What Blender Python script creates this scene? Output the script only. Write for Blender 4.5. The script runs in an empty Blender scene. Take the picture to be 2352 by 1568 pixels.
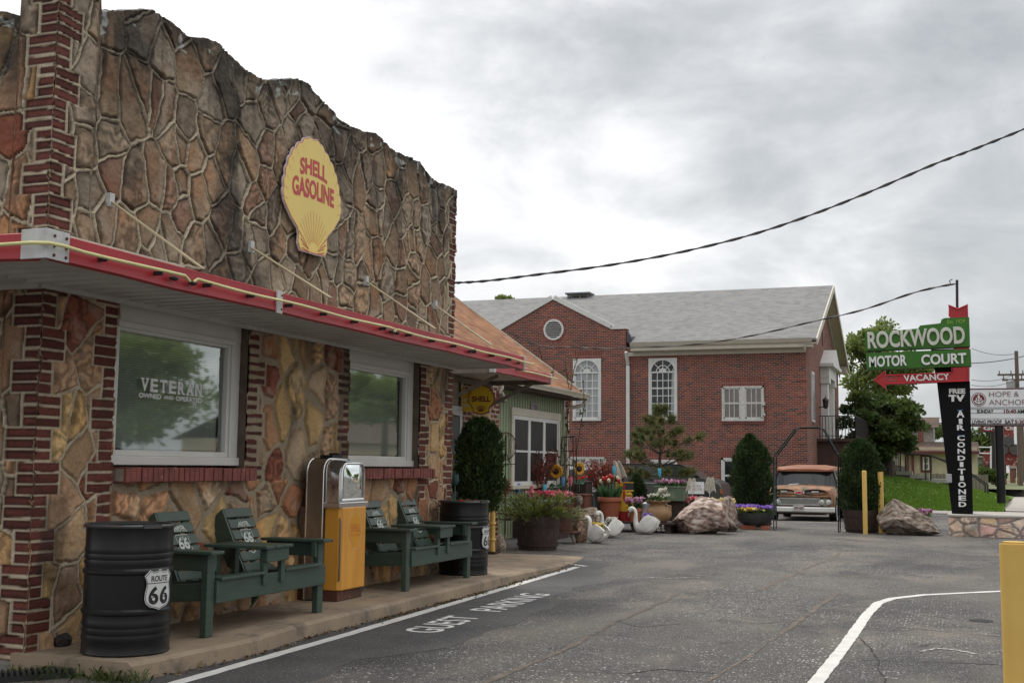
import bpy, bmesh, math, random
import numpy as np
from mathutils import Vector, Matrix, noise as mnoise
from math import sin, cos, pi, radians, hypot, atan, atan2, sqrt, exp
random.seed(7)
SC = bpy.context.scene
COL = SC.collection

# ---------------------------------------------------------------- camera
FPX, CX, CY, EYE = 2715.0, 1176.0, 784.0, 1.40      # focal length and centre on a 2352 px wide frame
_pit, _hd, _rl = atan(285/2715.), atan(1024/hypot(2715, 285)), 0.0105
_F = Vector((cos(_hd)*cos(_pit), sin(_hd)*cos(_pit), sin(_pit)))
_R0 = Vector((sin(_hd), -cos(_hd), 0)); _U0 = _R0.cross(_F)
_R = _R0*cos(_rl) + _U0*sin(_rl); _U = _U0*cos(_rl) - _R0*sin(_rl)
cam_d = bpy.data.cameras.new('camera'); cam = bpy.data.objects.new('camera', cam_d); COL.objects.link(cam)
cam_d.sensor_width = 36; cam_d.lens = 36*FPX/2352; cam_d.clip_start = .05; cam_d.clip_end = 3000
_B = -_F
cam.matrix_world = Matrix(((_R.x, _U.x, _B.x, 0), (_R.y, _U.y, _B.y, 0), (_R.z, _U.z, _B.z, EYE), (0, 0, 0, 1)))
SC.camera = cam

# ---------------------------------------------------------------- sky, sun, exposure
SUN_AZ, SUN_EL = radians(52), radians(56)
w = bpy.data.worlds.new('World'); SC.world = w; w.use_nodes = True
nt = w.node_tree; nt.nodes.clear()
def N(t, **k):
    n = nt.nodes.new(t)
    for a, b in k.items(): setattr(n, a, b)
    return n
L = nt.links.new
def MATH(op, a, b=None, c=None):
    n = N('ShaderNodeMath', operation=op)
    for i, v in enumerate((a, b, c)):
        if v is None: continue
        if isinstance(v, (int, float)): n.inputs[i].default_value = v
        else: L(v, n.inputs[i])
    return n.outputs[0]
out = N('ShaderNodeOutputWorld'); bg = N('ShaderNodeBackground')
sky = N('ShaderNodeTexSky', sky_type='NISHITA', sun_disc=False)
sky.sun_elevation = SUN_EL; sky.sun_rotation = pi/2 - SUN_AZ; sky.dust_density = 2.0
tc = N('ShaderNodeTexCoord'); sp = N('ShaderNodeSeparateXYZ'); L(tc.outputs['Generated'], sp.inputs[0])
zc = MATH('ADD', MATH('MAXIMUM', sp.outputs[2], 0.0), 0.30)
cb = N('ShaderNodeCombineXYZ'); L(MATH('DIVIDE', sp.outputs[0], zc), cb.inputs[0]); L(MATH('DIVIDE', sp.outputs[1], zc), cb.inputs[1])
def NOISE(vec, scale, detail, rough, dist=0.0, off=(0, 0, 0)):
    mp = N('ShaderNodeMapping'); L(vec, mp.inputs[0]); mp.inputs['Location'].default_value = off
    n = N('ShaderNodeTexNoise'); n.inputs['Scale'].default_value = scale; n.inputs['Detail'].default_value = detail
    n.inputs['Roughness'].default_value = rough; n.inputs['Distortion'].default_value = dist
    L(mp.outputs[0], n.inputs['Vector']); return n.outputs['Fac']
dz = N('ShaderNodeVectorMath', operation='MULTIPLY'); L(tc.outputs['Generated'], dz.inputs[0]); dz.inputs[1].default_value = (1, 1, 2.1)
big = NOISE(dz.outputs[0], 2.6, 5, .50, .3, (3.1, 1.7, 0)); fine = NOISE(dz.outputs[0], 6.5, 10, .58, .35, (8.3, 5.2, 1))
mixn = MATH('ADD', MATH('MULTIPLY', big, .56), MATH('MULTIPLY', fine, .44))
# the bank of thin bright cloud in front of the sun
sd = N('ShaderNodeVectorMath', operation='DOT_PRODUCT'); L(tc.outputs['Generated'], sd.inputs[0])
_e = radians(21); _a = radians(39)
sd.inputs[1].default_value = (cos(_a)*cos(_e), sin(_a)*cos(_e), sin(_e))
glow = MATH('POWER', MATH('MAXIMUM', sd.outputs['Value'], 0.0), 24.0)
el = N('ShaderNodeMapRange'); L(sp.outputs[2], el.inputs[0]); el.inputs[1].default_value = 0; el.inputs[2].default_value = .32
el.inputs[3].default_value = -.055; el.inputs[4].default_value = .015
val = MATH('ADD', MATH('ADD', mixn, MATH('MULTIPLY', glow, .18)), el.outputs[0])
cr = N('ShaderNodeValToRGB'); L(val, cr.inputs[0]); E = cr.color_ramp
E.elements[0].position = .36; E.elements[0].color = (.36, .378, .39, 1)
E.elements[1].position = .70; E.elements[1].color = (.95, .95, .94, 1)
for p_, c_ in ((.44, (.45, .465, .475, 1)), (.505, (.56, .572, .58, 1)), (.575, (.72, .725, .725, 1))):
    q = E.elements.new(p_); q.color = c_
mx = N('ShaderNodeMix', data_type='RGBA'); mx.inputs[0].default_value = .93
sm = N('ShaderNodeVectorMath', operation='SCALE'); L(sky.outputs[0], sm.inputs[0]); sm.inputs['Scale'].default_value = .10
cm = N('ShaderNodeVectorMath', operation='SCALE'); L(cr.outputs[0], cm.inputs[0]); L(MATH('ADD', MATH('MULTIPLY', MATH('SMOOTH_MIN', MATH('MAXIMUM', MATH('MULTIPLY', MATH('SUBTRACT', sp.outputs[2], .42), 2.2), 0.0), 1.0, .1), .95), .92), cm.inputs['Scale'])
L(sm.outputs[0], mx.inputs[6]); L(cm.outputs[0], mx.inputs[7]); L(mx.outputs[2], bg.inputs[0]); bg.inputs[1].default_value = 1.0
L(bg.outputs[0], out.inputs[0])
sun_d = bpy.data.lights.new('sun', 'SUN'); sun = bpy.data.objects.new('sun', sun_d); COL.objects.link(sun)
sun_d.energy = 1.3; sun_d.angle = radians(20); sun_d.color = (1, .96, .9)
sun.rotation_euler = Vector((cos(SUN_AZ)*cos(SUN_EL), sin(SUN_AZ)*cos(SUN_EL), sin(SUN_EL))).to_track_quat('Z', 'Y').to_euler()
vs = SC.view_settings; vs.view_transform = 'Standard'; vs.look = 'None'; vs.exposure = 0.60; vs.gamma = 1
vs.use_curve_mapping = False
SC.cycles.max_bounces = 6; SC.cycles.transparent_max_bounces = 12

# ---------------------------------------------------------------- measuring: photograph point -> place on a known plane
def ray(x, y): return _F + _R*((x-CX)/FPX) - _U*((y-CY)/FPX)
def onX(x, y, X): d = ray(x, y); return Vector((0, 0, EYE)) + d*(X/d.x)
def onY(x, y, Y): d = ray(x, y); return Vector((0, 0, EYE)) + d*(Y/d.y)
def onZ(x, y, Z): d = ray(x, y); return Vector((0, 0, EYE)) + d*((Z-EYE)/d.z)
def gz(X):                                   # the lot is level, then falls a little towards the church
    return -.2*min(1, max(0, (X-29)/10.))
def mpp(P): return (Vector(P)-Vector((0, 0, EYE))).dot(_F)/FPX      # metres per frame pixel at P

# ---------------------------------------------------------------- mesh helpers
OFF = {}
class MB:
    def __init__(s): s.v = []; s.f = []; s.m = []
    def add(s, vs, fs, m=0):
        o = len(s.v); s.v += [tuple(v) for v in vs]; s.f += [tuple(i+o for i in f) for f in fs]; s.m += [m]*len(fs); return s
    def box(s, x0, x1, y0, y1, z0, z1, m=0):
        return s.add([(x, y, z) for z in (z0, z1) for y in (y0, y1) for x in (x0, x1)],
                     [(0, 2, 3, 1), (4, 5, 7, 6), (0, 1, 5, 4), (1, 3, 7, 5), (3, 2, 6, 7), (2, 0, 4, 6)], m)
    def bar(s, p, q, w, h, up=(0, 0, 1), m=0):
        p, q = Vector(p), Vector(q); d = (q-p).normalized(); sd = d.cross(Vector(up))
        if sd.length < 1e-4: sd = d.cross(Vector((1, 0, 0)))
        sd.normalize(); u = sd.cross(d); a, b = sd*w/2, u*h/2
        v = [p-a-b, p+a-b, p+a+b, p-a+b, q-a-b, q+a-b, q+a+b, q-a+b]
        return s.add(v, [(3, 2, 1, 0), (4, 5, 6, 7), (0, 1, 5, 4), (1, 2, 6, 5), (2, 3, 7, 6), (3, 0, 4, 7)], m)
    def tube(s, pts, r, n=8, m=0, flat=None):
        P = [Vector(p) for p in pts]; k = len(P); rs = r if isinstance(r, (list, tuple)) else [r]*k
        vs = []; up = None
        for i in range(k):
            d = (P[min(i+1, k-1)]-P[max(i-1, 0)])
            d = d.normalized() if d.length > 1e-9 else Vector((0, 0, 1))
            if up is None: up = Vector((0, 0, 1)) if abs(d.z) < .9 else Vector((1, 0, 0))
            a = d.cross(up); a = a.normalized() if a.length > 1e-6 else d.orthogonal().normalized()
            b = a.cross(d); up = b
            for j in range(n):
                t = 2*pi*j/n; vs.append(P[i] + a*(cos(t)*rs[i]) + b*(sin(t)*rs[i]))
        fs = [(i*n+j, i*n+(j+1) % n, (i+1)*n+(j+1) % n, (i+1)*n+j) for i in range(k-1) for j in range(n)]
        fs += [tuple(range(n-1, -1, -1)), tuple((k-1)*n+j for j in range(n))]
        return s.add(vs, fs, m)
    def lathe(s, prof, n=24, c=(0, 0, 0), m=0, caps=True, sx=1, sy=1):
        k = len(prof); vs = [(c[0]+r*cos(2*pi*j/n)*sx, c[1]+r*sin(2*pi*j/n)*sy, c[2]+z) for r, z in prof for j in range(n)]
        fs = [(i*n+j, i*n+(j+1) % n, (i+1)*n+(j+1) % n, (i+1)*n+j) for i in range(k-1) for j in range(n)]
        if caps: fs += [tuple(range(n-1, -1, -1)), tuple((k-1)*n+j for j in range(n))]
        return s.add(vs, fs, m)
    def ring(s, secs, m=0, caps=True):           # loft through rings with equal point counts
        n = len(secs[0]); k = len(secs)
        fs = [(i*n+j, i*n+(j+1) % n, (i+1)*n+(j+1) % n, (i+1)*n+j) for i in range(k-1) for j in range(n)]
        if caps: fs += [tuple(range(n-1, -1, -1)), tuple((k-1)*n+j for j in range(n))]
        return s.add([p for q in secs for p in q], fs, m)
    def prism(s, ol, mp, d, m=0, w0=0):          # outline in (u,v), front face at w0, back face at w0-d
        n = len(ol); v = [mp(u, t, w0) for u, t in ol] + [mp(u, t, w0-d) for u, t in ol]
        return s.add(v, [tuple(range(n)), tuple(range(2*n-1, n-1, -1))] + [((i+1) % n, i, n+i, n+(i+1) % n) for i in range(n)], m)
    def ball(s, c, r, n=12, k=8, m=0, sc=(1, 1, 1)):
        c = Vector(c)
        prof = [(max(.0005, sin(pi*i/k))*r, -cos(pi*i/k)*r) for i in range(k+1)]
        vs = [(c.x+q*cos(2*pi*j/n)*sc[0], c.y+q*sin(2*pi*j/n)*sc[1], c.z+z*sc[2]) for q, z in prof for j in range(n)]
        return s.add(vs, [(i*n+j, i*n+(j+1) % n, (i+1)*n+(j+1) % n, (i+1)*n+j) for i in range(k) for j in range(n)], m)
    def build(s, name, mats, parent=None, smooth=False, bevel=0, world=True, uv='box', fix=True, sub=0):
        off = OFF.get(parent.name, Vector((0, 0, 0))) if (parent and world) else Vector((0, 0, 0))
        me = bpy.data.meshes.new(name)
        me.from_pydata([(v[0]-off.x, v[1]-off.y, v[2]-off.z) for v in s.v], [], s.f)
        mats = mats if isinstance(mats, (list, tuple)) else [mats]
        for q in mats: me.materials.append(q)
        if len(mats) > 1: me.polygons.foreach_set('material_index', s.m)
        if fix:
            bm = bmesh.new(); bm.from_mesh(me); bmesh.ops.recalc_face_normals(bm, faces=bm.faces); bm.to_mesh(me); bm.free()
        if uv:
            ul = me.uv_layers.new(name='UVMap'); dat = np.zeros((len(me.loops), 2), dtype=np.float32)
            V = s.v
            for p in me.polygons:
                nx, ny, nz = abs(p.normal.x), abs(p.normal.y), abs(p.normal.z)
                for li in p.loop_indices:
                    x, y, z = me.vertices[me.loops[li].vertex_index].co; x += off.x; y += off.y; z += off.z
                    if uv == 'roofy': dat[li] = (y, z*2.45)
                    elif uv == 'roofx': dat[li] = (x, z*1.7)
                    elif nz > max(nx, ny): dat[li] = (x, y)
                    elif nx > ny: dat[li] = (y, z)
                    else: dat[li] = (x, z)
            ul.data.foreach_set('uv', dat.ravel())
        if smooth:
            me.polygons.foreach_set('use_smooth', [True]*len(me.polygons))
            if smooth != 'all': 
                try: me.set_sharp_from_angle(angle=radians(40))
                except Exception: pass
        o = bpy.data.objects.new(name, me); COL.objects.link(o)
        if parent: o.parent = parent; OFF[o.name] = off
        if bevel:
            b = o.modifiers.new('bevel', 'BEVEL'); b.width = bevel; b.segments = 2; b.limit_method = 'ANGLE'; b.angle_limit = radians(50)
        if sub:
            b = o.modifiers.new('sub', 'SUBSURF'); b.levels = sub; b.render_levels = sub
        return o
def thing(name, label, cat, loc=(0, 0, 0), rz=0, group=None):
    o = bpy.data.objects.new(name, None); COL.objects.link(o); o.empty_display_size = .2
    o.location = loc; o.rotation_euler = (0, 0, rz); o['label'] = label; o['category'] = cat
    if group: o['group'] = group
    OFF[o.name] = Vector(loc) if rz == 0 else Vector((0, 0, 0)); return o
def tag(o, label, cat, group=None):
    o['label'] = label; o['category'] = cat
    if group: o['group'] = group
    return o
def struct(o, kind='structure', label=None, cat=None):
    o['kind'] = kind
    o['label'] = label or o.name.replace('_', ' '); o['category'] = cat or o.name.split('_')[-1]
    return o
def np_mesh(name, V, Fq, mat, parent=None, smooth=False, col=None, world=True):
    off = OFF.get(parent.name, Vector((0, 0, 0))) if (parent and world) else Vector((0, 0, 0))
    V = np.asarray(V, dtype=np.float32) - np.array(off, dtype=np.float32); Fq = np.asarray(Fq, dtype=np.int32)
    me = bpy.data.meshes.new(name); k = Fq.shape[1]
    me.vertices.add(len(V)); me.vertices.foreach_set('co', V.ravel())
    me.loops.add(Fq.size); me.loops.foreach_set('vertex_index', Fq.ravel())
    me.polygons.add(len(Fq)); me.polygons.foreach_set('loop_start', np.arange(0, Fq.size, k, dtype=np.int32))
    me.polygons.foreach_set('loop_total', np.full(len(Fq), k, dtype=np.int32))
    if smooth: me.polygons.foreach_set('use_smooth', np.ones(len(Fq), dtype=bool))
    me.update(calc_edges=True); me.validate()
    if col is not None:
        a = me.color_attributes.new('Col', 'FLOAT_COLOR', 'POINT')
        a.data.foreach_set('color', np.concatenate([col, np.ones((len(col), 1))], 1).astype(np.float32).ravel())
    me.materials.append(mat)
    o = bpy.data.objects.new(name, me); COL.objects.link(o)
    if parent: o.parent = parent; OFF[o.name] = off
    return o
def face(O, R, U):
    O, R, U = Vector(O), Vector(R), Vector(U); Nn = R.cross(U)
    return lambda u, v, w=0: O + R*u + U*v + Nn*w
FRONT = ((1, 0, 0), (0, 0, 1))        # looking at the station front
HEAD = ((0, -1, 0), (0, 0, 1))        # looking along the lot
_tc = {}
def text_geo(body, off=0.0, depth=0):
    key = (body, off)
    if key not in _tc:
        cu = bpy.data.curves.new('t', 'FONT'); cu.body = body; cu.offset = off; cu.fill_mode = 'FRONT'; cu.resolution_u = 4
        ob = bpy.data.objects.new('t', cu); COL.objects.link(ob)
        me = bpy.data.meshes.new_from_object(ob.evaluated_get(bpy.context.evaluated_depsgraph_get()))
        bpy.data.objects.remove(ob); bpy.data.curves.remove(cu)
        bm = bmesh.new(); bm.from_mesh(me); bmesh.ops.remove_doubles(bm, verts=bm.verts, dist=1e-5)
        V = [tuple(v.co[:2]) for v in bm.verts]; bm.verts.index_update()
        Fs = [tuple(v.index for v in f.verts) for f in bm.faces]
        B = [(e.verts[0].index, e.verts[1].index) for e in bm.edges if len(e.link_faces) == 1]
        bm.free(); bpy.data.meshes.remove(me); _tc[key] = (V, Fs, B)
    return _tc[key]
def text(mb, body, mp, u0, v0, wd, ht, d=.004, off=0.0, m=0, w0=0, arc=0):
    V, Fs, B = text_geo(body, off)
    us = [p[0] for p in V]; vv = [p[1] for p in V]; a, b = min(us), min(vv); sx = wd/(max(us)-a); sy = ht/(max(vv)-b)
    pts = []
    for p in V:
        x = (p[0]-a)*sx; y = (p[1]-b)*sy
        if arc: t = (x/wd-.5)*2; y += arc*(1-t*t)
        pts.append((u0+x, v0+y))
    n = len(pts)
    vs = [mp(u, v, w0) for u, v in pts]
    if d: vs += [mp(u, v, w0-d) for u, v in pts]
    mb.add(vs, list(Fs) + ([(a_, b_, b_+n, a_+n) for a_, b_ in B] if d else []), m)
def arcpts(cu, cv, r, a0, a1, n): return [(cu+r*cos(radians(a0+(a1-a0)*i/n)), cv+r*sin(radians(a0+(a1-a0)*i/n))) for i in range(n+1)]
# ---------------------------------------------------------------- materials
MATS = {}
def newmat(name):
    m = bpy.data.materials.new(name); m.use_nodes = True; MATS[name] = m
    t = m.node_tree; b = t.nodes['Principled BSDF']; return m, t, b
def nd(t, ty, **k):
    n = t.nodes.new(ty)
    for a, b in k.items():
        if a.startswith('i_'): n.inputs[int(a[2:]) if a[2:].isdigit() else a[2:]].default_value = b
        else: setattr(n, a, b)
    return n
def c4(c): return (c[0], c[1], c[2], 1)
def M(name, c, rough=.6, metal=0, c2=None, var=.25, scale=4., detail=6, bump=.0, bscale=60., lo=.35, hi=.65, spec=.5, c3=None, scale3=25., lo3=.6, hi3=.68, stretch=None, trans=0, coat=0):
    m, t, b = newmat(name); lk = t.links.new
    tc = nd(t, 'ShaderNodeTexCoord'); vec = tc.outputs['Object']
    if stretch:
        mp = nd(t, 'ShaderNodeMapping'); lk(vec, mp.inputs[0]); mp.inputs['Scale'].default_value = stretch; vec = mp.outputs[0]
    if c2 is None: c2 = tuple(x*(1-var) for x in c)
    nz = nd(t, 'ShaderNodeTexNoise', i_Scale=scale, i_Detail=detail, i_Roughness=.6); lk(vec, nz.inputs['Vector'])
    mr = nd(t, 'ShaderNodeMapRange'); mr.inputs[1].default_value = lo; mr.inputs[2].default_value = hi; lk(nz.outputs['Fac'], mr.inputs[0])
    mx = nd(t, 'ShaderNodeMix', data_type='RGBA'); mx.inputs[6].default_value = c4(c); mx.inputs[7].default_value = c4(c2); lk(mr.outputs[0], mx.inputs[0])
    colo = mx.outputs[2]
    if c3:
        n3 = nd(t, 'ShaderNodeTexNoise', i_Scale=scale3, i_Detail=5, i_Roughness=.6); lk(vec, n3.inputs['Vector'])
        r3 = nd(t, 'ShaderNodeMapRange'); r3.inputs[1].default_value = lo3; r3.inputs[2].default_value = hi3; lk(n3.outputs['Fac'], r3.inputs[0])
        m3 = nd(t, 'ShaderNodeMix', data_type='RGBA'); m3.inputs[7].default_value = c4(c3); lk(r3.outputs[0], m3.inputs[0]); lk(colo, m3.inputs[6]); colo = m3.outputs[2]
    lk(colo, b.inputs['Base Color'])
    b.inputs['Roughness'].default_value = rough; b.inputs['Metallic'].default_value = metal; b.inputs['Specular IOR Level'].default_value = spec
    if coat: b.inputs['Coat Weight'].default_value = coat; b.inputs['Coat Roughness'].default_value = .1
    if bump:
        n2 = nd(t, 'ShaderNodeTexNoise', i_Scale=bscale, i_Detail=5, i_Roughness=.6); lk(vec, n2.inputs['Vector'])
        bp = nd(t, 'ShaderNodeBump', i_Strength=bump, i_Distance=.02); lk(n2.outputs['Fac'], bp.inputs['Height']); lk(bp.outputs[0], b.inputs['Normal'])
    return m
def leafmat(name, cols, trans=.35, rough=.6, nscale=1.2):
    m, t, b = newmat(name); lk = t.links.new
    g = nd(t, 'ShaderNodeNewGeometry'); cr = nd(t, 'ShaderNodeValToRGB'); e = cr.color_ramp
    tc = nd(t, 'ShaderNodeTexCoord'); nz = nd(t, 'ShaderNodeTexNoise', i_Scale=nscale, i_Detail=2); lk(tc.outputs['Object'], nz.inputs['Vector'])
    ad = nd(t, 'ShaderNodeMath', operation='ADD'); mu = nd(t, 'ShaderNodeMath', operation='MULTIPLY'); mu.inputs[1].default_value = .55
    lk(g.outputs['Random Per Island'], mu.inputs[0]); lk(mu.outputs[0], ad.inputs[0])
    mr = nd(t, 'ShaderNodeMapRange'); mr.inputs[1].default_value = .3; mr.inputs[2].default_value = .7; mr.inputs[4].default_value = .45; lk(nz.outputs['Fac'], mr.inputs[0])
    lk(mr.outputs[0], ad.inputs[1]); lk(ad.outputs[0], cr.inputs[0])
    n = len(cols); e.elements[0].color = c4(cols[0]); e.elements[0].position = 0; e.elements[1].color = c4(cols[-1]); e.elements[1].position = 1
    for i in range(1, n-1): q = e.elements.new(i/(n-1)); q.color = c4(cols[i])
    lk(cr.outputs[0], b.inputs['Base Color']); b.inputs['Roughness'].default_value = rough; b.inputs['Specular IOR Level'].default_value = .3
    tr = nd(t, 'ShaderNodeBsdfTranslucent'); lk(cr.outputs[0], tr.inputs[0]); ms = nd(t, 'ShaderNodeMixShader'); ms.inputs[0].default_value = trans
    lk(b.outputs[0], ms.inputs[1]); lk(tr.outputs[0], ms.inputs[2]); lk(ms.outputs[0], t.nodes['Material Output'].inputs[0]); return m
def cellmat(name, bw, bh, mortar, mcol, cols, rough=.85, bump=.4, half=True, jitter=0, dirt=(.62, 1.22), edge_dark=None):
    """bricks or shingles laid in UV metres: every unit takes its own colour"""
    m, t, b = newmat(name); lk = t.links.new
    def Q(op, a, c=None, d=None):
        n = nd(t, 'ShaderNodeMath', operation=op)
        for i, v in enumerate((a, c, d)):
            if v is None: continue
            if isinstance(v, (int, float)): n.inputs[i].default_value = v
            else: lk(v, n.inputs[i])
        return n.outputs[0]
    uv = nd(t, 'ShaderNodeUVMap'); uv.uv_map = 'UVMap'; sx = nd(t, 'ShaderNodeSeparateXYZ'); lk(uv.outputs[0], sx.inputs[0])
    v = Q('DIVIDE', sx.outputs[1], bh); row = Q('FLOOR', v); fv = Q('SUBTRACT', v, row)
    wr = nd(t, 'ShaderNodeTexWhiteNoise', noise_dimensions='1D'); lk(row, wr.inputs['W'])
    sh = Q('MULTIPLY', Q('MODULO', Q('ABSOLUTE', row), 2.0), .5) if half else wr.outputs['Value']
    u = Q('ADD', Q('DIVIDE', sx.outputs[0], bw), sh)
    if jitter: u = Q('ADD', u, Q('MULTIPLY', wr.outputs['Value'], jitter))
    cl = Q('FLOOR', u); fu = Q('SUBTRACT', u, cl)
    cb = nd(t, 'ShaderNodeCombineXYZ'); lk(cl, cb.inputs[0]); lk(row, cb.inputs[1])
    wn = nd(t, 'ShaderNodeTexWhiteNoise', noise_dimensions='2D'); lk(cb.outputs[0], wn.inputs['Vector'])
    cr = nd(t, 'ShaderNodeValToRGB'); e = cr.color_ramp; e.interpolation = 'CONSTANT'
    e.elements[0].color = c4(cols[0]); e.elements[0].position = 0; e.elements[1].color = c4(cols[-1]); e.elements[1].position = (len(cols)-1)/len(cols)
    for i in range(1, len(cols)-1): q = e.elements.new(i/len(cols)); q.color = c4(cols[i])
    lk(wn.outputs['Value'], cr.inputs[0])
    nz = nd(t, 'ShaderNodeTexNoise', i_Scale=.6, i_Detail=8, i_Roughness=.65); tc = nd(t, 'ShaderNodeTexCoord'); lk(tc.outputs['Object'], nz.inputs['Vector'])
    mr = nd(t, 'ShaderNodeMapRange'); mr.inputs[1].default_value = .3; mr.inputs[2].default_value = .7; mr.inputs[3].default_value = dirt[0]; mr.inputs[4].default_value = dirt[1]; lk(nz.outputs['Fac'], mr.inputs[0])
    sc = nd(t, 'ShaderNodeVectorMath', operation='SCALE'); lk(cr.outputs[0], sc.inputs[0]); lk(mr.outputs[0], sc.inputs['Scale'])
    mu = Q('MINIMUM', Q('MULTIPLY', Q('MINIMUM', fu, Q('SUBTRACT', 1.0, fu)), bw), Q('MULTIPLY', Q('MINIMUM', fv, Q('SUBTRACT', 1.0, fv)), bh)) if edge_dark is None else Q('MULTIPLY', fv, bh)
    mk = nd(t, 'ShaderNodeMapRange'); mk.inputs[1].default_value = mortar*.35; mk.inputs[2].default_value = mortar*.65; lk(mu, mk.inputs[0])
    mx = nd(t, 'ShaderNodeMix', data_type='RGBA'); mx.inputs[6].default_value = c4(mcol); lk(mk.outputs[0], mx.inputs[0]); lk(sc.outputs[0], mx.inputs[7])
    lk(mx.outputs[2], b.inputs['Base Color']); b.inputs['Roughness'].default_value = rough; b.inputs['Specular IOR Level'].default_value = .25
    bp = nd(t, 'ShaderNodeBump', i_Strength=bump, i_Distance=.015); lk(mk.outputs[0], bp.inputs['Height']); lk(bp.outputs[0], b.inputs['Normal']); return m
def attrmat(name, rough=.85, bump=.5, bscale=90, spec=.3):
    m, t, b = newmat(name); lk = t.links.new
    a = nd(t, 'ShaderNodeAttribute', attribute_name='Col'); tc = nd(t, 'ShaderNodeTexCoord')
    nz = nd(t, 'ShaderNodeTexNoise', i_Scale=45., i_Detail=7, i_Roughness=.7); lk(tc.outputs['Object'], nz.inputs['Vector'])
    mr = nd(t, 'ShaderNodeMapRange'); mr.inputs[1].default_value = .3; mr.inputs[2].default_value = .7; mr.inputs[3].default_value = .72; mr.inputs[4].default_value = 1.22; lk(nz.outputs['Fac'], mr.inputs[0])
    sc = nd(t, 'ShaderNodeVectorMath', operation='SCALE'); lk(a.outputs['Color'], sc.inputs[0]); lk(mr.outputs[0], sc.inputs['Scale']); lk(sc.outputs[0], b.inputs['Base Color'])
    n2 = nd(t, 'ShaderNodeTexNoise', i_Scale=bscale, i_Detail=6, i_Roughness=.65); lk(tc.outputs['Object'], n2.inputs['Vector'])
    bp = nd(t, 'ShaderNodeBump', i_Strength=bump, i_Distance=.01); lk(n2.outputs['Fac'], bp.inputs['Height']); lk(bp.outputs[0], b.inputs['Normal'])
    b.inputs['Roughness'].default_value = rough; b.inputs['Specular IOR Level'].default_value = spec; return m
def glassmat(name, tint=(.8, .85, .83), refl=.22, rough=.0):
    m, t, b = newmat(name); lk = t.links.new; t.nodes.remove(b)
    gl = nd(t, 'ShaderNodeBsdfGlossy'); gl.inputs[1].default_value = rough; gl.inputs[0].default_value = (.95, 1, .98, 1)
    tr = nd(t, 'ShaderNodeBsdfTransparent'); tr.inputs[0].default_value = c4(tint)
    fr = nd(t, 'ShaderNodeFresnel'); fr.inputs[0].default_value = 1.5
    ad = nd(t, 'ShaderNodeMath', operation='ADD'); ad.inputs[1].default_value = refl; lk(fr.outputs[0], ad.inputs[0])
    ms = nd(t, 'ShaderNodeMixShader'); lk(ad.outputs[0], ms.inputs[0]); lk(tr.outputs[0], ms.inputs[1]); lk(gl.outputs[0], ms.inputs[2])
    lk(ms.outputs[0], t.nodes['Material Output'].inputs[0]); return m
STONE = attrmat('field_stone'); ROCK = attrmat('boulder_rock', .8, .8, 40)
WHITE = M('white_paint', (.66, .65, .62), .45, var=.12, scale=3, bump=.05, c3=(.42, .38, .33), scale3=9, lo3=.66, hi3=.74)
VINYL = M('white_vinyl', (.66, .645, .60), .4, var=.1, scale=2.5)
CREAM = M('cream_trim', (.56, .51, .41), .5, var=.12, scale=3)
OLDWHITE = M('peeling_white', (.62, .61, .58), .6, c2=(.5, .48, .44), scale=6, c3=(.28, .22, .17), scale3=14, lo3=.63, hi3=.7, bump=.1)
REDP = M('red_sheet_metal', (.40, .022, .03), .38, c2=(.30, .016, .022), scale=1.2, c3=(.32, .12, .1), scale3=18, lo3=.70, hi3=.76, bump=.03, bscale=8)
NEON = M('neon_tube_glass', (.72, .66, .30), .25, var=.15, scale=8)
GALV = M('galvanised_plate', (.55, .55, .54), .45, c2=(.42, .41, .40), scale=9, c3=(.3, .18, .1), scale3=16, lo3=.68, hi3=.75)
SOFFIT = M('soffit_sheet', (.58, .565, .53), .5, var=.2, scale=2)
BLACK = M('black_gloss_paint', (.010, .010, .011), .30, c2=(.017, .016, .016), scale=3, bump=.03, bscale=12, spec=.28, c3=(.035, .022, .016), scale3=10, lo3=.66, hi3=.78)
BLACKM = M('black_matte', (.012, .012, .013), .6, var=.3)
IRON = M('black_iron', (.016, .016, .016), .55, c2=(.03, .022, .018), scale=12)
GREENP = M('green_painted_wood', (.050, .078, .058), .42, c2=(.038, .062, .046), scale=5, stretch=(1, 1, 8), bump=.12, bscale=25, c3=(.085, .12, .095), scale3=14, lo3=.64, hi3=.8)
LETTER = M('white_lettering', (.76, .76, .74), .6, var=.08, scale=10)
LETTERW = M('worn_white_lettering', (.62, .64, .60), .7, c2=(.42, .46, .42), scale=40)
INK = M('black_ink', (.012, .012, .012), .5, var=.2)
YELLOWP = M('yellow_enamel', (.72, .34, .04), .36, c2=(.66, .29, .03), scale=1.5, c3=(.30, .13, .02), scale3=11, lo3=.72, hi3=.78)
PUMPGOLD = M('pump_gold_enamel', (.74, .35, .055), .33, c2=(.60, .26, .03), scale=1.6, stretch=(3, 3, .6), c3=(.25, .10, .03), scale3=13, lo3=.70, hi3=.74)
DECAL = M('amber_decal', (.66, .29, .012), .45, var=.1); DECALR = M('faded_orange_letter', (.55, .16, .02), .5, var=.1)
SIGNY = M('sign_yellow', (.80, .59, .14), .38, c2=(.76, .56, .15), scale=1.5); SIGNR = M('sign_red', (.52, .03, .035), .4, var=.1); SIGNPINK = M('sign_pink_edge', (.62, .16, .16), .4, var=.1)
SIGNW = M('sign_white_edge', (.66, .62, .62), .4, var=.1); SIGNY2 = M('small_sign_yellow', (.72, .46, .025), .4, var=.12); MAROON = M('maroon_ink', (.16, .018, .025), .5, var=.1)
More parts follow.
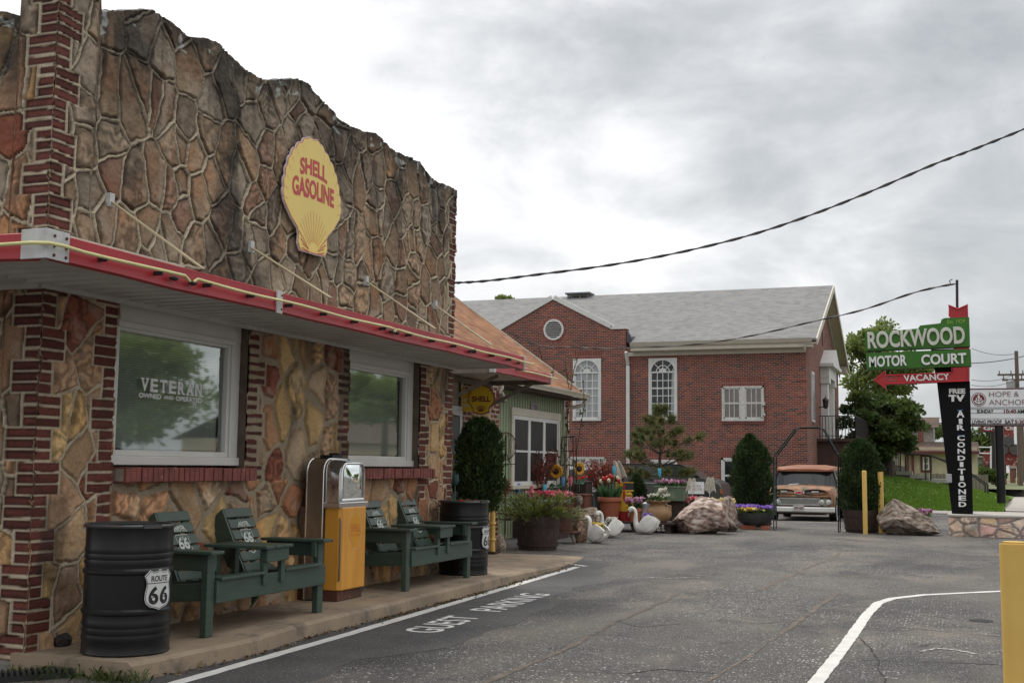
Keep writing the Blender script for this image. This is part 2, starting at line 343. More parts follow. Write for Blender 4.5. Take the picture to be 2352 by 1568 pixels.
CHROME = M('chrome', (.72, .72, .72), .12, 1, var=.1, scale=6); STEEL = M('brushed_steel', (.30, .25, .20), .38, .75, c2=(.19, .15, .12), scale=2.5, stretch=(1, 1, .5), c3=(.15, .085, .05), scale3=7, lo3=.55, hi3=.75)
RUST = M('rusty_iron', (.11, .042, .024), .8, c2=(.06, .028, .02), scale=6, c3=(.2, .075, .03), scale3=20, bump=.25, bscale=50)
RUSTD = M('dark_rust', (.05, .026, .02), .75, c2=(.025, .016, .014), scale=5, bump=.2)
RUBBER = M('black_rubber', (.012, .012, .013), .65, var=.2)
CONC = M('concrete', (.30, .225, .15), .85, c2=(.195, .145, .10), scale=1.6, c3=(.085, .07, .056), scale3=4, lo3=.53, hi3=.72, bump=.25, bscale=70)
CONCL = M('pale_concrete', (.40, .37, .33), .85, c2=(.31, .28, .25), scale=2, bump=.2, bscale=50)
BRICKSILL = M('sill_brick', (.26, .075, .058), .8, c2=(.17, .05, .04), scale=9, c3=(.38, .22, .19), scale3=22, lo3=.6, hi3=.72, bump=.3)
MORTAR = M('mortar', (.36, .31, .25), .9, var=.3, scale=8, bump=.2)
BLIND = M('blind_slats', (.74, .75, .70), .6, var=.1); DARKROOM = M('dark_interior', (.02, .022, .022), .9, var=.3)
WGLASS = glassmat('window_glass', (.88, .94, .91), .29, .028); DGLASS = M('dark_glass', (.02, .022, .025), .08, var=.3, spec=.6)
PUMPGLASS = glassmat('pump_glass', (.85, .85, .82), .26, .04)
CBRICK = cellmat('church_brick', .205, .071, .0125, (.40, .31, .255), [(.205, .052, .034), (.235, .061, .038), (.175, .044, .032), (.215, .055, .035), (.145, .041, .034), (.265, .076, .044), (.16, .046, .037), (.17, .054, .044), (.085, .042, .039), (.18, .048, .036), (.195, .052, .036), (.065, .036, .036), (.165, .05, .043), (.20, .06, .043)])
SOLDIER = cellmat('soldier_brick', .071, .6, .012, (.38, .30, .25), [(.20, .045, .035), (.235, .055, .04), (.17, .04, .033), (.215, .05, .036)], half=False)
CSHINGLE = cellmat('grey_shingle', .28, .13, .03, (.11, .108, .106), [(.22, .215, .207), (.195, .19, .185), (.24, .233, .225), (.175, .172, .168), (.23, .22, .208), (.205, .206, .208)], half=False, edge_dark=1, bump=.3, dirt=(.9, 1.08))
BSHINGLE = cellmat('brown_shingle', .30, .14, .035, (.13, .058, .028), [(.27, .122, .056), (.24, .108, .05), (.31, .145, .07), (.21, .09, .042), (.265, .122, .064), (.33, .16, .08)], half=False, edge_dark=1, bump=.3)
DSHINGLE = cellmat('dark_brown_shingle', .3, .15, .03, (.06, .04, .03), [(.085, .055, .040), (.068, .044, .033), (.10, .064, .046)], half=False, edge_dark=1)
PBRICK = cellmat('pillar_brick', .2, .07, .012, (.3, .24, .2), [(.21, .06, .04), (.17, .05, .035), (.24, .07, .045)])
SAGE = M('sage_green_siding', (.27, .31, .185), .6, c2=(.22, .27, .148), scale=2, bump=.05)
SAGEDK = M('siding_groove', (.05, .068, .035), .7)
SCREEN = M('insect_screen', (.030, .028, .027), .5, var=.4, scale=3, spec=.35)
CURTAIN = M('curtain_pane', (.36, .37, .37), .22, c2=(.22, .23, .235), scale=2.2, stretch=(1, 3, .2)); GREYPANE = M('grey_blind_pane', (.22, .20, .185), .25, c2=(.16, .145, .13), scale=2)
ASPHW = M('white_road_paint', (.60, .59, .56), .75, c2=(.50, .48, .45), scale=6, c3=(.20, .195, .19), scale3=30, lo3=.63, hi3=.72)
PYEL = M('bollard_yellow', (.66, .43, .115), .5, c2=(.60, .38, .09), scale=2.5, c3=(.30, .2, .06), scale3=14, lo3=.70, hi3=.78)
BARK = M('bark', (.085, .06, .045), .9, c2=(.05, .036, .028), scale=8, bump=.5, bscale=30)
WOODTUB = M('old_barrel_wood', (.050, .027, .020), .75, c2=(.028, .017, .014), scale=7, stretch=(3, 3, .5), bump=.2, c3=(.12, .07, .05), scale3=12)
TERRA = M('terracotta', (.40, .125, .065), .75, c2=(.33, .10, .05), scale=4, c3=(.5, .22, .14), scale3=9, lo3=.62, hi3=.75)
CLAYTAN = M('tan_clay', (.34, .205, .105), .7, c2=(.27, .155, .075), scale=4); SOIL = M('soil', (.025, .017, .012), .95)
SWANW = M('painted_concrete_swan', (.78, .76, .71), .6, c2=(.68, .655, .60), scale=7, c3=(.33, .29, .23), scale3=10, lo3=.62, hi3=.78, bump=.15, bscale=30)
ORANGE = M('swan_bill', (.30, .22, .14), .6); STATUE = M('weathered_stone', (.27, .235, .19), .85, c2=(.17, .145, .115), scale=14, bump=.3)
ZINC = M('zinc', (.42, .42, .42), .5, .2, c2=(.33, .33, .34), scale=6)
COOLER = M('faded_green_cooler', (.12, .165, .105), .45, c2=(.10, .14, .09), scale=4, c3=(.4, .42, .36), scale3=16, lo3=.7, hi3=.74)
TULB = M('blue_tulip', (.13, .32, .62), .45); TULC = M('cyan_tulip', (.09, .46, .66), .45); TULP = M('pink_tulip', (.68, .15, .22), .45); TULG = M('dark_teal_tulip', (.02, .07, .07), .5); STEMG = M('stake_green', (.06, .17, .10), .5)
SUNY = M('sunflower_petal', (.68, .34, .02), .55, c2=(.55, .24, .01), scale=14); SUNB = M('sunflower_disc', (.03, .015, .008), .8)
FLR = leafmat('flowers_pink', [(.55, .02, .06), (.75, .10, .16), (.8, .4, .4), (.35, .01, .05)], .2); FLP = leafmat('flowers_purple', [(.16, .05, .40), (.32, .16, .62), (.45, .3, .7), (.12, .02, .25)], .2)
FLY = leafmat('flowers_yellow', [(.75, .5, .03), (.8, .6, .12), (.75, .7, .45), (.7, .4, .02)], .2); FLW = leafmat('flowers_white', [(.7, .68, .55), (.75, .72, .68), (.6, .55, .3)], .2); FLRED = leafmat('flowers_red', [(.5, .01, .01), (.65, .02, .015), (.35, .005, .01)], .2)
FLM = leafmat('flowers_mauve', [(.5, .12, .30), (.7, .45, .58), (.22, .03, .12), (.75, .6, .68)], .2)
PLUME = M('white_plume', (.70, .66, .55), .7)
LFGREEN = leafmat('leaf_fresh', [(.030, .075, .018), (.055, .12, .025), (.09, .17, .04)]); LFTULIP = leafmat('leaf_tulip', [(.05, .11, .045), (.08, .16, .07), (.11, .20, .09)])
LFARB = leafmat('leaf_arborvitae', [(.014, .028, .010), (.028, .052, .017), (.045, .080, .022), (.085, .115, .028)], .2, nscale=2.5)
LFJUN = leafmat('leaf_juniper', [(.05, .078, .022), (.11, .14, .033), (.18, .20, .045), (.26, .235, .045)], .3, nscale=3)
LFPINE = leafmat('needles_pine', [(.045, .068, .028), (.09, .12, .042), (.15, .155, .05), (.26, .17, .06)], .2, nscale=3)
LFBARB = leafmat('leaf_barberry', [(.11, .018, .016), (.20, .03, .024), (.30, .06, .035), (.12, .06, .03)], .3, nscale=3)
LFTREE = leafmat('leaf_tree', [(.035, .062, .016), (.07, .11, .028), (.115, .165, .04), (.17, .20, .05)], .45, nscale=.6)
LFTREE2 = leafmat('leaf_tree_pale', [(.11, .155, .04), (.18, .235, .065), (.26, .31, .10)], .45, nscale=.6)
LFTREED = leafmat('leaf_tree_dark', [(.028, .052, .016), (.055, .092, .026), (.10, .145, .036), (.17, .205, .05)], .4, nscale=.7)
GRASSB = leafmat('grass_blade', [(.09, .17, .018), (.13, .23, .026), (.18, .27, .04)], .35, nscale=1.5)
VINE = leafmat('vine_leaf', [(.10, .055, .025), (.09, .09, .03), (.06, .07, .025)], .3)
TRUCKRUST = M('truck_patina', (.22, .082, .034), .5, c2=(.36, .18, .085), scale=2.4, c3=(.085, .07, .042), scale3=3.5, lo3=.47, hi3=.62, bump=.06)
TRUCKROOF = M('truck_roof_rust', (.20, .062, .024), .6, c2=(.26, .10, .045), scale=2.5, c3=(.50, .36, .27), scale3=4, lo3=.66, hi3=.76)
TRUCKGREEN = M('truck_green_patina', (.20, .22, .17), .55, c2=(.27, .25, .17), scale=2.5, c3=(.26, .10, .04), scale3=5, lo3=.55, hi3=.66)
SUVP = M('charcoal_car_paint', (.062, .058, .056), .32, var=.2, coat=.2); PLATEW = M('plate_white', (.62, .6, .58), .5); SGREEN = M('sign_green', (.052, .165, .026), .5, c2=(.046, .145, .022), scale=1, spec=.25); SGREENL = M('lime_letter', (.26, .48, .06), .5)
NRED = M('neon_red', (.62, .03, .045), .3); SRED = M('arrow_red', (.44, .018, .022), .4, var=.15); PYLON = M('pylon_black', (.006, .006, .007), .5, var=.2, spec=.12); BLUEW = M('exposed_blue', (.12, .30, .55), .5)
CABW = M('cabinet_white', (.76, .76, .77), .4, var=.06); CABBR = M('cabinet_maroon', (.09, .012, .018), .5); GREYINK = M('pale_grey_ink', (.36, .36, .38), .6)
CREAMW = M('cream_stucco', (.55, .46, .33), .8, var=.12, scale=2); MARWIN = M('maroon_trim', (.13, .025, .022), .6); OLDWOOD = M('grey_fence_wood', (.20, .17, .14), .85, c2=(.14, .115, .095), scale=3, stretch=(4, 4, .4))
STONEWALL = M('retaining_stone', (.20, .185, .16), .9, c2=(.10, .095, .085), scale=1.5, bump=.3, bscale=12); POLEW = M('pole_wood', (.16, .115, .085), .9, c2=(.11, .08, .06), scale=4, stretch=(4, 4, .3))
DULLRED = M('peeling_red_sign', (.26, .035, .025), .7, c2=(.17, .03, .022), scale=3, c3=(.42, .38, .34), scale3=5, lo3=.57, hi3=.62)
BRASS = M('oil_barrel_yellow', (.72, .42, .02), .4, var=.1); OILRED = M('oil_barrel_red', (.33, .012, .015), .45, var=.15)
# ---------------------------------------------------------------- noise on arrays
def vn(x, y, s=0):
    xi = np.floor(x).astype(np.int64); yi = np.floor(y).astype(np.int64); xf = x-xi; yf = y-yi
    u = xf*xf*(3-2*xf); v = yf*yf*(3-2*yf)
    def h(a, b):
        n = (a*374761 + b*668265 + s*97531) & 0xffffff
        n = ((n ^ (n >> 11))*50331653) & 0xffffffff; n = ((n ^ (n >> 15))*2654435) & 0xffffffff
        return ((n ^ (n >> 13)) & 0xffff)/65535.
    return (h(xi, yi)*(1-u)+h(xi+1, yi)*u)*(1-v) + (h(xi, yi+1)*(1-u)+h(xi+1, yi+1)*u)*v
def fb(x, y, s=0, o=4):
    r = 0; a = .5
    for i in range(o): r = r + a*vn(x*2**i, y*2**i, s+i*17); a *= .5
    return r/(1-.5**o)
def sstep(a, b, x): t = np.clip((x-a)/(b-a), 0, 1); return t*t*(3-2*t)

# palette: kind -> colours (the lower, sheltered stone kept its warm colours; the upper has weathered grey)
PAL_UP = [(.36, .295, .215), (.30, .225, .16), (.37, .275, .19), (.25, .195, .145), (.36, .315, .25), (.32, .225, .15), (.33, .27, .205), (.37, .26, .165), (.24, .19, .15), (.39, .315, .23), (.28, .175, .125), (.34, .26, .18), (.35, .30, .235)]
PAL_LO = [(.52, .335, .145), (.48, .31, .155), (.42, .26, .145), (.54, .36, .165), (.43, .235, .125), (.22, .075, .045), (.46, .285, .17), (.36, .23, .145), (.52, .33, .165), (.38, .175, .09), (.33, .235, .14), (.44, .29, .165), (.42, .30, .19)]
def stone_panel(name, mp, u0, u1, z0, topf, seed, parent, cell=(.28, .40), bricks=(), pal=PAL_UP, ridge=.0118, rh=.028, mort=(.48, .40, .29), step=.0095, soot=True, flush=0., flip=False, wild=1.0):
    rs = np.random.RandomState(seed)
    u = np.arange(u0, u1+step*.5, step); u[-1] = u1
    top = np.array([topf(a) for a in u]); nz_ = int((np.max(top)-z0)/step)+1
    T = np.linspace(0, 1, nz_)
    Uu = np.repeat(u[None, :], nz_, 0); Z = z0 + T[:, None]*(top[None, :]-z0)
    sh = Uu.shape; x = Uu.ravel(); z = Z.ravel(); tp = np.repeat(top[None, :], nz_, 0).ravel()
    wx = x + .085*wild*(fb(x*4.2, z*4.2, seed+1, 3)-.5) + .014*(vn(x*22, z*22, seed+2)-.5)
    wz = z + .085*wild*(fb(x*4.2, z*4.2, seed+3, 3)-.5) + .014*(vn(x*22, z*22, seed+4)-.5)
    ax, az = cell
    # seeds
    S = []
    gx = int((u1-u0)/ax)+3; gzn = int((np.max(top)-z0)/az)+3
    for i in range(-1, gx):
        o_ = rs.uniform(-.4, .4)
        for j in range(-1, gzn):
            if rs.rand() < .17: continue
            S.append((u0+(i+.5+rs.uniform(-.47, .47))*ax, z0+(j+.5+o_+rs.uniform(-.42, .42))*az))
    S = np.array(S); k = az/ax*.93
    d1 = np.full(x.shape, 1e9); d2 = d1.copy(); i1 = np.zeros(x.shape, int); i2 = i1.copy()
    for q, (sx_, sz_) in enumerate(S):
        d = ((wx-sx_)*k)**2 + (wz-sz_)**2
        a = d < d1; b = (~a) & (d < d2)
        d2 = np.where(a, d1, np.where(b, d, d2)); i2 = np.where(a, i1, np.where(b, q, i2))
        d1 = np.where(a, d, d1); i1 = np.where(a, q, i1)
    sp_ = np.hypot((S[i1, 0]-S[i2, 0])*k, S[i1, 1]-S[i2, 1])+1e-6
    dm = (d2-d1)/(2*sp_)/sqrt(k)
    dm[i1 == i2] = 1
    # brick bands
    isb = np.zeros(x.shape, bool); dbr = np.full(x.shape, 1e9); bid = np.zeros(x.shape, int)
    CH = .0775
    yj = z + .010*(fb(x*4, z*4, seed+9, 2)-.5)*2
    for (xa, xb, tooth, za, zb) in bricks:
        cidx = np.floor(yj/CH).astype(int); grp = (cidx//3+(1 if tooth == 'r' else 0)) % 2; jit = ((cidx//3)*7919 % 13)/13.*.03
        la = xa - (np.where(grp == 1, .105, 0)+jit if tooth in ('L', 'B') else 0)
        lb = xb + (np.where(grp == 1, .105, 0)+jit if tooth in ('R', 'B', 'r') else 0)
        ins = (x > la) & (x < lb) & (z > za) & (z < zb)
        ed = np.minimum(np.abs(x-la) if tooth in ('L', 'B') or xa > u0+.03 else 1, np.abs(x-lb) if tooth in ('R', 'B', 'r') or xb < u1-.03 else 1)
        ed = np.where((z > za) & (z < zb), ed, 1)
        out_ = ~ins & ~isb
        dm = np.where(out_, np.minimum(dm, ed), dm)
        fy = yj/CH-cidx; dc = np.minimum(fy, 1-fy)*CH
        bl = .205; off = (cidx % 2)*.5; fx = (x-xa)/bl+off; jx = fx-np.floor(fx); dj = np.minimum(jx, 1-jx)*bl
        wide = (lb-la) > .36
        dj = np.where(wide, dj, 1)
        dd = np.minimum(np.minimum(dc, dj), ed)
        dbr = np.where(ins, dd, dbr); isb |= ins; bid = np.where(ins, cidx*31+np.floor(fx).astype(int)*(wide*1)+int(xa*10), bid)
        dmz = np.where(ins, 1, 0)
    dd = np.where(isb, dbr, dm)
    rnd = rs.rand(len(S)+1, 6)
    tilt = (rnd[i1, 0]-.5)*.09*(x-S[i1, 0]) + (rnd[i1, 1]-.5)*.07*(z-S[i1, 1])
    rough = (fb(x*10, z*10, seed+20, 4)-.5)*.028 + (fb(x*30, z*30, seed+30, 3)-.5)*.014
    ledge = np.floor(fb(x*3+rnd[i1, 2]*9, z*3, seed+40, 3)*7)/7*.022*(rnd[i1, 3] > .40)
    hst = (.010 + tilt + rough + ledge + rnd[i1, 4]*.016)
    w_ = ridge*(.8+.5*vn(x*7, z*7, seed+50))
    if flush: w_ = w_*(1.0+1.1*vn(x*2.2, z*2.2, seed+51))
    plat = sstep(w_*.9, w_*.9+.022, dd)
    h_st = hst*plat - .006*(1-plat)
    h_br = (.010 + (fb(x*40, z*40, seed+60, 2)-.5)*.004)*sstep(w_*.5, w_*.5+.008, dd)
    h = np.where(isb, h_br, h_st)
    wr = np.where(isb, w_*.66, w_)
    broken = vn(x*2.7, z*2.7, seed+70) > (.86 if not flush else 2)
    ri = np.clip(1-(dd/wr)**2, 0, 1)
    ridge_h = np.sqrt(ri)*(rh if not flush else .006)*(.75+.5*vn(x*9, z*9, seed+71))*np.where(isb, .75, 1)*np.where(broken, .2, 1)
    h = np.maximum(h, ridge_h + np.where(ri > 0, -.002, -1))
    # colours
    P = np.array(pal)*(np.array([.86, .80, .745]) if soot else 1); col = P[(rnd[i1, 5]*len(P)).astype(int) % len(P)]
    col = col*(.82+.36*rnd[i1, 2])[:, None]
    sw = fb(x*3.2+rnd[i1, 0]*20+.6*fb(x*6, z*6, seed+80, 3), z*3.2+rnd[i1, 1]*20, seed+81, 4)
    band = .5+.5*np.sin(sw*34*(.5+rnd[i1, 3])+rnd[i1, 4]*6)
    va = (rnd[i1, 3] > .62)
    col = col*(1+np.where(va, (band-.5)*.75, (sw-.5)*.75))[:, None]
    rustm = sstep(.53, .68, fb(x*2.1, z*2.1, seed+90, 4))*.42
    col = col*(1-rustm[:, None]) + col*np.array([1.05, .68, .48])*rustm[:, None]
    pale = sstep(.55, .7, fb(x*6, z*6, seed+92, 4))*.35*(rnd[i1, 1] > .4)
    col = col*(1-pale[:, None]) + np.array([.46, .38, .29])*pale[:, None]
    br = np.random.RandomState(seed+5).rand(4096)
    bc = np.array([.122, .035, .026])*(.7+.65*br[bid % 4096])[:, None]*(.85+.3*fb(x*25, z*25, seed+93, 2))[:, None]
    col = np.where(isb[:, None], bc, col)
    mc = np.array(mort)*(.72+.5*fb(x*9, z*9, seed+94, 3))[:, None]
    mm = np.where(isb, sstep(wr*1.02, wr*.8, dd), sstep(wr*1.05, wr*.85, dd))
    crack = sstep(wr*(4.2 if soot else 3.0), wr*1.0, dd)*(.35+.75*fb(x*4, z*4, seed+61, 3))*(.88 if soot else .45)          # grime gathered in the joints
    col = col*(1-crack[:, None]*(1-mm[:, None]))
    col = col*(1-mm[:, None]) + mc*mm[:, None]
    if soot:                                           # black weathering washed down from the parapet
        dep = tp-z; st = fb(x*4.5, z*.7, seed+95, 4)
        so = np.clip(np.exp(-dep/.26)*1.15 + sstep(.50, .68, st)*np.exp(-dep/.9)*1.15 + sstep(.58, .72, fb(x*1.5, z*.7, seed+97, 4))*.75, 0, 1)*(.5+.6*fb(x*7, z*7, seed+96, 3))
        so = np.clip(so, 0, .88)[:, None]
        col = col*(1-so) + np.array([.026, .023, .020])*so
        li = sstep(.685, .73, fb(x*13, z*13, seed+98, 2))*(dep < .16)
        col = col*(1-.6*li[:, None])+np.array([.42, .45, .42])*.6*li[:, None]
    else:
        so = sstep(.60, .72, fb(x*2.1, z*1.1, seed+95, 4))*.55
        col = col*(1-so[:, None]) + np.array([.03, .025, .02])*so[:, None]
    pts = mp(x, z, h)
    nu = sh[1]; idx = np.arange(nz_*nu).reshape(nz_, nu)
    q = np.stack([idx[:-1, :-1], idx[:-1, 1:], idx[1:, 1:], idx[1:, :-1]], -1).reshape(-1, 4)
    if flip: q = q[:, ::-1]
    return np_mesh(name, pts, q, STONE, parent, smooth=True, col=np.clip(col, 0, 1))

# ---------------------------------------------------------------- the stone filling station
YF, XA, XB = 5.9, 6.46, 13.60
st = thing('stone_station', 'rustic field-stone filling station with wavy parapet, red canopy and two white windows', 'building', (10, 7.5, .0))
_op = [(6.46, 5.12), (6.865, 5.16), (6.875, 4.70), (7.02, 4.80)]
for a in ((240, 32), (262, 27), (300, 25), (345, 22), (372, 40), (395, 60), (430, 85), (460, 88), (490, 95), (530, 130), (560, 160), (600, 185), (640, 184), (680, 181), (710, 200), (740, 235), (770, 268), (800, 290), (830, 302), (860, 307), (880, 328), (900, 345), (920, 357), (940, 362), (960, 372), (985, 405), (1005, 419), (1030, 428)):
    p_ = onY(a[0], a[1], YF); _op.append((p_.x, p_.z))
_op += [(13.60, 4.88)]
_ox = [a for a, b in _op]; _oz = [b for a, b in _op]
_rt = random.Random(3)
def ptop(u): return float(np.interp(u, _ox, _oz)) + .012*(mnoise.noise(Vector((u*9, 0, 0)))+.6*mnoise.noise(Vector((u*25, 3, 0))))
front = lambda x, z, h: np.stack([x-.026*np.clip(1-(x-XA)/.03, 0, 1), YF-h, z], 1)
stone_panel('upper_stonework', front, XA, XB, 2.62, ptop, 11, st, cell=(.235, .325), bricks=[(XA, XA+.115, 'R', 2, 6), (XB-.09, XB, 'L', 2, 4.78)], step=.0095)
side = lambda y, z, h: np.stack([XA-h, y-.026*np.clip(1-(y-YF)/.03, 0, 1), z], 1)
stop_ = lambda y: 5.12 if y < 6.21 else 4.60+.03*sin(y*13)
stone_panel('side_stonework', side, YF, 7.6, -.15, stop_, 23, st, cell=(.27, .36), bricks=[(YF, YF+.115, 'r', -1, 6)], step=.0125, flip=True, pal=PAL_UP[:6]+PAL_LO[:8])
W1 = (7.24, 9.02); W2 = (10.90, 12.64); ZS = 1.245; ZH = 2.64
flat = lambda z_: (lambda u: z_)
lo = dict(soot=False, pal=PAL_LO)
stone_panel('corner_pier', front, XA, W1[0], .06, flat(2.62), 31, st, cell=(.27, .33), bricks=[(XA, XA+.115, 'R', 0, 3), (W1[0]-.13, W1[0], 'L', 0.9, 3)], rh=.016, **lo)
stone_panel('middle_pier', front, W1[1], W2[0], ZS, flat(2.62), 43, st, cell=(.26, .42), bricks=[(W1[1], W1[1]+.17, 'R', 0, 3), (W2[0]-.12, W2[0], 'L', 0, 3)], ridge=.017, flush=1, mort=(.33, .265, .185), **lo)
stone_panel('end_pier', front, W2[1], XB, .10, flat(2.62), 57, st, cell=(.26, .36), bricks=[(W2[1], W2[1]+.17, 'R', 1.0, 3), (XB-.13, XB, 'L', 0, 3)], rh=.016, **lo)
stone_panel('base_stonework', front, W1[0], W2[1], .10, flat(ZS), 67, st, cell=(.25, .30), ridge=.017, flush=1, mort=(.33, .265, .185), **lo)
# cap of the parapet and the mass behind
b = MB(); us = np.arange(XA, XB+.001, .05); R_ = [[], [], [], []]
for u_ in us:
    t_ = ptop(u_); R_[0].append((u_, YF-.006, t_-.012)); R_[1].append((u_, YF+.05, t_+.015)); R_[2].append((u_, YF+.30, t_)); R_[3].append((u_, YF+.32, 2.6))
n_ = len(us); b.add(R_[0]+R_[1]+R_[2]+R_[3], [(k*n_+i, k*n_+i+1, (k+1)*n_+i+1, (k+1)*n_+i) for k in range(3) for i in range(n_-1)])
CAPM = M('parapet_cap', (.10, .095, .085), .9, c2=(.045, .042, .04), scale=5, c3=(.5, .53, .52), scale3=9, lo3=.55, hi3=.66, bump=.3)
b.build('parapet_cap', CAPM, st, smooth=True)
b = MB(); b.box(XA+.03, XB-.002, YF+.32, 12.0, 0, 4.0).box(XA+.03, XB-.003, YF+.03, YF+.31, 2.66, 2.72)
b.box(XA+.03, XA+.3, YF+.30, 7.6, 0, 4.55)
b.build('rear_wall', MORTAR, st)
# raw brick end of the front wall
rg = []
stone_panel('end_stonework', lambda y, z, h: np.stack([XB+h, y, z], 1), YF, YF+.33, 0.1, flat(4.85), 77, st, cell=(.2, .25), bricks=[(YF, YF+.12, 'R', 0, 4.9)], step=.015, pal=PAL_LO, soot=False)
# window reveals
for (a, c) in (W1, W2):
    b = MB(); b.box(a-.004, a, YF+.004, YF+.16, ZS, ZH); b.box(c, c+.004, YF+.004, YF+.16, ZS, ZH)
    b.box(a-.02, c+.02, YF+.004, YF+.16, 2.63, 2.66)
    b.build('window_reveal', MATS.get('reveal_plaster') or M('reveal_plaster', (.17, .12, .09), .85, c2=(.08, .06, .048), scale=5), st)

def station_window(a, c, words=None):
    y = YF+.075; z0, z1 = 1.375, 2.63
    f = MB()
    f.box(a, c, y, y+.05, z1-.17, z1)                               # head board
    f.box(a, a+.125, y+.004, y+.05, z0+.07, z1-.17); f.box(c-.125, c, y+.004, y+.05, z0+.07, z1-.17)
    f.box(a, c, y-.02, y+.05, z0, z0+.07)
    f.box(a+.10, c-.10, y-.018, y+.02, z1-.2, z1-.155)
    f.box(a+.125, a+.165, y+.02, y+.075, z0+.07, z1-.17); f.box(c-.165, c-.125, y+.02, y+.075, z0+.07, z1-.17)
    f.box(a+.165, c-.165, y+.02, y+.075, z0+.07, z0+.115); f.box(a+.165, c-.165, y+.02, y+.075, z1-.225, z1-.17)
    fr = f.build('window', VINYL, st, bevel=.005)
    yg = y+.062
    g = MB(); g.add([(a+.16, yg, z0+.11), (c-.16, yg, z0+.11), (c-.16, yg, z1-.22), (a+.16, yg, z1-.22)], [(0, 1, 2, 3)])
    g.build('pane', WGLASS, fr, fix=False)
    s = MB(); n = 46
    for i in range(n):
        zz = z0+.13+i*(z1-z0-.37)/(n-1)
        s.add([(a+.175, yg+.045, zz), (c-.175, yg+.045, zz), (c-.175, yg+.062, zz+.020), (a+.175, yg+.062, zz+.020)], [(0, 1, 2, 3)])
    s.box(a+.17, c-.17, yg+.04, yg+.075, z1-.26, z1-.225)
    s.build('blind', BLIND, fr, fix=False)
    k = MB(); k.box(a+.1, c-.1, yg+.09, yg+.6, z0+.02, z1-.1); k.build('room_behind', DARKROOM, fr)
    return fr, yg
f1, yg = station_window(*W1); f2, _ = station_window(*W2)
# lettering stuck on the glass
mp = face((0, yg-.004, 0), *FRONT)
t = MB(); p0 = onY(511, 897, yg); p1 = onY(738, 912, yg)
L_ = p0.x; Rr = onY(806/1.0*.0+464, 912, yg).x; L_ = onY(320.5, 900, yg).x
zt = onY(322, 866, yg).z; zb = onY(322, 897, yg).z; ht = zt-zb; wd = Rr-L_
V_ = 'VETERAN'; xs = L_; cw = wd/7
for i, ch in enumerate(V_):
    text(t, ch, mp, xs+cw*.09, zb, cw*.80, ht, 0, .03)
    bars = {'V': [(.02, .40, 1), (.60, .98, 1)], 'E': [(.02, .2, 0), (.02, .2, 1)], 'T': [(.28, .72, 0)], 'R': [(.02, .40, 0), (.66, 1.0, 0), (0, .2, 1)], 'A': [(0, .38, 0), (.62, 1.0, 0)], 'N': [(.0, .36, 0), (.64, 1.0, 1), (0, .25, 1)]}[ch]
    for u0, u1, tp_ in bars:
        x0 = xs+cw*(.05+.88*u0); x1 = xs+cw*(.05+.88*u1); q0 = zb+(ht*.88 if tp_ else 0)
        t.add([mp(x0, q0, .0004), mp(x1, q0, .0004), mp(x1, q0+ht*.12, .0004), mp(x0, q0+ht*.12, .0004)], [(0, 1, 2, 3)])
    xs += cw
z2 = zb-ht*.50
for wd_, a, c, k in (('OWNED', 0, .335, 1), ('AND', .375, .53, .78), ('OPERATED', .565, 1.0, 1)):
    text(t, wd_, mp, L_-.01+wd*a*1.01, z2+(1-k)*.02, wd*(c-a), ht*.36*k, 0, .03)
t.build('lettering', LETTER, f1, fix=False)
# brick sills on edge
for (a, c) in ((7.27, 9.06), (10.86, 12.88)):
    b = MB(); n = int((c-a)/.066); stp = (c-a)/n; rr = random.Random(int(a*10))
    for i in range(n):
        q = rr.uniform(-.008, .006); b.box(a+i*stp+.004, a+(i+1)*stp-.005, YF-.115+q, YF+.08, ZS+.003+q*.3, 1.355+q*.6)
    so = b.build('brick_sill', BRICKSILL, st, bevel=.004)
    m_ = MB().box(a+.003, c-.003, YF-.098, YF+.079, ZS+.010, 1.345); m_.build('mortar_bed', MORTAR, so)

# ---- flat red-edged canopy
YC, XC0, XC1 = 5.0, 5.47, 13.68; ZC0, ZC1 = 2.575, 2.745
ca = MB()
def fascia(mb, p, q, nrm, z0, z1):      # folded sheet: bulged face with a lip above and below
    p, q = Vector(p), Vector(q); nn = Vector(nrm); n = 14
    prof = [(0, z1-.004), (.012, z1), (.034, z1-.010), (.030, (z0+z1)/2), (.036, z0+.012), (.012, z0), (-.02, z0+.012)]
    secs = []
    for i in range(n+1):
        c = p.lerp(q, i/n); dz = .004*sin(i*2.1)+.003*sin(i*5.3)
        secs.append([Vector((c.x, c.y, 0))+nn*(r+.003*sin(i*3.7+k)) + Vector((0, 0, z+dz*(1 if k > 3 else .4))) for k, (r, z) in enumerate(prof)])
    mb.ring(secs, caps=True)
fascia(ca, (XC0+.04, YC, 0), (XC1-.02, YC, 0), (0, -1, 0), ZC0, ZC1)
fascia(ca, (XC0, 8.5, 0), (XC0, YC+.04, 0), (-1, 0, 0), ZC0, ZC1)
can = ca.build('canopy', REDP, st, smooth=True)
b = MB()                                             # ribbed deck
xs = np.array(sorted(q for k in range(49) for q in (XC0+.01+k*.168, XC0+.01+k*.168+.075, XC0+.01+k*.168+.095, XC0+.01+k*.168+.148) if q < XC1-.02)); n_ = len(xs)
rows = []
for y in (YC+.02, YF+.02):
    rows += [(x, y, 2.612+(.048 if (i//2) % 2 else 0)) for i, x in enumerate(xs)]
b.add(rows, [(i, i+1, n_+i+1, n_+i) for i in range(n_-1)])
b.add([(x, y, z+.085) for x, y, z in rows], [(i, i+1, n_+i+1, n_+i) for i in range(n_-1)])
b.box(XC0+.015, XA-.02, YF+.03, 8.5, 2.62, 2.70)
b.build('deck', SOFFIT, can, fix=False)
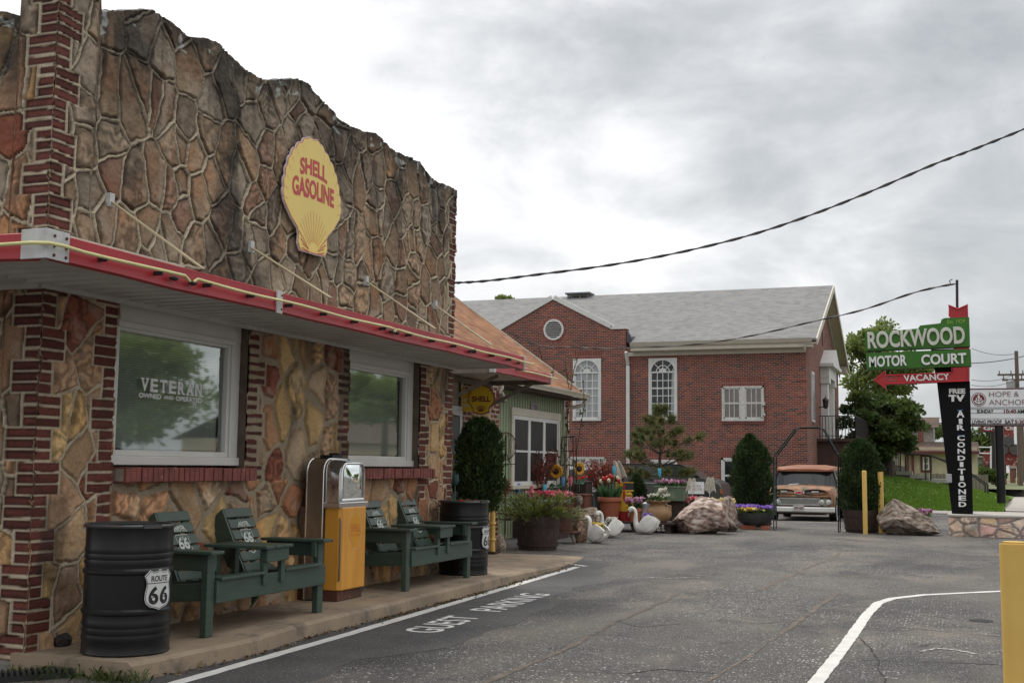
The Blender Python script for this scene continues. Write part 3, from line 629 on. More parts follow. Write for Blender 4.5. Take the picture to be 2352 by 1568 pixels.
b = MB(); b.box(XA-.03, XB+.02, YF-.045, YF-.002, 2.585, 2.625); b.box(XA-.05, XA-.01, YF, 8.4, 2.585, 2.625)
b.box(XC1-.03, XC1, YC+.03, YF+.02, 2.60, 2.73)
b.build('deck_edge', SOFFIT, can)
b = MB()                                             # corner and joint plates with bolts
b.box(XC0-.044, XC0-.026, YC-.034, YC+.14, ZC0+.004, ZC1+.012); b.box(XC0-.044, XC0+.15, YC-.050, YC-.034, ZC0+.004, ZC1+.012)
for x in (XC0+.02, XC0+.12):
    for z in (ZC0+.03, ZC0+.085, ZC1-.025): b.ball((x, YC-.052, z), .010, 8, 5, 1)
b.build('cover_plate', [GALV, RUST], can, bevel=.003); b = MB()
xj = onY(640, 690, 4.96).x
b.box(xj-.03, xj+.05, YC-.048, YC-.032, ZC0-.004, ZC1+.006)
for z in (ZC0+.03, ZC1-.03): b.ball((xj+.03, YC-.05, z), .008, 8, 5, 1)
b.build('cover_plate', [GALV, RUST], can, bevel=.003); b = MB()
b.box(XC1-.03, XC1+.008, YC-.05, YC+.02, ZC0-.01, ZC1+.004); b.box(XC1-.001, XC1+.011, YC-.05, YC+.09, ZC0-.01, ZC1+.004)
b.build('cover_plate', [GALV, RUST], can, bevel=.003)
def sagtube(mb, pts, r, n=8): mb.tube(pts, r, n)
zt_ = 2.663; b = MB(); segs = [(XC0-.02, 6.55), (6.62, 9.6), (9.66, 11.62), (11.70, 13.78)]
nb = MB()
nb.tube([(XC0-.095, 8.0, zt_), (XC0-.095, YC+.1, zt_), (XC0-.09, YC+.02, zt_), (XC0-.05, YC-.075, zt_), (XC0+.06, YC-.092, zt_)] + [(x, YC-.09, zt_+.006*sin(x*3)) for x in np.arange(5.7, 6.72, .2)] + [(6.78, YC-.075, zt_-.02)], .0115)
for a, c in ((6.85, 9.95), (10.0, 11.9), (11.97, 13.86)):
    nb.tube([(a-.02, YC-.07, zt_-.02)] + [(x, YC-.09, zt_+.005*sin(x*4)) for x in np.arange(a, c, .2)] + [(c, YC-.09, zt_)], .0105)
nb.build('neon_tube', NEON, can, smooth=True)
for xx in (6.62, 6.83, 9.93, 10.05, 11.86, 11.98, 13.4): MB().ball((xx, YC-.062, zt_-.025), .03, 8, 6, 0, (1.6, .7, .55)).build('tube_socket', RUBBER, can, smooth=True)
for xx in np.arange(5.9, 13.6, .55): MB().box(xx-.008, xx+.008, YC-.098, YC-.03, zt_-.03, zt_-.004).build('tube_clip', RUBBER, can)
for (wx_, wz_, dx_, dy_) in (((252, 460), None, 468, 618), ((575, 567), None, 760, 684), ((840, 645), None, 1000, 755), ((998, 700), None, 1130, 793)):
    a_ = onY(wx_[0], wx_[1], YF-.03); e_ = onZ(dx_, dy_, 2.76)
    r = MB(); r.bar(a_, e_, .036, .010); ro = r.build('tie_rod', M('rod_cream', (.42, .34, .20), .5) if 'rod_cream' not in MATS else MATS['rod_cream'], can)
    k = MB(); k.box(a_.x-.035, a_.x+.02, YF-.06, YF-.01, a_.z-.05, a_.z+.05); k.build('wall_anchor', GALV, ro)
b = MB(); b.box(5.75, 6.9, YC+.06, YC+.10, 2.75, 2.775); b.build('roof_strip', CREAM, can)

# ---- recessed entrance behind the end of the front wall, with its own small canopy
YR = 7.2
b = MB(); b.box(XB-.1, 18.5, YR+.02, YR+.3, 0, 3.0); b.build('entrance_wall', MORTAR, st)
stone_panel('entrance_stonework', lambda x, z, h: np.stack([x, YR-h, z], 1), 16.9, 18.55, .03, flat(2.95), 83, st, cell=(.3, .42), bricks=[(16.98, 17.25, 'R', 0, 3), (18.3, 18.55, 'L', 0, 3)], step=.02, pal=PAL_LO, soot=False)
d_ = MB(); d_.box(15.9, 16.78, YR-.05, YR, .1, 2.15); dr = d_.build('door', M('dark_door', (.035, .038, .04), .5), st, bevel=.01)
h_ = MB(); h_.box(16.62, 16.70, YR-.12, YR-.05, 1.0, 1.2); h_.build('handle', BLACKM, dr)
d_ = MB(); d_.box(16.80, 16.88, YR-.06, YR, .1, 2.3).box(15.9, 16.80, YR-.055, YR, 2.16, 2.3); d_.build('door_frame', GALV, dr)
e2 = MB(); xa2 = 16.15; xb2 = 18.25; ya2 = 6.15
pL = onY(1130, 858, ya2); pR = onY(1262, 882, ya2)
z2a, z2b = pR.z, onY(1262, 859, ya2).z; xa2, xb2 = pL.x, pR.x
fascia(e2, (xa2, ya2, 0), (xb2, ya2, 0), (0, -1, 0), z2a, z2b)
ec = e2.build('entrance_canopy', REDP, st, smooth=True)
b = MB(); xs = np.arange(xa2, xb2, .07); n_ = len(xs); rows = []
for y in (ya2+.02, YR): rows += [(x, y, z2a+.05+(.035 if (i//2) % 2 else 0)) for i, x in enumerate(xs)]
b.add(rows, [(i, i+1, n_+i+1, n_+i) for i in range(n_-1)]); b.add([(x, y, z+.08) for x, y, z in rows], [(i, i+1, n_+i+1, n_+i) for i in range(n_-1)])
b.build('deck', SOFFIT, ec, fix=False)
b = MB(); b.box(xa2, xa2+.06, ya2+.02, YR, z2a-.01, z2b-.03).box(xb2-.06, xb2, ya2+.02, YR, z2a-.01, z2b-.03).box(xa2, xb2, YR-.06, YR, z2a-.05, z2a+.03); b.bar((xa2+.5, YR-.05, z2a-.42), (xa2+.75, ya2+.2, z2a+.01), .05, .05); b.bar((xb2-.4, YR-.05, z2a-.42), (xb2-.2, ya2+.2, z2a+.01), .05, .05)
b.build('bracket', OLDWOOD, ec)
b = MB(); b.box(xa2-.03, xa2+.05, ya2-.045, ya2+.03, z2a-.005, z2b+.005); b.build('cover_plate', GALV, ec, bevel=.003); b = MB(); b.box(xb2-.05, xb2+.02, ya2-.045, ya2+.05, z2a-.005, z2b+.005); b.build('cover_plate', GALV, ec, bevel=.003)
b = MB(); b.tube([(x, ya2-.09, (z2a*.4+z2b*.6)+.006*sin(x*3)) for x in np.arange(xa2+.9, xb2+.3, .2)], .013); b.build('neon_tube', NEON, ec, smooth=True)

# ---------------------------------------------------------------- scallop emblems
_sh = [(0, 1.0), (.12, .99), (.2, .94), (.3, .88), (.385, .80), (.44, .715), (.475, .62), (.5, .52), (.495, .43), (.467, .38), (.37, .285), (.265, .215), (.247, .167), (.26, .094), (.22, .038), (.07, .033), (0, 0)]
def scallop(wd, ht, lobes=True, shrink=0):
    ol = []
    for i in range(len(_sh)-1):
        (a, b_), (c, d) = _sh[i], _sh[i+1]; n = 4 if lobes and i < 9 else 1
        for j in range(n):
            t = j/n; u = a+(c-a)*t; v = b_+(d-b_)*t
            if n > 1:
                nx, ny = (b_-d), (c-a); l_ = hypot(nx, ny)+1e-9; q = sin(pi*t)*.020; u += -nx/l_*-q; v += abs(ny)/l_*q
            ol.append((u, v))
    R1 = [(u*wd*(1-shrink/wd*2), (v-.5)*ht*(1-shrink/ht*2)) for u, v in ol]
    return [(-u, v) for u, v in R1[1:]][::-1] + [R1[0]] + [(u, v) for u, v in R1[1:]] if False else ([(u, v) for u, v in R1] + [(-u, v) for u, v in R1[1:-1][::-1]])[::-1]
def tilted(mp, cu, cv, a):
    ca_, sa_ = cos(a), sin(a); return lambda u, v, w=0: mp(cu+u*ca_-v*sa_, cv+u*sa_+v*ca_, w)
sg = thing('scallop_sign', 'big yellow scallop-shaped gasoline sign high on the stone wall', 'sign', (9.88, YF, 3.95))
ctr = (onY(712, 455, YF-.05).x, (onY(705, 311, YF-.05).z+onY(713, 601, YF-.05).z)/2)
mp = tilted(face((0, YF-.085, 0), *FRONT), ctr[0], ctr[1], radians(2.2)); SW, SHh = 1.10, 1.17
b = MB(); b.prism(scallop(SW, SHh), mp, .016); b.build('panel', SIGNW, sg)
b = MB(); b.prism(scallop(SW, SHh, True, .006), mp, .003, w0=.003); e_ = b.build('pink_border', SIGNPINK, sg)
b = MB(); b.prism(scallop(SW, SHh, True, .016), mp, .003, w0=.006); b.build('yellow_face', SIGNY, sg)
b = MB(); text(b, 'SHELL', mp, -.26, .19, .52, .165, 0, .035, w0=.0085, arc=.03); text(b, 'GASOLINE', mp, -.40, -.03, .80, .19, 0, .035, w0=.0085, arc=.02); b.build('red_lettering', SIGNR, sg, fix=False); b = MB()
for i in range(-5, 6):                           # flutes of the shell
    a = radians(90+i*8.5); r0, r1 = .12, .43-.012*abs(i)
    c0 = (0, -.55); p = [(c0[0]+r*cos(a)+s_*sin(a)*.006*(r/.4), c0[1]+r*sin(a)-s_*cos(a)*.006*(r/.4)) for r, s_ in ((r0, -1), (r0, 1), (r1, .3), (r1, -.3))]
    b.add([mp(u, v, .0085) for u, v in p], [(0, 1, 2, 3)])
for s_ in (-1, 1):
    for (u0, v0, u1, v1) in ((.08, -.535, .21, -.515), (.08, -.515, .20, -.475), (.09, -.50, .24, -.43), (.12, -.47, .27, -.36)):
        b.add([mp(s_*u0, v0, .0085), mp(s_*u1, v1, .0085), mp(s_*u1, v1+.012, .0085), mp(s_*u0, v0+.006, .0085)], [(0, 1, 2, 3)])
    for k in range(1, 9):
        u, v = _sh[k]; u *= .955; v = .5+(v-.5)*.955
        b.add([mp(s_*u*SW, (v-.5)*SHh, .0085), mp(s_*(u*.88)*SW, ((v-.35)*.88-.15)*SHh, .0085), mp(s_*(u*.985)*SW, (v-.497)*SHh*.985, .0085)], [(0, 1, 2)])
b.build('shell_flutes', SIGNR, sg, fix=False)

# small flanged sign over the entrance
XS_ = 16.95; fs = thing('flange_sign', 'small yellow double-sided scallop sign sticking out beside the entrance canopy', 'sign', (XS_, 6.9, 2.3))
mpc = lambda u, v, w=0: Vector((XS_-w, -u, v))
def dpx(x, y): p = onX(x, y, XS_); return (-p.y, p.z)
a_, c_ = dpx(1058, 892), dpx(1112, 945)
b = MB(); b.prism([(a_[0], c_[1]), (c_[0], c_[1]+.02), (c_[0], a_[1]-.03), (a_[0], a_[1])], mpc, .012); b.build('flange', SIGNY2, fs)
cx_, cv_ = dpx(1106, 918); w_s = dpx(1133, 918)[0]-dpx(1073, 918)[0]
fan = [( -.30, -.44), (-.03, -.52), (.03, -.52), (.30, -.44), (.31, -.30), (.52, -.06)]
top_ = []
for i in range(11):
    a0 = -12+i*(204/11.)
    for j in range(4): a = radians(a0+j*204/44.); r = .5+.025*sin(pi*j/4); top_.append((r*cos(a), .02+r*.95*sin(a)))
ol = fan+top_+[(-.52, -.06), (-.31, -.30)]
tm = lambda s_: (lambda u, v, w=0: mpc(cx_+u*w_s*s_, cv_+v*w_s*1.02*s_, w))
b = MB(); b.prism(ol, tm(1), .02, w0=.014); b.build('emblem_edge', MAROON, fs)
b = MB(); b.prism(ol, tm(.93), .003, w0=.017); b.build('emblem_face', SIGNY2, fs)
b = MB(); text(b, 'SHELL', tm(1), -.36, -.07, .72, .20, 0, .04, w0=.02)
for i in range(-3, 4):
    a = radians(90+i*14); b.add([tm(1)(r*cos(a)+s_*.012, -.47+r*.95*sin(a), .02) for r, s_ in ((.07, -1), (.07, 1), (.30, 1.2), (.30, -1.2))], [(0, 1, 2, 3)])
for i in range(12):
    a = radians(-6+i*192/11.); b.add([tm(1)(r*cos(a+s_*.02), .02+r*.92*sin(a+s_*.02), .02) for r, s_ in ((.47, -1), (.47, 1), (.36, 0))], [(0, 1, 2)])
b.build('emblem_lettering', MAROON, fs, fix=False)
b = MB(); text(b, 'Sold', mpc, a_[0]+.02, c_[1]+.16, .15, .07, 0, 0, w0=.003); text(b, 'Here', mpc, a_[0]+.02, c_[1]+.075, .15, .065, 0, 0, w0=.003); b.build('sold_here_lettering', LETTER, fs, fix=False)
# ---------------------------------------------------------------- the lot, one sheet to the horizon
def asphalt():
    m, t, b = newmat('asphalt'); lk = t.links.new
    tc = nd(t, 'ShaderNodeTexCoord'); V = tc.outputs['Object']
    def nz(s, d, r=.6, st=None, dist=0):
        v = V
        if st: mp = nd(t, 'ShaderNodeMapping'); mp.inputs['Scale'].default_value = st; lk(V, mp.inputs[0]); v = mp.outputs[0]
        n = nd(t, 'ShaderNodeTexNoise', i_Scale=s, i_Detail=d, i_Roughness=r, i_Distortion=dist); lk(v, n.inputs['Vector']); return n.outputs['Fac']
    def rng(x, a, c, lo=0, hi=1):
        r = nd(t, 'ShaderNodeMapRange'); r.inputs[1].default_value = a; r.inputs[2].default_value = c; r.inputs[3].default_value = lo; r.inputs[4].default_value = hi; lk(x, r.inputs[0]); return r.outputs[0]
    def mix(f, a, c):
        x = nd(t, 'ShaderNodeMix', data_type='RGBA'); lk(f, x.inputs[0])
        for i, q in ((6, a), (7, c)):
            if isinstance(q, tuple): x.inputs[i].default_value = c4(q)
            else: lk(q, x.inputs[i])
        return x.outputs[2]
    def mul(a, c):
        x = nd(t, 'ShaderNodeMath', operation='MULTIPLY'); lk(a, x.inputs[0])
        if isinstance(c, (int, float)): x.inputs[1].default_value = c
        else: lk(c, x.inputs[1])
        return x.outputs[0]
    c = mix(rng(nz(.35, 6), .36, .62), (.040, .037, .036), (.115, .103, .09))       # broad worn patches
    c = mix(mul(rng(nz(.5, 5, .6, (1, 1.6, 1), .4), .52, .68), .8), c, (.235, .195, .155))         # sandy drifts
    c = mix(mul(rng(nz(1.6, 5), .54, .70), .7), c, (.034, .033, .036))
    vo = nd(t, 'ShaderNodeTexVoronoi', i_Scale=75.); lk(V, vo.inputs['Vector'])       # exposed stones of the mix
    sp_ = nd(t, 'ShaderNodeSeparateXYZ'); lk(vo.outputs['Color'], sp_.inputs[0])
    st = mul(rng(vo.outputs['Distance'], .42, .25), rng(sp_.outputs[0], .42, .50))
    st = mul(st, rng(nz(.8, 6, .7), .34, .60, .05, 1))
    c = mix(st, c, (.66, .64, .61))
    vo2 = nd(t, 'ShaderNodeTexVoronoi', i_Scale=31.); lk(V, vo2.inputs['Vector'])
    sp2 = nd(t, 'ShaderNodeSeparateXYZ'); lk(vo2.outputs['Color'], sp2.inputs[0])
    st2 = mul(mul(rng(vo2.outputs['Distance'], .36, .2), rng(sp2.outputs[1], .66, .72)), rng(nz(.7, 4), .40, .58))
    c = mix(st2, c, (.80, .77, .73))
    g = mul(nz(180., 3), 1.0); c = mix(mul(rng(nz(2.6, 3, .5, None, .8), .66, .72), .75), c, (.022, .021, .021)); c = mix(mul(rng(nz(.22, 4, .6, (1, 2.2, 1), .5), .50, .62), .55), c, (.21, .185, .155))
    c2 = nd(t, 'ShaderNodeVectorMath', operation='SCALE'); lk(c, c2.inputs[0]); lk(rng(g, .3, .7, .42, .84), c2.inputs['Scale'])
    lk(c2.outputs[0], b.inputs['Base Color']); b.inputs['Roughness'].default_value = .72; b.inputs['Specular IOR Level'].default_value = .35
    bp = nd(t, 'ShaderNodeBump', i_Strength=.8, i_Distance=.012); ad = nd(t, 'ShaderNodeMath', operation='ADD'); lk(nz(55., 5, .7), ad.inputs[0]); lk(mul(st, .5), ad.inputs[1]); lk(ad.outputs[0], bp.inputs['Height']); lk(bp.outputs[0], b.inputs['Normal'])
    return m
ASPH = asphalt()
xs = [-60, -5, 3, 8, 14, 20, 29, 31.5, 34, 36.5, 39, 45, 60, 100, 200, 700]; ys = [-500, -60, -14, -6, -2, 2, 6, 10, 20, 60, 500]
V = [(x, y, gz(x)) for x in xs for y in ys]; n_ = len(ys)
struct(np_mesh('ground', V, [(i*n_+j, (i+1)*n_+j, (i+1)*n_+j+1, i*n_+j+1) for i in range(len(xs)-1) for j in range(n_-1)], ASPH, smooth=True))
# the concrete walk along the station
zs = lambda X: .12 if X < 13 else max(.02, .12-.10*(X-13)/4.2)
b = MB(); rr = random.Random(4)
edge = [(6.40, 4.98), (7.0, 4.92), (7.7, 4.87), (8.5, 4.97), (9.6, 4.96), (10.9, 4.98), (12.2, 4.98), (13.6, 5.04), (15.4, 5.13), (16.8, 5.27), (17.75, 5.43)]
ex = np.arange(6.40, 17.76, .09); ey = np.interp(ex, [a for a, c in edge], [c for a, c in edge])
ey = [y+.012*mnoise.noise(Vector((x*6, 1, 0)))+.018*mnoise.noise(Vector((x*1.7, 5, 0))) for x, y in zip(ex, ey)]
back = [5.96 if x < 13.7 else 7.3 for x in ex]
A = [[(x, y-.02+.02*mnoise.noise(Vector((x*4, 9, 0))), -.05) for x, y in zip(ex, ey)], [(x, y, zs(x)-.025) for x, y in zip(ex, ey)], [(x, y+.03, zs(x)) for x, y in zip(ex, ey)], [(x, bk, zs(x)) for x, bk in zip(ex, back)]]
n_ = len(ex); b.add(A[0]+A[1]+A[2]+A[3], [(k*n_+i, k*n_+i+1, (k+1)*n_+i+1, (k+1)*n_+i) for k in range(3) for i in range(n_-1)])
b.add([A[0][0], A[1][0], A[2][0], A[3][0], (6.40, 5.96, -.05)], [(4, 3, 2, 1, 0)])
b.add([A[0][-1], A[1][-1], A[2][-1], A[3][-1], (17.75, 7.3, -.05)], [(0, 1, 2, 3, 4)])
struct(b.build('concrete_walk', CONC))
b = MB(); b.box(6.41, 6.5, 5.86, 7.6, -.1, .06); struct(b.build('footing', STONEWALL, bevel=.02))
# painted lines, flat on the asphalt
SEAL = M('sealed_asphalt', (.036, .034, .034), .7, c2=(.062, .058, .055), scale=1.6, c3=(.38, .36, .34), scale3=60, lo3=.63, hi3=.67, bump=.5, bscale=60)
b = MB(); sx = np.arange(5.2, 17.4, .12); n_ = len(sx)
def sealed(x): return 4.15-.45*math.exp(-((x-9.6)/2.2)**2)+.22*mnoise.noise(Vector((x*1.1, 7, 0)))+.05*mnoise.noise(Vector((x*6, 3, 0)))+max(0, (x-14.5)*.28)
b.add([(x, float(np.interp(x, [a for a, c in edge], [c for a, c in edge]))+.02, .002) for x in sx]+[(x, sealed(x), .002) for x in sx], [(i, n_+i, n_+i+1, i+1) for i in range(n_-1)]); struct(b.build('sealed_strip', SEAL, fix=False))
def strip(mb, pts, wd, z=.004, jit=.0, seed=1):
    r_ = random.Random(seed); P = [Vector((p[0], p[1], 0)) for p in pts]; V = []
    for i, p in enumerate(P):
        d = (P[min(i+1, len(P)-1)]-P[max(i-1, 0)]).normalized(); nrm = Vector((-d.y, d.x, 0))
        w_ = wd[i] if isinstance(wd, list) else wd
        V += [p+nrm*(w_/2+r_.uniform(-jit, jit))+Vector((0, 0, z+gz(p.x))), p-nrm*(w_/2+r_.uniform(-jit, jit))+Vector((0, 0, z+gz(p.x)))]
    mb.add(V, [(2*i, 2*i+1, 2*i+3, 2*i+2) for i in range(len(P)-1)])
def dense(pts, st):
    o = []
    for (a, c) in zip(pts[:-1], pts[1:]):
        n = max(1, int(hypot(c[0]-a[0], c[1]-a[1])/st))
        o += [(a[0]+(c[0]-a[0])*i/n, a[1]+(c[1]-a[1])*i/n) for i in range(n)]
    return o+[pts[-1]]
def gpx(x, y): p = onZ(x, y, 0); return (p.x, p.y)
b = MB(); strip(b, dense([gpx(385, 1574), gpx(800, 1456), gpx(1325, 1302)], .15), .105, jit=.006)
strip(b, dense([gpx(1285, 1292), gpx(1345, 1300)], .1), .09, jit=.006)
struct(b.build('parking_line', ASPHW, fix=False))
b = MB(); L2 = [gpx(1868, 1575), gpx(1900, 1535), gpx(1950, 1470), gpx(1990, 1412), gpx(2018, 1384), gpx(2050, 1374), gpx(2120, 1366), gpx(2220, 1361), gpx(2420, 1352)]
strip(b, dense(L2, .12), .10, jit=.005); struct(b.build('lane_line', ASPHW, fix=False))
b = MB()
mpg = lambda u, v, w=0: Vector((u, v, .004))
# GUEST PARKING reads towards the station: base line on the lot side
def ptext(word, c0, c1):          # c0,c1: photo points of the lower-left and lower-right corner of the word's letters
    (x0, y0), (x1, y1) = gpx(*c0), gpx(*c1)
    text(b, word, lambda u, v, w=0: Vector((x0+(x1-x0)*u - .02*v, y0+(y1-y0)*u + v, .004)), 0, 0, 1, .33, 0, .012)
def ztp(zx, zy, ox, oy, k): return ((ox+zx/k)/1.7415, (oy+zy/k)/1.7415)
ptext('GUEST', ztp(640, 1000, 1500, 2150, 2.613), ztp(1120, 832, 1500, 2150, 2.613))
ptext('PARKING', ztp(1310, 775, 1500, 2150, 2.613), ztp(1850, 592, 1500, 2150, 2.613))
struct(b.build('guest_parking_lettering', ASPHW, fix=False))
# tar-filled cracks
CRK = M('crack_filler', (.15, .115, .085), .9, c2=(.055, .046, .04), scale=7)
DCRK = M('open_crack', (.022, .021, .021), .95)
b = MB()
def crack(mb, pts, wd, seed):
    P = dense([gpx(*p) for p in pts], .12); r_ = random.Random(seed)
    P = [(x+.03*mnoise.noise(Vector((i*.35, seed, 0))), y+.03*mnoise.noise(Vector((i*.35, seed+9, 0)))) for i, (x, y) in enumerate(P)]
    strip(mb, P, [wd*(.55+.7*abs(mnoise.noise(Vector((i*.3, seed, 4))))) for i in range(len(P))], .003, .006, seed)
crack(b, [(1110, 1568), (1290, 1495), (1420, 1425), (1500, 1392), (1560, 1362)], .075, 1); crack(b, [(1420, 1425), (1470, 1440), (1560, 1432)], .03, 8); crack(b, [(1500, 1330), (1560, 1318), (1610, 1326)], .045, 9); crack(b, [(1620, 1568), (1700, 1520), (1795, 1455)], .035, 10); crack(b, [(1740, 1357), (1850, 1305), (1915, 1280), (1930, 1268)], .09, 2)
crack(b, [(1795, 1455), (1890, 1385), (1925, 1362)], .075, 3); crack(b, [(1395, 1252), (1450, 1245), (1500, 1232), (1560, 1228)], .06, 4); crack(b, [(1240, 1258), (1330, 1265), (1395, 1258)], .04, 5)
struct(b.build('filled_crack', CRK, fix=False))
b = MB()
for i, q in enumerate([[(1760, 1262), (1960, 1240), (2060, 1250), (2300, 1262)], [(1960, 1320), (2100, 1330), (2330, 1345)], [(1980, 1515), (2120, 1520), (2290, 1525)], [(1180, 1345), (1300, 1352), (1420, 1366)], [(2000, 1238), (2180, 1262), (2290, 1275)], [(2060, 1440), (2190, 1452), (2300, 1462)], [(1300, 1540), (1420, 1548), (1520, 1536), (1640, 1546)], [(1960, 1450), (2010, 1500), (2030, 1568)], [(1650, 1420), (1740, 1432), (1830, 1424)]]): crack(b, q, .016, 20+i)
struct(b.build('open_crack', DCRK, fix=False))
b = MB()
for i, (x, y, w_) in enumerate(((2253, 1425, .115),)):
    c = onZ(x, y, 0); b.lathe([(.001, .004), (w_, .004)], 9, (c.x, c.y, 0), caps=False, sx=1.0, sy=1.0)
struct(b.build('pothole', DCRK, fix=False))
b = MB()
def smear(pts, wd, seed): strip(b, dense([gpx(*p) for p in pts], .05), [wd*(.35+.9*abs(mnoise.noise(Vector((i*.5, seed, 2))))) for i in range(400)][:len(dense([gpx(*p) for p in pts], .05))], .0045, .012, seed)
smear([(2112, 1496), (2150, 1489), (2200, 1493), (2240, 1502)], .09, 3); smear([(2030, 1556), (2062, 1559)], .08, 4); smear([(1490, 1326), (1540, 1328), (1608, 1325)], .10, 5); smear([(1600, 1321), (1625, 1322)], .07, 6); smear([(1905, 1397), (1950, 1388)], .03, 7)
struct(b.build('worn_paint_patch', M('worn_road_paint', (.42, .40, .37), .8, c2=(.28, .26, .24), scale=7, c3=(.07, .066, .063), scale3=28, lo3=.50, hi3=.58), fix=False))
# storm drain strip and weeds at the near corner of the walk
p0, p1 = onZ(0, 1541, .0), onZ(300, 1522, .0)
b = MB(); b.add([(p0.x-1.2, p0.y+.9, .03), (p1.x+.02, p1.y, .03), (p1.x+.02, p1.y-.22, .03), (p0.x-1.2, p0.y+.5, .03)], [(0, 1, 2, 3)])
dsp = onZ(150, 1545, 0)
dr = thing('drain_grate', 'black slotted drain strip in the near corner below the weeds', 'drain', (dsp.x, dsp.y, 0))
b = MB(); a_, c_ = Vector((onZ(-40, 1548, .05).x, onZ(-40, 1548, .05).y, .045)), Vector((onZ(305, 1522, .05).x, onZ(305, 1522, .05).y, .045))
b.bar(a_-Vector((0, 0, .035)), c_-Vector((0, 0, .035)), .16, .05); b.build('channel', BLACKM, dr)
b = MB(); n_ = 26; d_ = (c_-a_)
for i in range(n_):
    q = a_+d_*((i+.5)/n_); s_ = d_.normalized(); p_ = Vector((s_.y, -s_.x, 0)); b.bar(q-p_*.08+s_*.0, q+p_*.08, .016, .03)
b.build('grating', M('grate_bar', (.03, .03, .03), .5), dr)
# ---------------------------------------------------------------- things on the walk
ZW = .12
_shd = [(0, 1.02), (.10, .965), (.22, .955), (.34, 1.0), (.50, .86), (.435, .72), (.43, .60), (.47, .45), (.485, .30), (.44, .17), (.32, .085), (.14, .05), (0, 0)]
def shield(wd, ht, k=1.0):
    r_ = [(u*wd*k, (v-.5)*ht*k) for u, v in _shd]
    return r_+[(-u, v) for u, v in r_[1:-1][::-1]]
def drum(label, x, y, face_az, sticker=True, rot=0):
    R_ = .292; H_ = .86
    prof = [(.0, 0), (R_-.006, 0), (R_, .012), (R_-.004, .022)]
    def ridge(z, a=.012): return [(R_-.004, z-.022), (R_+a-.004, z-.008), (R_+a-.004, z+.008), (R_-.004, z+.022)]
    def rib(z): return [(R_-.004, z-.022), (R_+.002, z), (R_-.004, z+.018)]
    for z in (.115, .16, .205): prof += rib(z)
    prof += ridge(.285); prof += ridge(.55)
    for z in (.61, .65, .69): prof += rib(z)
    prof += [(R_-.004, .83), (R_-.002, H_-.018), (R_-.012, H_-.018), (R_-.012, .55), (0, .55)]
    d = thing('oil_drum', label, 'drum', (x, y, ZW))
    b = MB(); b.lathe(prof, 64, (x, y, ZW), caps=False); body = b.build('body', BLACK, d, smooth=True)
    b = MB(); b.lathe([(R_-.016, H_-.02), (R_+.010, H_-.022), (R_+.014, H_-.010), (R_+.006, H_+.002), (R_-.016, H_+.0), (R_-.016, H_-.02)], 64, (x, y, ZW), caps=False)
    a = radians(face_az-12); b.bar((x+(R_+.016)*cos(a-.25), y+(R_+.016)*sin(a-.25), ZW+H_-.01), (x+(R_+.016)*cos(a+.18), y+(R_+.016)*sin(a+.18), ZW+H_-.01), .014, .026)
    b.build('clamp_ring', M('drum_rim', (.10, .10, .10), .4, .6, c3=(.14, .05, .02), scale3=14, lo3=.58, hi3=.7) if 'drum_rim' not in MATS else MATS['drum_rim'], body, smooth=True)
    b = MB(); b.lathe([(.001, .0), (R_-.02, .0)], 32, (x, y, ZW+.70), caps=False); b.build('fill', RUSTD, d)
    def cyl(off):
        def f(u, v, w=0): t = radians(face_az)+u/R_; return Vector((x+(R_+off+w)*cos(t), y+(R_+off+w)*sin(t), ZW+.43+v))
        return f
    def patch(ol, mat, name, off, par):
        bm = bmesh.new(); vs = [bm.verts.new((u, v, 0)) for u, v in ol]; f = bm.faces.new(vs); bmesh.ops.triangulate(bm, faces=[f])
        for _ in range(3): bmesh.ops.subdivide_edges(bm, edges=[e for e in bm.edges if abs(e.verts[0].co.x-e.verts[1].co.x) > .03], cuts=1, use_grid_fill=False); bmesh.ops.triangulate(bm, faces=bm.faces)
        bm.verts.index_update(); q = MB(); q.add([cyl(off)(v.co.x, v.co.y) for v in bm.verts], [tuple(v.index for v in f.verts) for f in bm.faces]); bm.free()
        return q.build(name, mat, par, fix=False)
    w_, h_ = .225, .265
    sk = patch(shield(w_, h_), MATS.get('sticker') or M('sticker', (.62, .62, .60), .5, var=.05), 'route_sticker', .011, d)
    q = MB(); ol = shield(w_, h_, .955); ol2 = shield(w_, h_, .925); n = len(ol); f_ = cyl(.0125)
    q.add([f_(*p) for p in ol]+[f_(*p) for p in ol2], [(i, (i+1) % n, n+(i+1) % n, n+i) for i in range(n)])
    q.add([f_(-.10, .042), f_(-.05, .042), f_(0, .042), f_(.05, .042), f_(.10, .042), f_(.10, .047), f_(.05, .047), f_(0, .047), f_(-.05, .047), f_(-.10, .047)], [(0, 1, 8, 9), (1, 2, 7, 8), (2, 3, 6, 7), (3, 4, 5, 6)])
    text(q, 'ROUTE', f_, -.066, .056, .132, .038, 0, .02)
    text(q, '6', f_, -.082, -.095, .074, .120, 0, .035); text(q, '6', f_, .004, -.095, .074, .120, 0, .035)
    q.build('sticker_lettering', INK, sk, fix=False)
    return d
D1 = onZ(290, 1487, ZW); drx, dry = 6.86, 5.44
def around(x, y, wpx): pass
azc = lambda x, y: math.degrees(atan2(-y, -x))
drum('black oil drum nearest the camera at the corner of the stone station', 6.78, 5.33, azc(6.78, 5.33)+42)
drum('black oil drum planted with red flowers at the far end of the station', 13.15, 5.52, azc(13.15, 5.52)+66)
b = MB(); tag(b.ball((6.73, 5.42, ZW+.80), .035, 12, 8).build('ball', M('blue_ball', (.02, .02, .16), .5), smooth=True), 'small dark blue ball lying in the top of the near drum', 'ball')

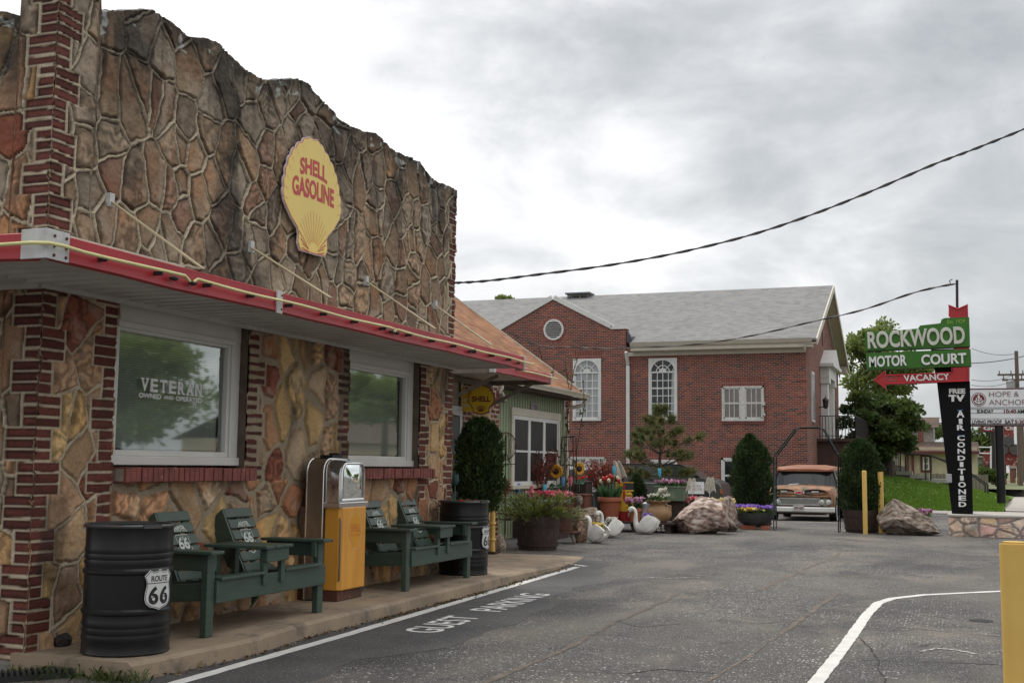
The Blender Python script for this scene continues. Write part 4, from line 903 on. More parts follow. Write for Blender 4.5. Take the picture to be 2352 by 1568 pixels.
# green two-seat bench with a table between the seats
def bench(x0, x1, yf, label, first):
    W_ = x1-x0; T = thing('double_bench', label, 'bench', (x0+W_/2, yf+.35, ZW), 0, 'green double benches against the station')
    def bld(mb, n, par=T, mat=GREENP, bev=.006): return mb.build(n, mat, par, bevel=bev)
    z = ZW; zs_ = z+.425; za = z+.615; yb_ = yf+.66
    for xx in (x0, x1-.095):
        bld(MB().box(xx, xx+.095, yf+.02, yf+.075, z, za-.012), 'leg')
        inner = 1 if xx == x0 else -1
        o_ = xx+.03
        bld(MB().bar((o_+.03, yf+.50, zs_-.05), (o_+.03, yf+.78, z+.01), .05, .09), 'leg')
        bld(MB().bar((o_+.03, yf+.08, zs_-.10), (o_+.03, yf+.62, zs_-.14), .045, .13), 'side_rail')
        xa = x0-.05 if xx == x0 else x1-.115
        bld(MB().box(xa, xa+.165, yf-.045, yf+.60, za-.012, za+.014), 'armrest')
        bld(MB().box(xx+.10 if inner > 0 else xx-.035, xx+.13 if inner > 0 else xx-.005, yf+.03, yf+.075, za-.14, za-.013), 'arm_brace')
        bld(MB().bar((xx+.02+(.05 if inner < 0 else 0), yf+.04, za-.075), (xx+.02+(.05 if inner < 0 else 0), yf+.58, za-.075), .03, .12), 'arm_apron')
    bld(MB().box(x0+.096, x1-.0, yf, yf+.028, zs_-.185, zs_-.018), 'front_board')
    xm0, xm1 = x0+W_*.5-.20, x0+W_*.5+.20
    for k, (a, c) in enumerate(((x0+.10, x0+W_*.5-.145), (x0+W_*.5+.145, x1-.10))):
        s_ = MB(); n = 5; dd = .56/n
        for i in range(n): s_.add([], []); s_.box(a+.02, c-.0, yf-.03+i*dd, yf-.03+i*dd+dd-.010, zs_-.018-i*.014, zs_+.004-i*.014)
        bld(s_, 'seat', bev=.004)
        cx = (a+c)/2; bw = .205
        base = Vector((cx, yf+.40, zs_-.06)); tip = Vector((cx, yf+.655, z+.90)); up = (tip-base).normalized()
        mp = face(base, (1, 0, 0), up)
        bk = MB(); ln = (tip-base).length; n = 6; sl = ln/n
        for i in range(n):
            v0 = i*sl+.010; v1 = (i+1)*sl-.008; r_ = 0
            bk.prism([(-bw+.012*(i < 5), v0), (bw-.012*(i < 5), v0), (bw-.006*(i < 5), v1), (-bw+.006*(i < 5), v1)], mp, .022)
        for s2 in (-.15, .0, .15): bk.prism([(s2-.03, .0), (s2+.03, .0), (s2+.03, ln-.03), (s2-.03, ln-.03)], mp, .022, w0=-.023)
        bo = bld(bk, 'backrest', bev=.004)
        side = MB(); 
        side.prism([(.003, -.05), (.14, .12), (.15, ln-.14), (.10, ln-.04), (.003, ln-.006)], face(base+Vector((-bw-.0, 0, 0)), (Vector((1, 0, 0)).cross(up)).cross(Vector((0, 0, 0))) if 0 else -(Vector((1, 0, 0)).cross(up)), up), .022)
        bld(side, 'back_side', bev=.003)
        em = MB(); mpe = lambda u, v, w=0, mp=mp: mp(u, v, .0035)
        cv = ln-.285; w_, h_ = .185, .29
        ol = [(u, v+cv) for u, v in shield(w_, h_)]; ol2 = [(u, v+cv) for u, v in shield(w_, h_, .93)]; n2 = len(ol)
        gaps = [i*sl for i in range(n+1)]
        q = MB()
        for i in range(n2):
            j = (i+1) % n2; nn = 3
            for s3 in range(nn):
                A_ = [ol[i][t]+(ol[j][t]-ol[i][t])*s3/nn for t in (0, 1)]; B_ = [ol[i][t]+(ol[j][t]-ol[i][t])*(s3+1)/nn for t in (0, 1)]
                C_ = [ol2[i][t]+(ol2[j][t]-ol2[i][t])*(s3+1)/nn for t in (0, 1)]; D_ = [ol2[i][t]+(ol2[j][t]-ol2[i][t])*s3/nn for t in (0, 1)]
                if min(abs(A_[1]-g) for g in gaps) > .012 and min(abs(B_[1]-g) for g in gaps) > .008: em.add([mpe(*p) for p in (A_, B_, C_, D_)], [(0, 1, 2, 3)])
        em.build('shield_outline', LETTERW, bo, fix=False); em = MB(); gl = 4*sl
        em.add([mpe(u, v) for u, v in ((-.078, gl-.014), (.078, gl-.014), (.078, gl-.009), (-.078, gl-.009))], [(0, 1, 2, 3)])
        text(em, 'ROUTE', mpe, -.066, gl+.016, .132, .05, 0, .03); text(em, 'US', mpe, -.022, gl-.055, .044, .03, 0, .01)
        text(em, '66', mpe, -.068, gl-.132, .136, .10, 0, .03)
        em.build('route_emblem', LETTERW, bo, fix=False)
    tb = MB(); n = 3
    for i in range(n): xa = xm0-.01+i*.137; tb.box(xa, xa+.131, yf-.07, yf+.52, za-.010, za+.014)
    bld(tb, 'table_top', bev=.004)
    bld(MB().box(xm0+.03, xm1-.04, yf-.052, yf-.022, za-.115, za-.012), 'table_apron')
    for xx in (xm0+.04, xm1-.10):
        bld(MB().box(xx, xx+.062, yf-.02, yf+.02, zs_-.10, za-.012), 'table_leg'); bld(MB().box(xx, xx+.062, yf+.42, yf+.46, zs_-.2, za-.012), 'table_leg')
    return T
bench(7.50, 9.22, 5.17, 'green two-seat bench between the near black drum and the gas pump', True)
bench(11.03, 12.74, 5.24, 'green two-seat bench between the gas pump and the far black drum', False)

# ---------------------------------------------------------------- gas pump
px0, px1 = 9.93, 10.47; pyf = 5.42
pc = (px0+px1)/2
pump = thing('gas_pump', 'vintage orange-yellow gas pump with chrome-framed glass dome between the benches', 'gas pump', (pc, 5.62, ZW))
zb_ = ZW+.10; zt2 = ZW+.875; ztop = ZW+1.335
MB().box(px0+.02, px1-.03, pyf+.03, 5.88, ZW, zb_-.0).build('base', RUST, pump, bevel=.008)
def pan(y0, y1, wd, ch, name, mat):
    ol = [(-wd/2, y1), (-wd/2, y0+ch), (-wd/2+ch*.9, y0), (wd/2-ch*.9, y0), (wd/2, y0+ch), (wd/2, y1)]
    q = MB(); q.ring([[(pc+u, y, z) for u, y in ol] for z in (zb_, zt2)]); return q.build(name, mat, pump, bevel=.012)
fp = pan(pyf, 5.60, .52, .035, 'front_panel', PUMPGOLD); rp_ = pan(5.78, 5.89, .50, .02, 'rear_panel', STEEL)
# stainless band round the middle: upright sides with rounded shoulders
def dome(wd, h, n=8, r=.13): return [(-wd/2, 0)] + [(-wd/2+r-r*cos(t), h-r+r*sin(t)) for t in np.linspace(0, pi/2, n)] + [(wd/2-r+r*sin(t), h-r+r*cos(t)) for t in np.linspace(0, pi/2, n)] + [(wd/2, 0)]
q = MB(); ol = dome(.60, ztop-ZW-.02)
q.ring([[(pc+u, y, ZW+v+.01) for u, v in ol] for y in (5.605, 5.635, 5.745, 5.775)])
q.build('steel_band', STEEL, pump, smooth=True, bevel=.004)
q = MB()
for y in (5.602, 5.778):
    q.tube([(pc+u, y, ZW+v+.012) for u, v in dome(.602, ztop-ZW-.02)], .008, 6)
q.build('band_trim', CHROME, pump, smooth=True)
# upper head: chrome shell with curved dial glass, front and back
hz0 = zt2
def headring(y, k, h): return [(pc+u*k, y, hz0+v) for u, v in dome(.545, h, 8, .12)]
q = MB(); q.ring([headring(5.60, 1, .445), headring(5.55, 1, .44), headring(5.50, .99, .425), headring(5.455, .97, .40)], caps=True)
hd_ = q.build('head', CHROME, pump, smooth=True)
gl_ = [(u*.80, .065+v*.80) for u, v in dome(.545, .425, 8, .11)]
q = MB(); q.prism(gl_, face((pc, 5.462, hz0), *FRONT), .02, w0=.006); q.build('dial_face', M('dial_face', (.42, .39, .30), .5, c2=(.26, .24, .18), scale=5), hd_)
q = MB(); n = len(gl_)
q.add([(pc+u*.84, 5.450-.035*(1-(u/.24)**2)*(sin(pi*min(1, max(0, v/.42)))), hz0+v) for u, v in gl_]+[(pc, 5.40, hz0+.23)], [(i, (i+1) % n, n) for i in range(n)]); q.build('dial_glass', PUMPGLASS, hd_, smooth='all', fix=False)
q = MB(); q.tube([(pc+u*1.02, 5.448, hz0+.004+v*1.0) for u, v in gl_]+[(pc+gl_[0][0]*1.02, 5.448, hz0+gl_[0][1])], .012, 6); q.build('dial_bezel', CHROME, hd_, smooth=True)
q = MB(); mp = face((pc, 5.454, hz0), *FRONT)
for r_ in (0, 1, 2):
    zc = .12+r_*.085; q.add([mp(u, v, 0) for u, v in ((-.07, zc), (.07, zc), (.07, zc+.045), (-.07, zc+.045))], [(0, 1, 2, 3)])
q.build('counter_window', BLACKM, hd_, fix=False)
q = MB(); q.box(pc-.285, pc+.285, 5.425, 5.615, zt2-.012, zt2+.045); q.build('head_band', CHROME, pump, bevel=.008)
q = MB(); q.tube([(pc-.265, pyf+.012, zb_+.09), (pc-.265, pyf+.005, zb_+.12), (pc-.265, pyf+.005, zt2-.13), (pc-.265, pyf+.012, zt2-.1)], .009, 8); q.build('corner_trim', STEEL, pump, smooth=True)
q = MB(); q.box(pc-.10, pc+.10, 5.62, 5.76, ztop-.012, ztop+.03).box(pc+.04, pc+.10, 5.64, 5.74, ztop+.03, ztop+.05); q.build('top_plate', BLACKM, pump, bevel=.005)
mp = face((pc+.02, pyf-.003, zt2-.235), *FRONT)
q = MB(); q.prism(scallop(.235, .35), mp, .002); em = q.build('scallop_decal', DECAL, fp)
q = MB(); ol = scallop(.240, .356); n = len(ol); ol2 = scallop(.232, .346); q.add([mp(u, v, .0005) for u, v in ol]+[mp(u, v, .0005) for u, v in ol2], [(i, (i+1) % n, n+(i+1) % n, n+i) for i in range(n)])
q.build('decal_outline', M('decal_line', (.72, .55, .30), .5), em, fix=False)
q = MB(); text(q, 'SHELL', mp, -.095, -.005, .19, .075, 0, .03, w0=.001); text(q, 'GASOLINE', mp, -.085, -.045, .17, .022, 0, .02, w0=.001); q.build('decal_lettering', DECALR, em, fix=False)
q = MB(); q.tube([(pc+.27, 5.69, ZW+.62), (pc+.31, 5.66, ZW+.60), (pc+.37, 5.60, ZW+.48), (pc+.44, 5.57, ZW+.30), (pc+.46, 5.56, ZW+.16), (pc+.40, 5.54, ZW+.05), (pc+.30, 5.53, ZW+.022), (pc+.05, 5.5, ZW+.02)], .017, 10); q.build('hose', RUBBER, pump, smooth=True)

# rock, weeds by the corner
def rock(name, label, c, size, seed, col=((.36, .27, .21), (.24, .17, .13), (.46, .39, .33)), rough=.30, cut=.0, tilt=0, sub=5, group=None, prof=None, strata=0.0, dip=(.15, .35, 1)):
    """a broken block: many cleavage planes, layered along one dip, pitted and stained"""
    bm = bmesh.new(); bmesh.ops.create_icosphere(bm, subdivisions=sub, radius=1)
    P = np.array([v.co[:] for v in bm.verts]); Fc = np.array([[v.index for v in f.verts] for f in bm.faces]); bm.free()
    r_ = random.Random(seed); planes = [(Vector((r_.gauss(0, 1), r_.gauss(0, 1), r_.gauss(0, .8))).normalized(), r_.uniform(.62, .93)) for _ in range(26)]
    dp = Vector(dip).normalized(); out_ = []; cl = []
    for p in P:
        v = Vector(p)
        for n_, d_ in planes:
            e = v.dot(n_)-d_
            if e > 0: v -= n_*e*.97
        q = v*1.7+Vector((seed*3.1, 0, 0)); nn = mnoise.fractal(q*1.1, 1.0, 2.0, 4); h = v.dot(dp)*5.5+nn*.8
        lay = h-math.floor(h); stp = min(1, lay*4)*(1-lay*.55)
        v = v*(1+rough*.30*nn+rough*.14*mnoise.noise(q*6)+strata*.055*stp)
        t = .5+.7*mnoise.fractal(q*1.3+Vector((9, 9, 9)), 1.0, 2.0, 4); t2 = mnoise.fractal(q*3.5+Vector((3, 1, 5)), 1., 2., 4)
        t = min(1, max(0, t)); a = np.array(col[0])*(1-t)+np.array(col[1])*t
        if t2 > .10: a = a*(1-min(1, (t2-.10)*2.6))+np.array(col[2])*min(1, (t2-.10)*2.6)
        if strata and lay < .16: a = a*.62
        if t2 < -.22: a = a*.5
        k = 1.0
        if prof: k = float(np.interp(v.y, [u for u, w_ in prof], [w_ for u, w_ in prof]))
        out_.append((v.x*size[0], v.y*size[1], (v.z+.8)*k*size[2])); cl.append(a)
    V = np.array(out_); ca_, sa_ = cos(tilt), sin(tilt)
    V = np.stack([V[:, 0], V[:, 1]*ca_-V[:, 2]*sa_, V[:, 1]*sa_+V[:, 2]*ca_], 1)
    V[:, 2] -= np.percentile(V[:, 2], 8)
    V += np.array(c)
    return tag(np_mesh(name, V, Fc, ROCK, smooth=False, col=np.clip(np.array(cl), .01, .8)), label, 'rock', group)
p = onZ(140, 1488, .1); rock('lava_rock', 'small dark rough rock between the near drum and the wall corner', (p.x, p.y, .10), (.10, .09, .07), 5, ((.035, .03, .03), (.02, .018, .018), (.07, .05, .045)), .6, sub=3)
# ---------------------------------------------------------------- leaves
RG = np.random.RandomState(12)
def unit(v): return v/(np.linalg.norm(v, axis=-1, keepdims=True)+1e-9)
def leaves(P, size, asp=.5, D=None, spread=.8, rs=RG, fold=0):
    """one small diamond per point, pointing roughly along D"""
    n = len(P); d = rs.normal(size=(n, 3)); d = unit(d) if D is None else unit(unit(D)+spread*unit(d))
    s = unit(np.cross(d, rs.normal(size=(n, 3)))); sz = (size*(.6+.8*rs.rand(n)))[:, None]
    V = np.stack([P, P+d*sz*.5+s*sz*asp*.5, P+d*sz, P+d*sz*.5-s*sz*asp*.5], 1).reshape(-1, 3)
    return V, np.arange(4*n).reshape(-1, 4)
def blades(P, D, ln, wd, rs=RG, droop=.0):
    n = len(P); d = unit(D); s = unit(np.cross(d, rs.normal(size=(n, 3)))); l_ = (ln*(.6+.7*rs.rand(n)))[:, None]
    mid = P+d*l_*.55; tip = P+d*l_+np.array([0, 0, -1])*droop*l_
    V = np.stack([P-s*wd*.5, P+s*wd*.5, mid+s*wd*.42, tip, mid-s*wd*.42], 1)
    Fq = np.arange(5*n).reshape(-1, 5); return V.reshape(-1, 3), Fq
def join(*vf):
    Vs, Fs, o = [], [], 0
    for V, F_ in vf: Vs.append(V); Fs.append(F_+o); o += len(V)
    return np.concatenate(Vs), np.concatenate(Fs)
def grasspatch(name, pts, ln, wd, mat, lean=.5, droop=.2):
    pts = np.array(pts); D = np.stack([RG.normal(0, lean, len(pts)), RG.normal(0, lean, len(pts)), np.ones(len(pts))], 1)
    V, F_ = blades(pts, D, ln, wd, droop=droop); return np_mesh(name, V, F_, mat)
pts = []
for (x, y, k, s_) in ((255, 1560, 150, .06), (215, 1556, 110, .07), (300, 1566, 70, .05), (160, 1552, 90, .07), (110, 1552, 70, .08), (40, 1556, 40, .1)):
    c = onZ(x, y, .0); pts += [(c.x+RG.normal(0, s_), c.y+RG.normal(0, s_), .0) for _ in range(k)]
struct(grasspatch('weeds', pts, .13, .005, leafmat('weed_blade', [(.03, .06, .012), (.06, .10, .02), (.10, .12, .03)]), .6, .35), 'stuff', 'green weeds sprouting in the near corner of the concrete walk', 'weeds')
pts = []
for X_ in np.arange(7.6, 13.6, .035):
    if vn(np.array([X_*2.3]), np.array([.5]), 5)[0] > .62: yy = float(np.interp(X_, [a for a, c in edge], [c for a, c in edge])); pts += [(X_+RG.normal(0, .03), yy-.05+RG.normal(0, .02), .0) for _ in range(5)]
struct(grasspatch('kerb_moss', pts, .03, .012, leafmat('moss', [(.06, .045, .015), (.09, .09, .02), (.10, .05, .02)]), 1.2, .1), 'stuff', 'mossy weeds along the foot of the walk', 'weeds')

pts = []
for _ in range(420):
    X_ = 6.6+RG.rand()*10; yy = float(np.interp(X_, [a for a, c in edge], [c for a, c in edge])); pts.append((X_, yy-.02-abs(RG.normal(0, .045)), .006))
Dl = np.stack([RG.normal(size=420), RG.normal(size=420), .25*RG.rand(420)], 1)
struct(np_mesh('leaf_litter', *leaves(np.array(pts), .035, .6, Dl, .2), leafmat('litter', [(.12, .06, .03), (.20, .13, .07), (.08, .05, .03), (.16, .05, .03)], .1)), 'stuff', 'dry leaf litter and grit along the foot of the walk', 'litter')
# ---------------------------------------------------------------- sage cottage behind the entrance
YW = 8.2; cx0, cx1 = 21.0, 25.25
ct = thing('cottage', 'sage-green boarded cottage with brown shingle roof beyond the station entrance', 'house', (23, 10, 0))
b = MB(); b.box(cx0, cx1, YW, 14, 0, 3.05); b.build('wall', SAGE, ct)
b = MB()
for x in np.arange(cx0+.1, cx1, .155): b.box(x, x+.014, YW-.004, YW+.002, 0.05, 3.0)
b.build('board_groove', SAGEDK, ct)
b = MB(); b.box(cx1-.09, cx1+.02, YW-.025, YW+.03, 0, 3.0).box(cx0-.02, cx0+.09, YW-.025, YW+.03, 0, 3.0); b.build('corner_board', CREAM, ct)
ye = 7.78; ze = onY(1330, 905, ye).z+.02; rk = onX(1040, 680, 25.45); sl = (rk.z-ze)/(rk.y-ye); yt = 12.4; x0r, x1r = 13.8, 25.45
zt_ = ze+sl*(yt-ye)
b = MB(); b.add([(x0r, ye, ze), (x1r, ye, ze), (x1r, yt, zt_), (x0r, yt, zt_), (x0r, ye, ze-.05), (x1r, ye, ze-.05), (x1r, yt, zt_-.05), (x0r, yt, zt_-.05), (x1r, 2*yt-ye, ze), (x0r, 2*yt-ye, ze)],
     [(0, 1, 2, 3), (7, 6, 5, 4), (0, 4, 5, 1), (1, 5, 6, 2), (3, 2, 8, 9), (0, 3, 7, 4)])
b.build('roof', BSHINGLE, ct, uv='roofx')
b = MB(); b.add([(cx1, YW, 3.0), (cx1, 2*yt-YW, 3.0), (cx1, yt, zt_-.1)], [(0, 1, 2)]); b.build('gable', SAGE, ct)
b = MB(); b.bar((x1r+.01, ye, ze-.05), (x1r+.01, yt, zt_-.05), .03, .14); b.build('rake_board', CREAM, ct)
b = MB()                                                     # gutter with an ogee front
prof = [(0, -.005), (.0, -.09), (-.07, -.10), (-.085, -.06), (-.105, -.03), (-.115, .0), (-.108, .005), (-.095, -.02)]
gxa, gxb = 15.6, 25.50
b.ring([[(x, ye+u, ze+v) for u, v in prof] for x in (gxa, gxb)]); b.build('gutter', CREAM, ct)
b = MB(); b.box(gxa, 25.4, ye+.01, YW, ze-.14, ze-.10); b.build('soffit', M('brown_soffit', (.09, .06, .045), .8), ct)
def pipe(pts, par, mat=CREAM, r=.042, nm='downpipe'): b = MB(); b.tube(pts, r, 10); return b.build(nm, mat, par, smooth=True)
gp = onY(1150, 882, ye-.03); dx = onY(1137, 1000, YW-.05).x
pipe([(gp.x, ye-.05, ze-.10), (gp.x, ye-.05, ze-.20), (gp.x-.03, ye-.04, ze-.26), (dx+.3, YW-.12, ze-.36), (dx+.06, YW-.07, ze-.45), (dx, YW-.07, ze-.55), (dx, YW-.07, .1)], ct)
pipe([(25.35, ye-.05, ze-.09), (25.35, ye-.05, ze-.18), (25.33, ye, ze-.24), (25.28, YW-.1, ze-.32), (25.22, YW-.08, ze-.40), (25.22, YW-.08, .1)], ct)
# triple window
wa, wb = onY(1172, 1000, YW).x, onY(1283, 1000, YW).x; wz0, wz1 = 1.02, 2.42
fr = MB(); fr.box(wa-.02, wb+.02, YW-.045, YW, wz1-.02, wz1+.13).box(wa, wa+.11, YW-.04, YW, wz0, wz1-.02).box(wb-.11, wb, YW-.04, YW, wz0, wz1-.02).box(wa-.05, wb+.05, YW-.09, YW, wz0-.08, wz0)
fo = fr.build('window', CREAM, ct, bevel=.006)
n3 = 3; pw = (wb-wa-.22)/3
for i in range(3):
    a = wa+.11+i*pw; s_ = MB()
    s_.box(a, a+.07, YW-.03, YW-.004, wz0, wz1-.02).box(a+pw-.07, a+pw, YW-.03, YW-.004, wz0, wz1-.02).box(a+.07, a+pw-.07, YW-.03, YW-.004, wz1-.10, wz1-.02).box(a+.07, a+pw-.07, YW-.03, YW-.004, wz0, wz0+.07)
    s_.box(a+.07, a+pw-.07, YW-.028, YW-.004, (wz0+wz1)/2-.05, (wz0+wz1)/2-.01); s_.build('sash', WHITE, fo)
    g = MB(); g.box(a+.07, a+pw-.07, YW-.014, YW-.003, wz0+.07, wz1-.10); g.build('pane', SCREEN, fo)
hn = onY(1226, 936, YW); b = MB(); b.box(hn.x-.24, hn.x+.24, YW-.03, YW-.004, hn.z-.10, hn.z+.10); no = b.build('number_plate', M('number_plate_grey', (.34, .31, .29), .6), ct, bevel=.008)
b = MB(); mp = face((hn.x, YW-.032, hn.z), *FRONT); text(b, '2200', mp, -.14, -.06, .28, .12, .002, .01)
for s_ in (-1, 1):
    for k in range(4): b.add([mp(s_*.19+u, -.06+k*.036+v, 0) for u, v in ((-.02, 0), (.02, .008), (.02, .022), (-.02, .014))], [(0, 1, 2, 3)])
b.build('number', M('plate_brown', (.12, .09, .075), .6), no, fix=False)

# ---------------------------------------------------------------- brick church
XW = 47.5; yc0 = 5.45; yl = 34.0; ze_ = 6.32; XR, ZR = 54.4, 9.62; XBk = 61.3
ch = thing('brick_church', 'large red-brick church with grey shingle roof, white trim and arched windows', 'church', (XW+5, 15, -.2))
b = MB(); b.box(XW, XBk, yc0, yl, -.3, ze_); b.build('wall', CBRICK, ch)
gy0, gy1, gya = 12.72, 19.1, 15.91; XG = XW-.14
b = MB(); ol = [(gy0, -.3), (gy0, 7.12), (13.36, 7.12), (gya, 8.45), (18.46, 7.12), (gy1, 7.12), (gy1, -.3)]
mx_ = lambda u, v, w=0: Vector((XG-w, u, v))
b.prism(ol, mx_, .5); b.build('gable_wall', CBRICK, ch)
b = MB(); b.add([(XG+.3, gy0+.3, 7.0), (XG+.3, gya, 8.42), (XG+.3, gy1-.3, 7.0), (53.5, gy0+.3, 7.0), (53.5, gya, 8.42), (53.5, gy1-.3, 7.0)], [(0, 1, 4, 3), (1, 2, 5, 4)]); b.build('gable_roof', CSHINGLE, ch, uv='roofx')
b = MB()                                                     # white coping
def seg(p, q, h=.16, d=.26): 
    n = Vector((0, -(q[1]-p[1]), q[0]-p[0])).normalized(); n = n if n.z > 0 else -n
    P = [Vector((XG-.06, p[0], p[1])), Vector((XG-.06, q[0], q[1]))]
    v = []
    for k in P: v += [k, k+n*h, k+n*h+Vector((d+.2, 0, 0)), k+Vector((d+.2, 0, 0))]
    b.add(v, [(0, 1, 2, 3), (7, 6, 5, 4), (0, 4, 5, 1), (1, 5, 6, 2), (2, 6, 7, 3), (3, 7, 4, 0)])
seg((13.36, 7.12), (gya, 8.45), .20); seg((gya, 8.45), (18.46, 7.12), .20); seg((gy0-.06, 7.10), (13.36, 7.10), .14); seg((18.46, 7.10), (gy1+.06, 7.10), .14)
b.build('coping', WHITE, ch)
b = MB(); b.prism([(gy0-.02, 7.05), (gy0-.02, 6.55), (gy0-.32, 6.42), (gy0-.30, 6.6)], lambda u, v, w=0: Vector((XW-.1-w, u, v)), .3); b.build('flashing', M('lead_flashing', (.055, .055, .06), .5), ch)
# main roof, long slopes and the gable end that faces the street
ov = .48; xe = XW-.5; s_ = (ZR-ze_-.15)/(XR-xe); xfe = 2*XR-xe; ya, yb = yc0-ov, yl+.5; zE = ze_+.15
b = MB(); xi = XW+.3; zI = zE+s_*(xi-xe)
for (p, q, x_, z_) in ((ya, gy0-.30, xe, zE), (gy0-.30, gy1+.1, xi, zI), (gy1+.1, yb, xe, zE)):
    b.add([(x_, p, z_), (x_, q, z_), (XR, q, ZR), (XR, p, ZR), (xfe, q, zE), (xfe, p, zE), (x_, p, z_-.09), (XR, p, ZR-.09), (xfe, p, zE-.09), (x_, q, z_-.09), (XR, q, ZR-.09)], [(0, 1, 2, 3), (3, 2, 4, 5), (0, 3, 7, 6), (3, 5, 8, 7), (0, 6, 9, 1), (1, 9, 10, 2)])
b.build('roof', CSHINGLE, ch, uv='roofy')
b = MB(); b.add([(XW, yc0, ze_), (XBk, yc0, ze_), (XR, yc0, ZR-.22)], [(0, 1, 2)]); b.build('street_gable', CBRICK, ch)
b = MB()
for (p, q) in (((xe, zE), (XR, ZR)), ((XR, ZR), (xfe, zE))):
    b.bar((p[0], ya-.01, p[1]-.14), (q[0], ya-.01, q[1]-.14), .05, .26, up=(0, 0, 1)); b.bar((p[0], (ya+yc0)/2, p[1]-.2), (q[0], (ya+yc0)/2, q[1]-.2), ov, .04)
    b.bar((p[0], yc0-.03, p[1]-.36), (q[0], yc0-.03, q[1]-.36), .06, .2)
b.build('rake_trim', CREAM, ch)
b = MB()                                                     # boxed cornice and gutter on the front
prof = [(0, 0), (-.40, 0), (-.44, .03), (-.44, .17), (-.52, .20), (-.60, .36), (-.56, .36), (-.2, .36), (0, .36)]
b.ring([[(XW+u, y, ze_-.20+v) for u, v in prof] for y in (gy0-.28, yc0-.30)])
b.box(XW-.07, XW, yc0, gy0, ze_-.36, ze_-.20); b.build('cornice', CREAM, ch); b = MB(); b.box(xfe-.8, xfe+.1, yc0-.45, yc0+.1, ze_-.15, ze_+.2); b.build('cornice_return', CREAM, ch)
dy = gy0+.0-.03; b = MB(); b.box(XW-.16, XW-.03, dy-.13, dy+.02, -.2, ze_-.75); b.bar((XW-.1, dy-.055, ze_-.72), (XW-.42, dy-.055, ze_-.2), .13, .13); b.build('downpipe', WHITE, ch, bevel=.02)
# windows
def bars_win(name, y0, y1, z0, z1, kind, pane):
    y0, y1 = min(y0, y1), max(y0, y1); X_ = XG if y0 > gy0 else XW; mpw = lambda u, v, w=0: Vector((X_-w, u, v))
    W_ = y1-y0; yc_ = (y0+y1)/2
    f = MB()
    def R4(a, c, d, e, w0=.05, dp=.06): f.prism([(a, d), (c, d), (c, e), (a, e)], mpw, dp, w0=w0)
    k = .085 if kind != 'pair' else .06
    R4(y0, y0+k, z0, z1); R4(y1-k, y1, z0, z1); R4(y0, y1, z0-.09, z0, .09, .1)
    if kind != 'arch': R4(y0, y1, z1-k, z1)
    else:                                   # arched head: white spandrels, radial bars, hub
        r = W_/2-k-.02; zc = z1-k-r; n = 16
        for s_ in (-1, 1):
            A_ = [(yc_+s_*r*cos(t), zc+r*sin(t)) for t in np.linspace(0, pi/2, n)]; o_ = [(yc_+s_*(W_/2), zc), (yc_+s_*(W_/2), z1), (yc_, z1)]
            f.prism(A_+[(yc_, z1)]+[(yc_+s_*W_/2, z1), (yc_+s_*W_/2, zc)], mpw, .05, w0=.045)
        for r2 in (r*.56,): 
            f.ring([[mpw(yc_+(r2+q)*cos(t), zc+(r2+q)*sin(t), w_) for q, w_ in ((-.018, .03), (.018, .03), (.018, .005), (-.018, .005))] for t in np.linspace(0, pi, 20)])
        for t in (pi/2, pi/4, 3*pi/4): f.bar(mpw(yc_+.12*cos(t), zc+.12*sin(t), .02), mpw(yc_+r*cos(t), zc+r*sin(t), .02), .03, .035, up=(1, 0, 0))
        f.prism([(yc_+.17*cos(t), zc+.17*sin(t)) for t in np.linspace(0, pi, 12)], mpw, .03, w0=.035)
        R4(y0+k, y1-k, zc-.03, zc+.03, .045, .04)
    wins = [(y0+k, y1-k)]
    if kind == 'pair': R4(yc_-.10, yc_+.10, z0, z1-k); wins = [(y0+k, yc_-.10), (yc_+.10, y1-k)]
    for (a, c) in wins:
        zt = z1-k if kind != 'arch' else zc-.03; zb = z0
        R4(a, a+.05, zb, zt, .03, .03); R4(c-.05, c, zb, zt, .03, .03)
        if kind != 'arch': R4(a, c, zt-.05, zt, .03, .03)
        R4(a, c, zb, zb+.06, .03, .03)
        nc = 3 if kind == 'pair' else (2 if kind == 'low' else 4)
        for i in range(1, nc): u = a+.05+(c-a-.1)*i/nc; R4(u-.016, u+.016, zb, zt, .025, .02)
        if kind == 'arch':
            for i in range(1, 6): v = zb+(zt-zb)*i/6; R4(a, c, v-(.03 if i == 4 else .016), v+(.03 if i == 4 else .016), .026, .02)
        else: v = zb+(zt-zb)*.5; R4(a, c, v-.035, v+.035, .034, .03)
    o = f.build('window', OLDWHITE if kind == 'pair' else WHITE, ch)
    g = MB(); g.prism([(y0+.03, z0), (y1-.03, z0), (y1-.03, z1-.05)] + ([(y0+.03, z1-.05)]), mpw, .01, w0=.008); g.build('pane', pane, o)
    if kind == 'arch' and pane is DGLASS:
        g = MB(); g.prism([(y0+.10, z0), (y0+.28, z0), (y0+.22, z1-.5), (y0+.10, z1-.3)], mpw, .004, w0=.012); g.build('curtain', CURTAIN, o)
    q = MB(); q.box(X_-.012, X_+.05, y0-.02, y1+.02, z1+.004, z1+.33); q.build('brick_lintel', SOLDIER, o)
    if kind in ('pair',): q = MB(); q.box(X_-.05, X_+.05, y0-.02, y1+.02, z0-.20, z0-.09); q.build('brick_ledge', SOLDIER, o)
for kd, a, c, pn in (('arch', (1319, 824), (1383, 963), CURTAIN), ('arch', (1490, 822), (1556, 963), DGLASS), ('pair', (1658, 886), (1755, 963), GREYPANE), ('pair', (1310, 1048), (1394, 1112), GREYPANE), ('low', (1657, 1050), (1716, 1130), DGLASS), ('low', (1490, 1054), (1556, 1122), DGLASS)):
    P, Q = onX(a[0], a[1], XW), onX(c[0], c[1], XW); bars_win('window', Q.y, P.y, Q.z+.03, P.z-.02, kd, pn)
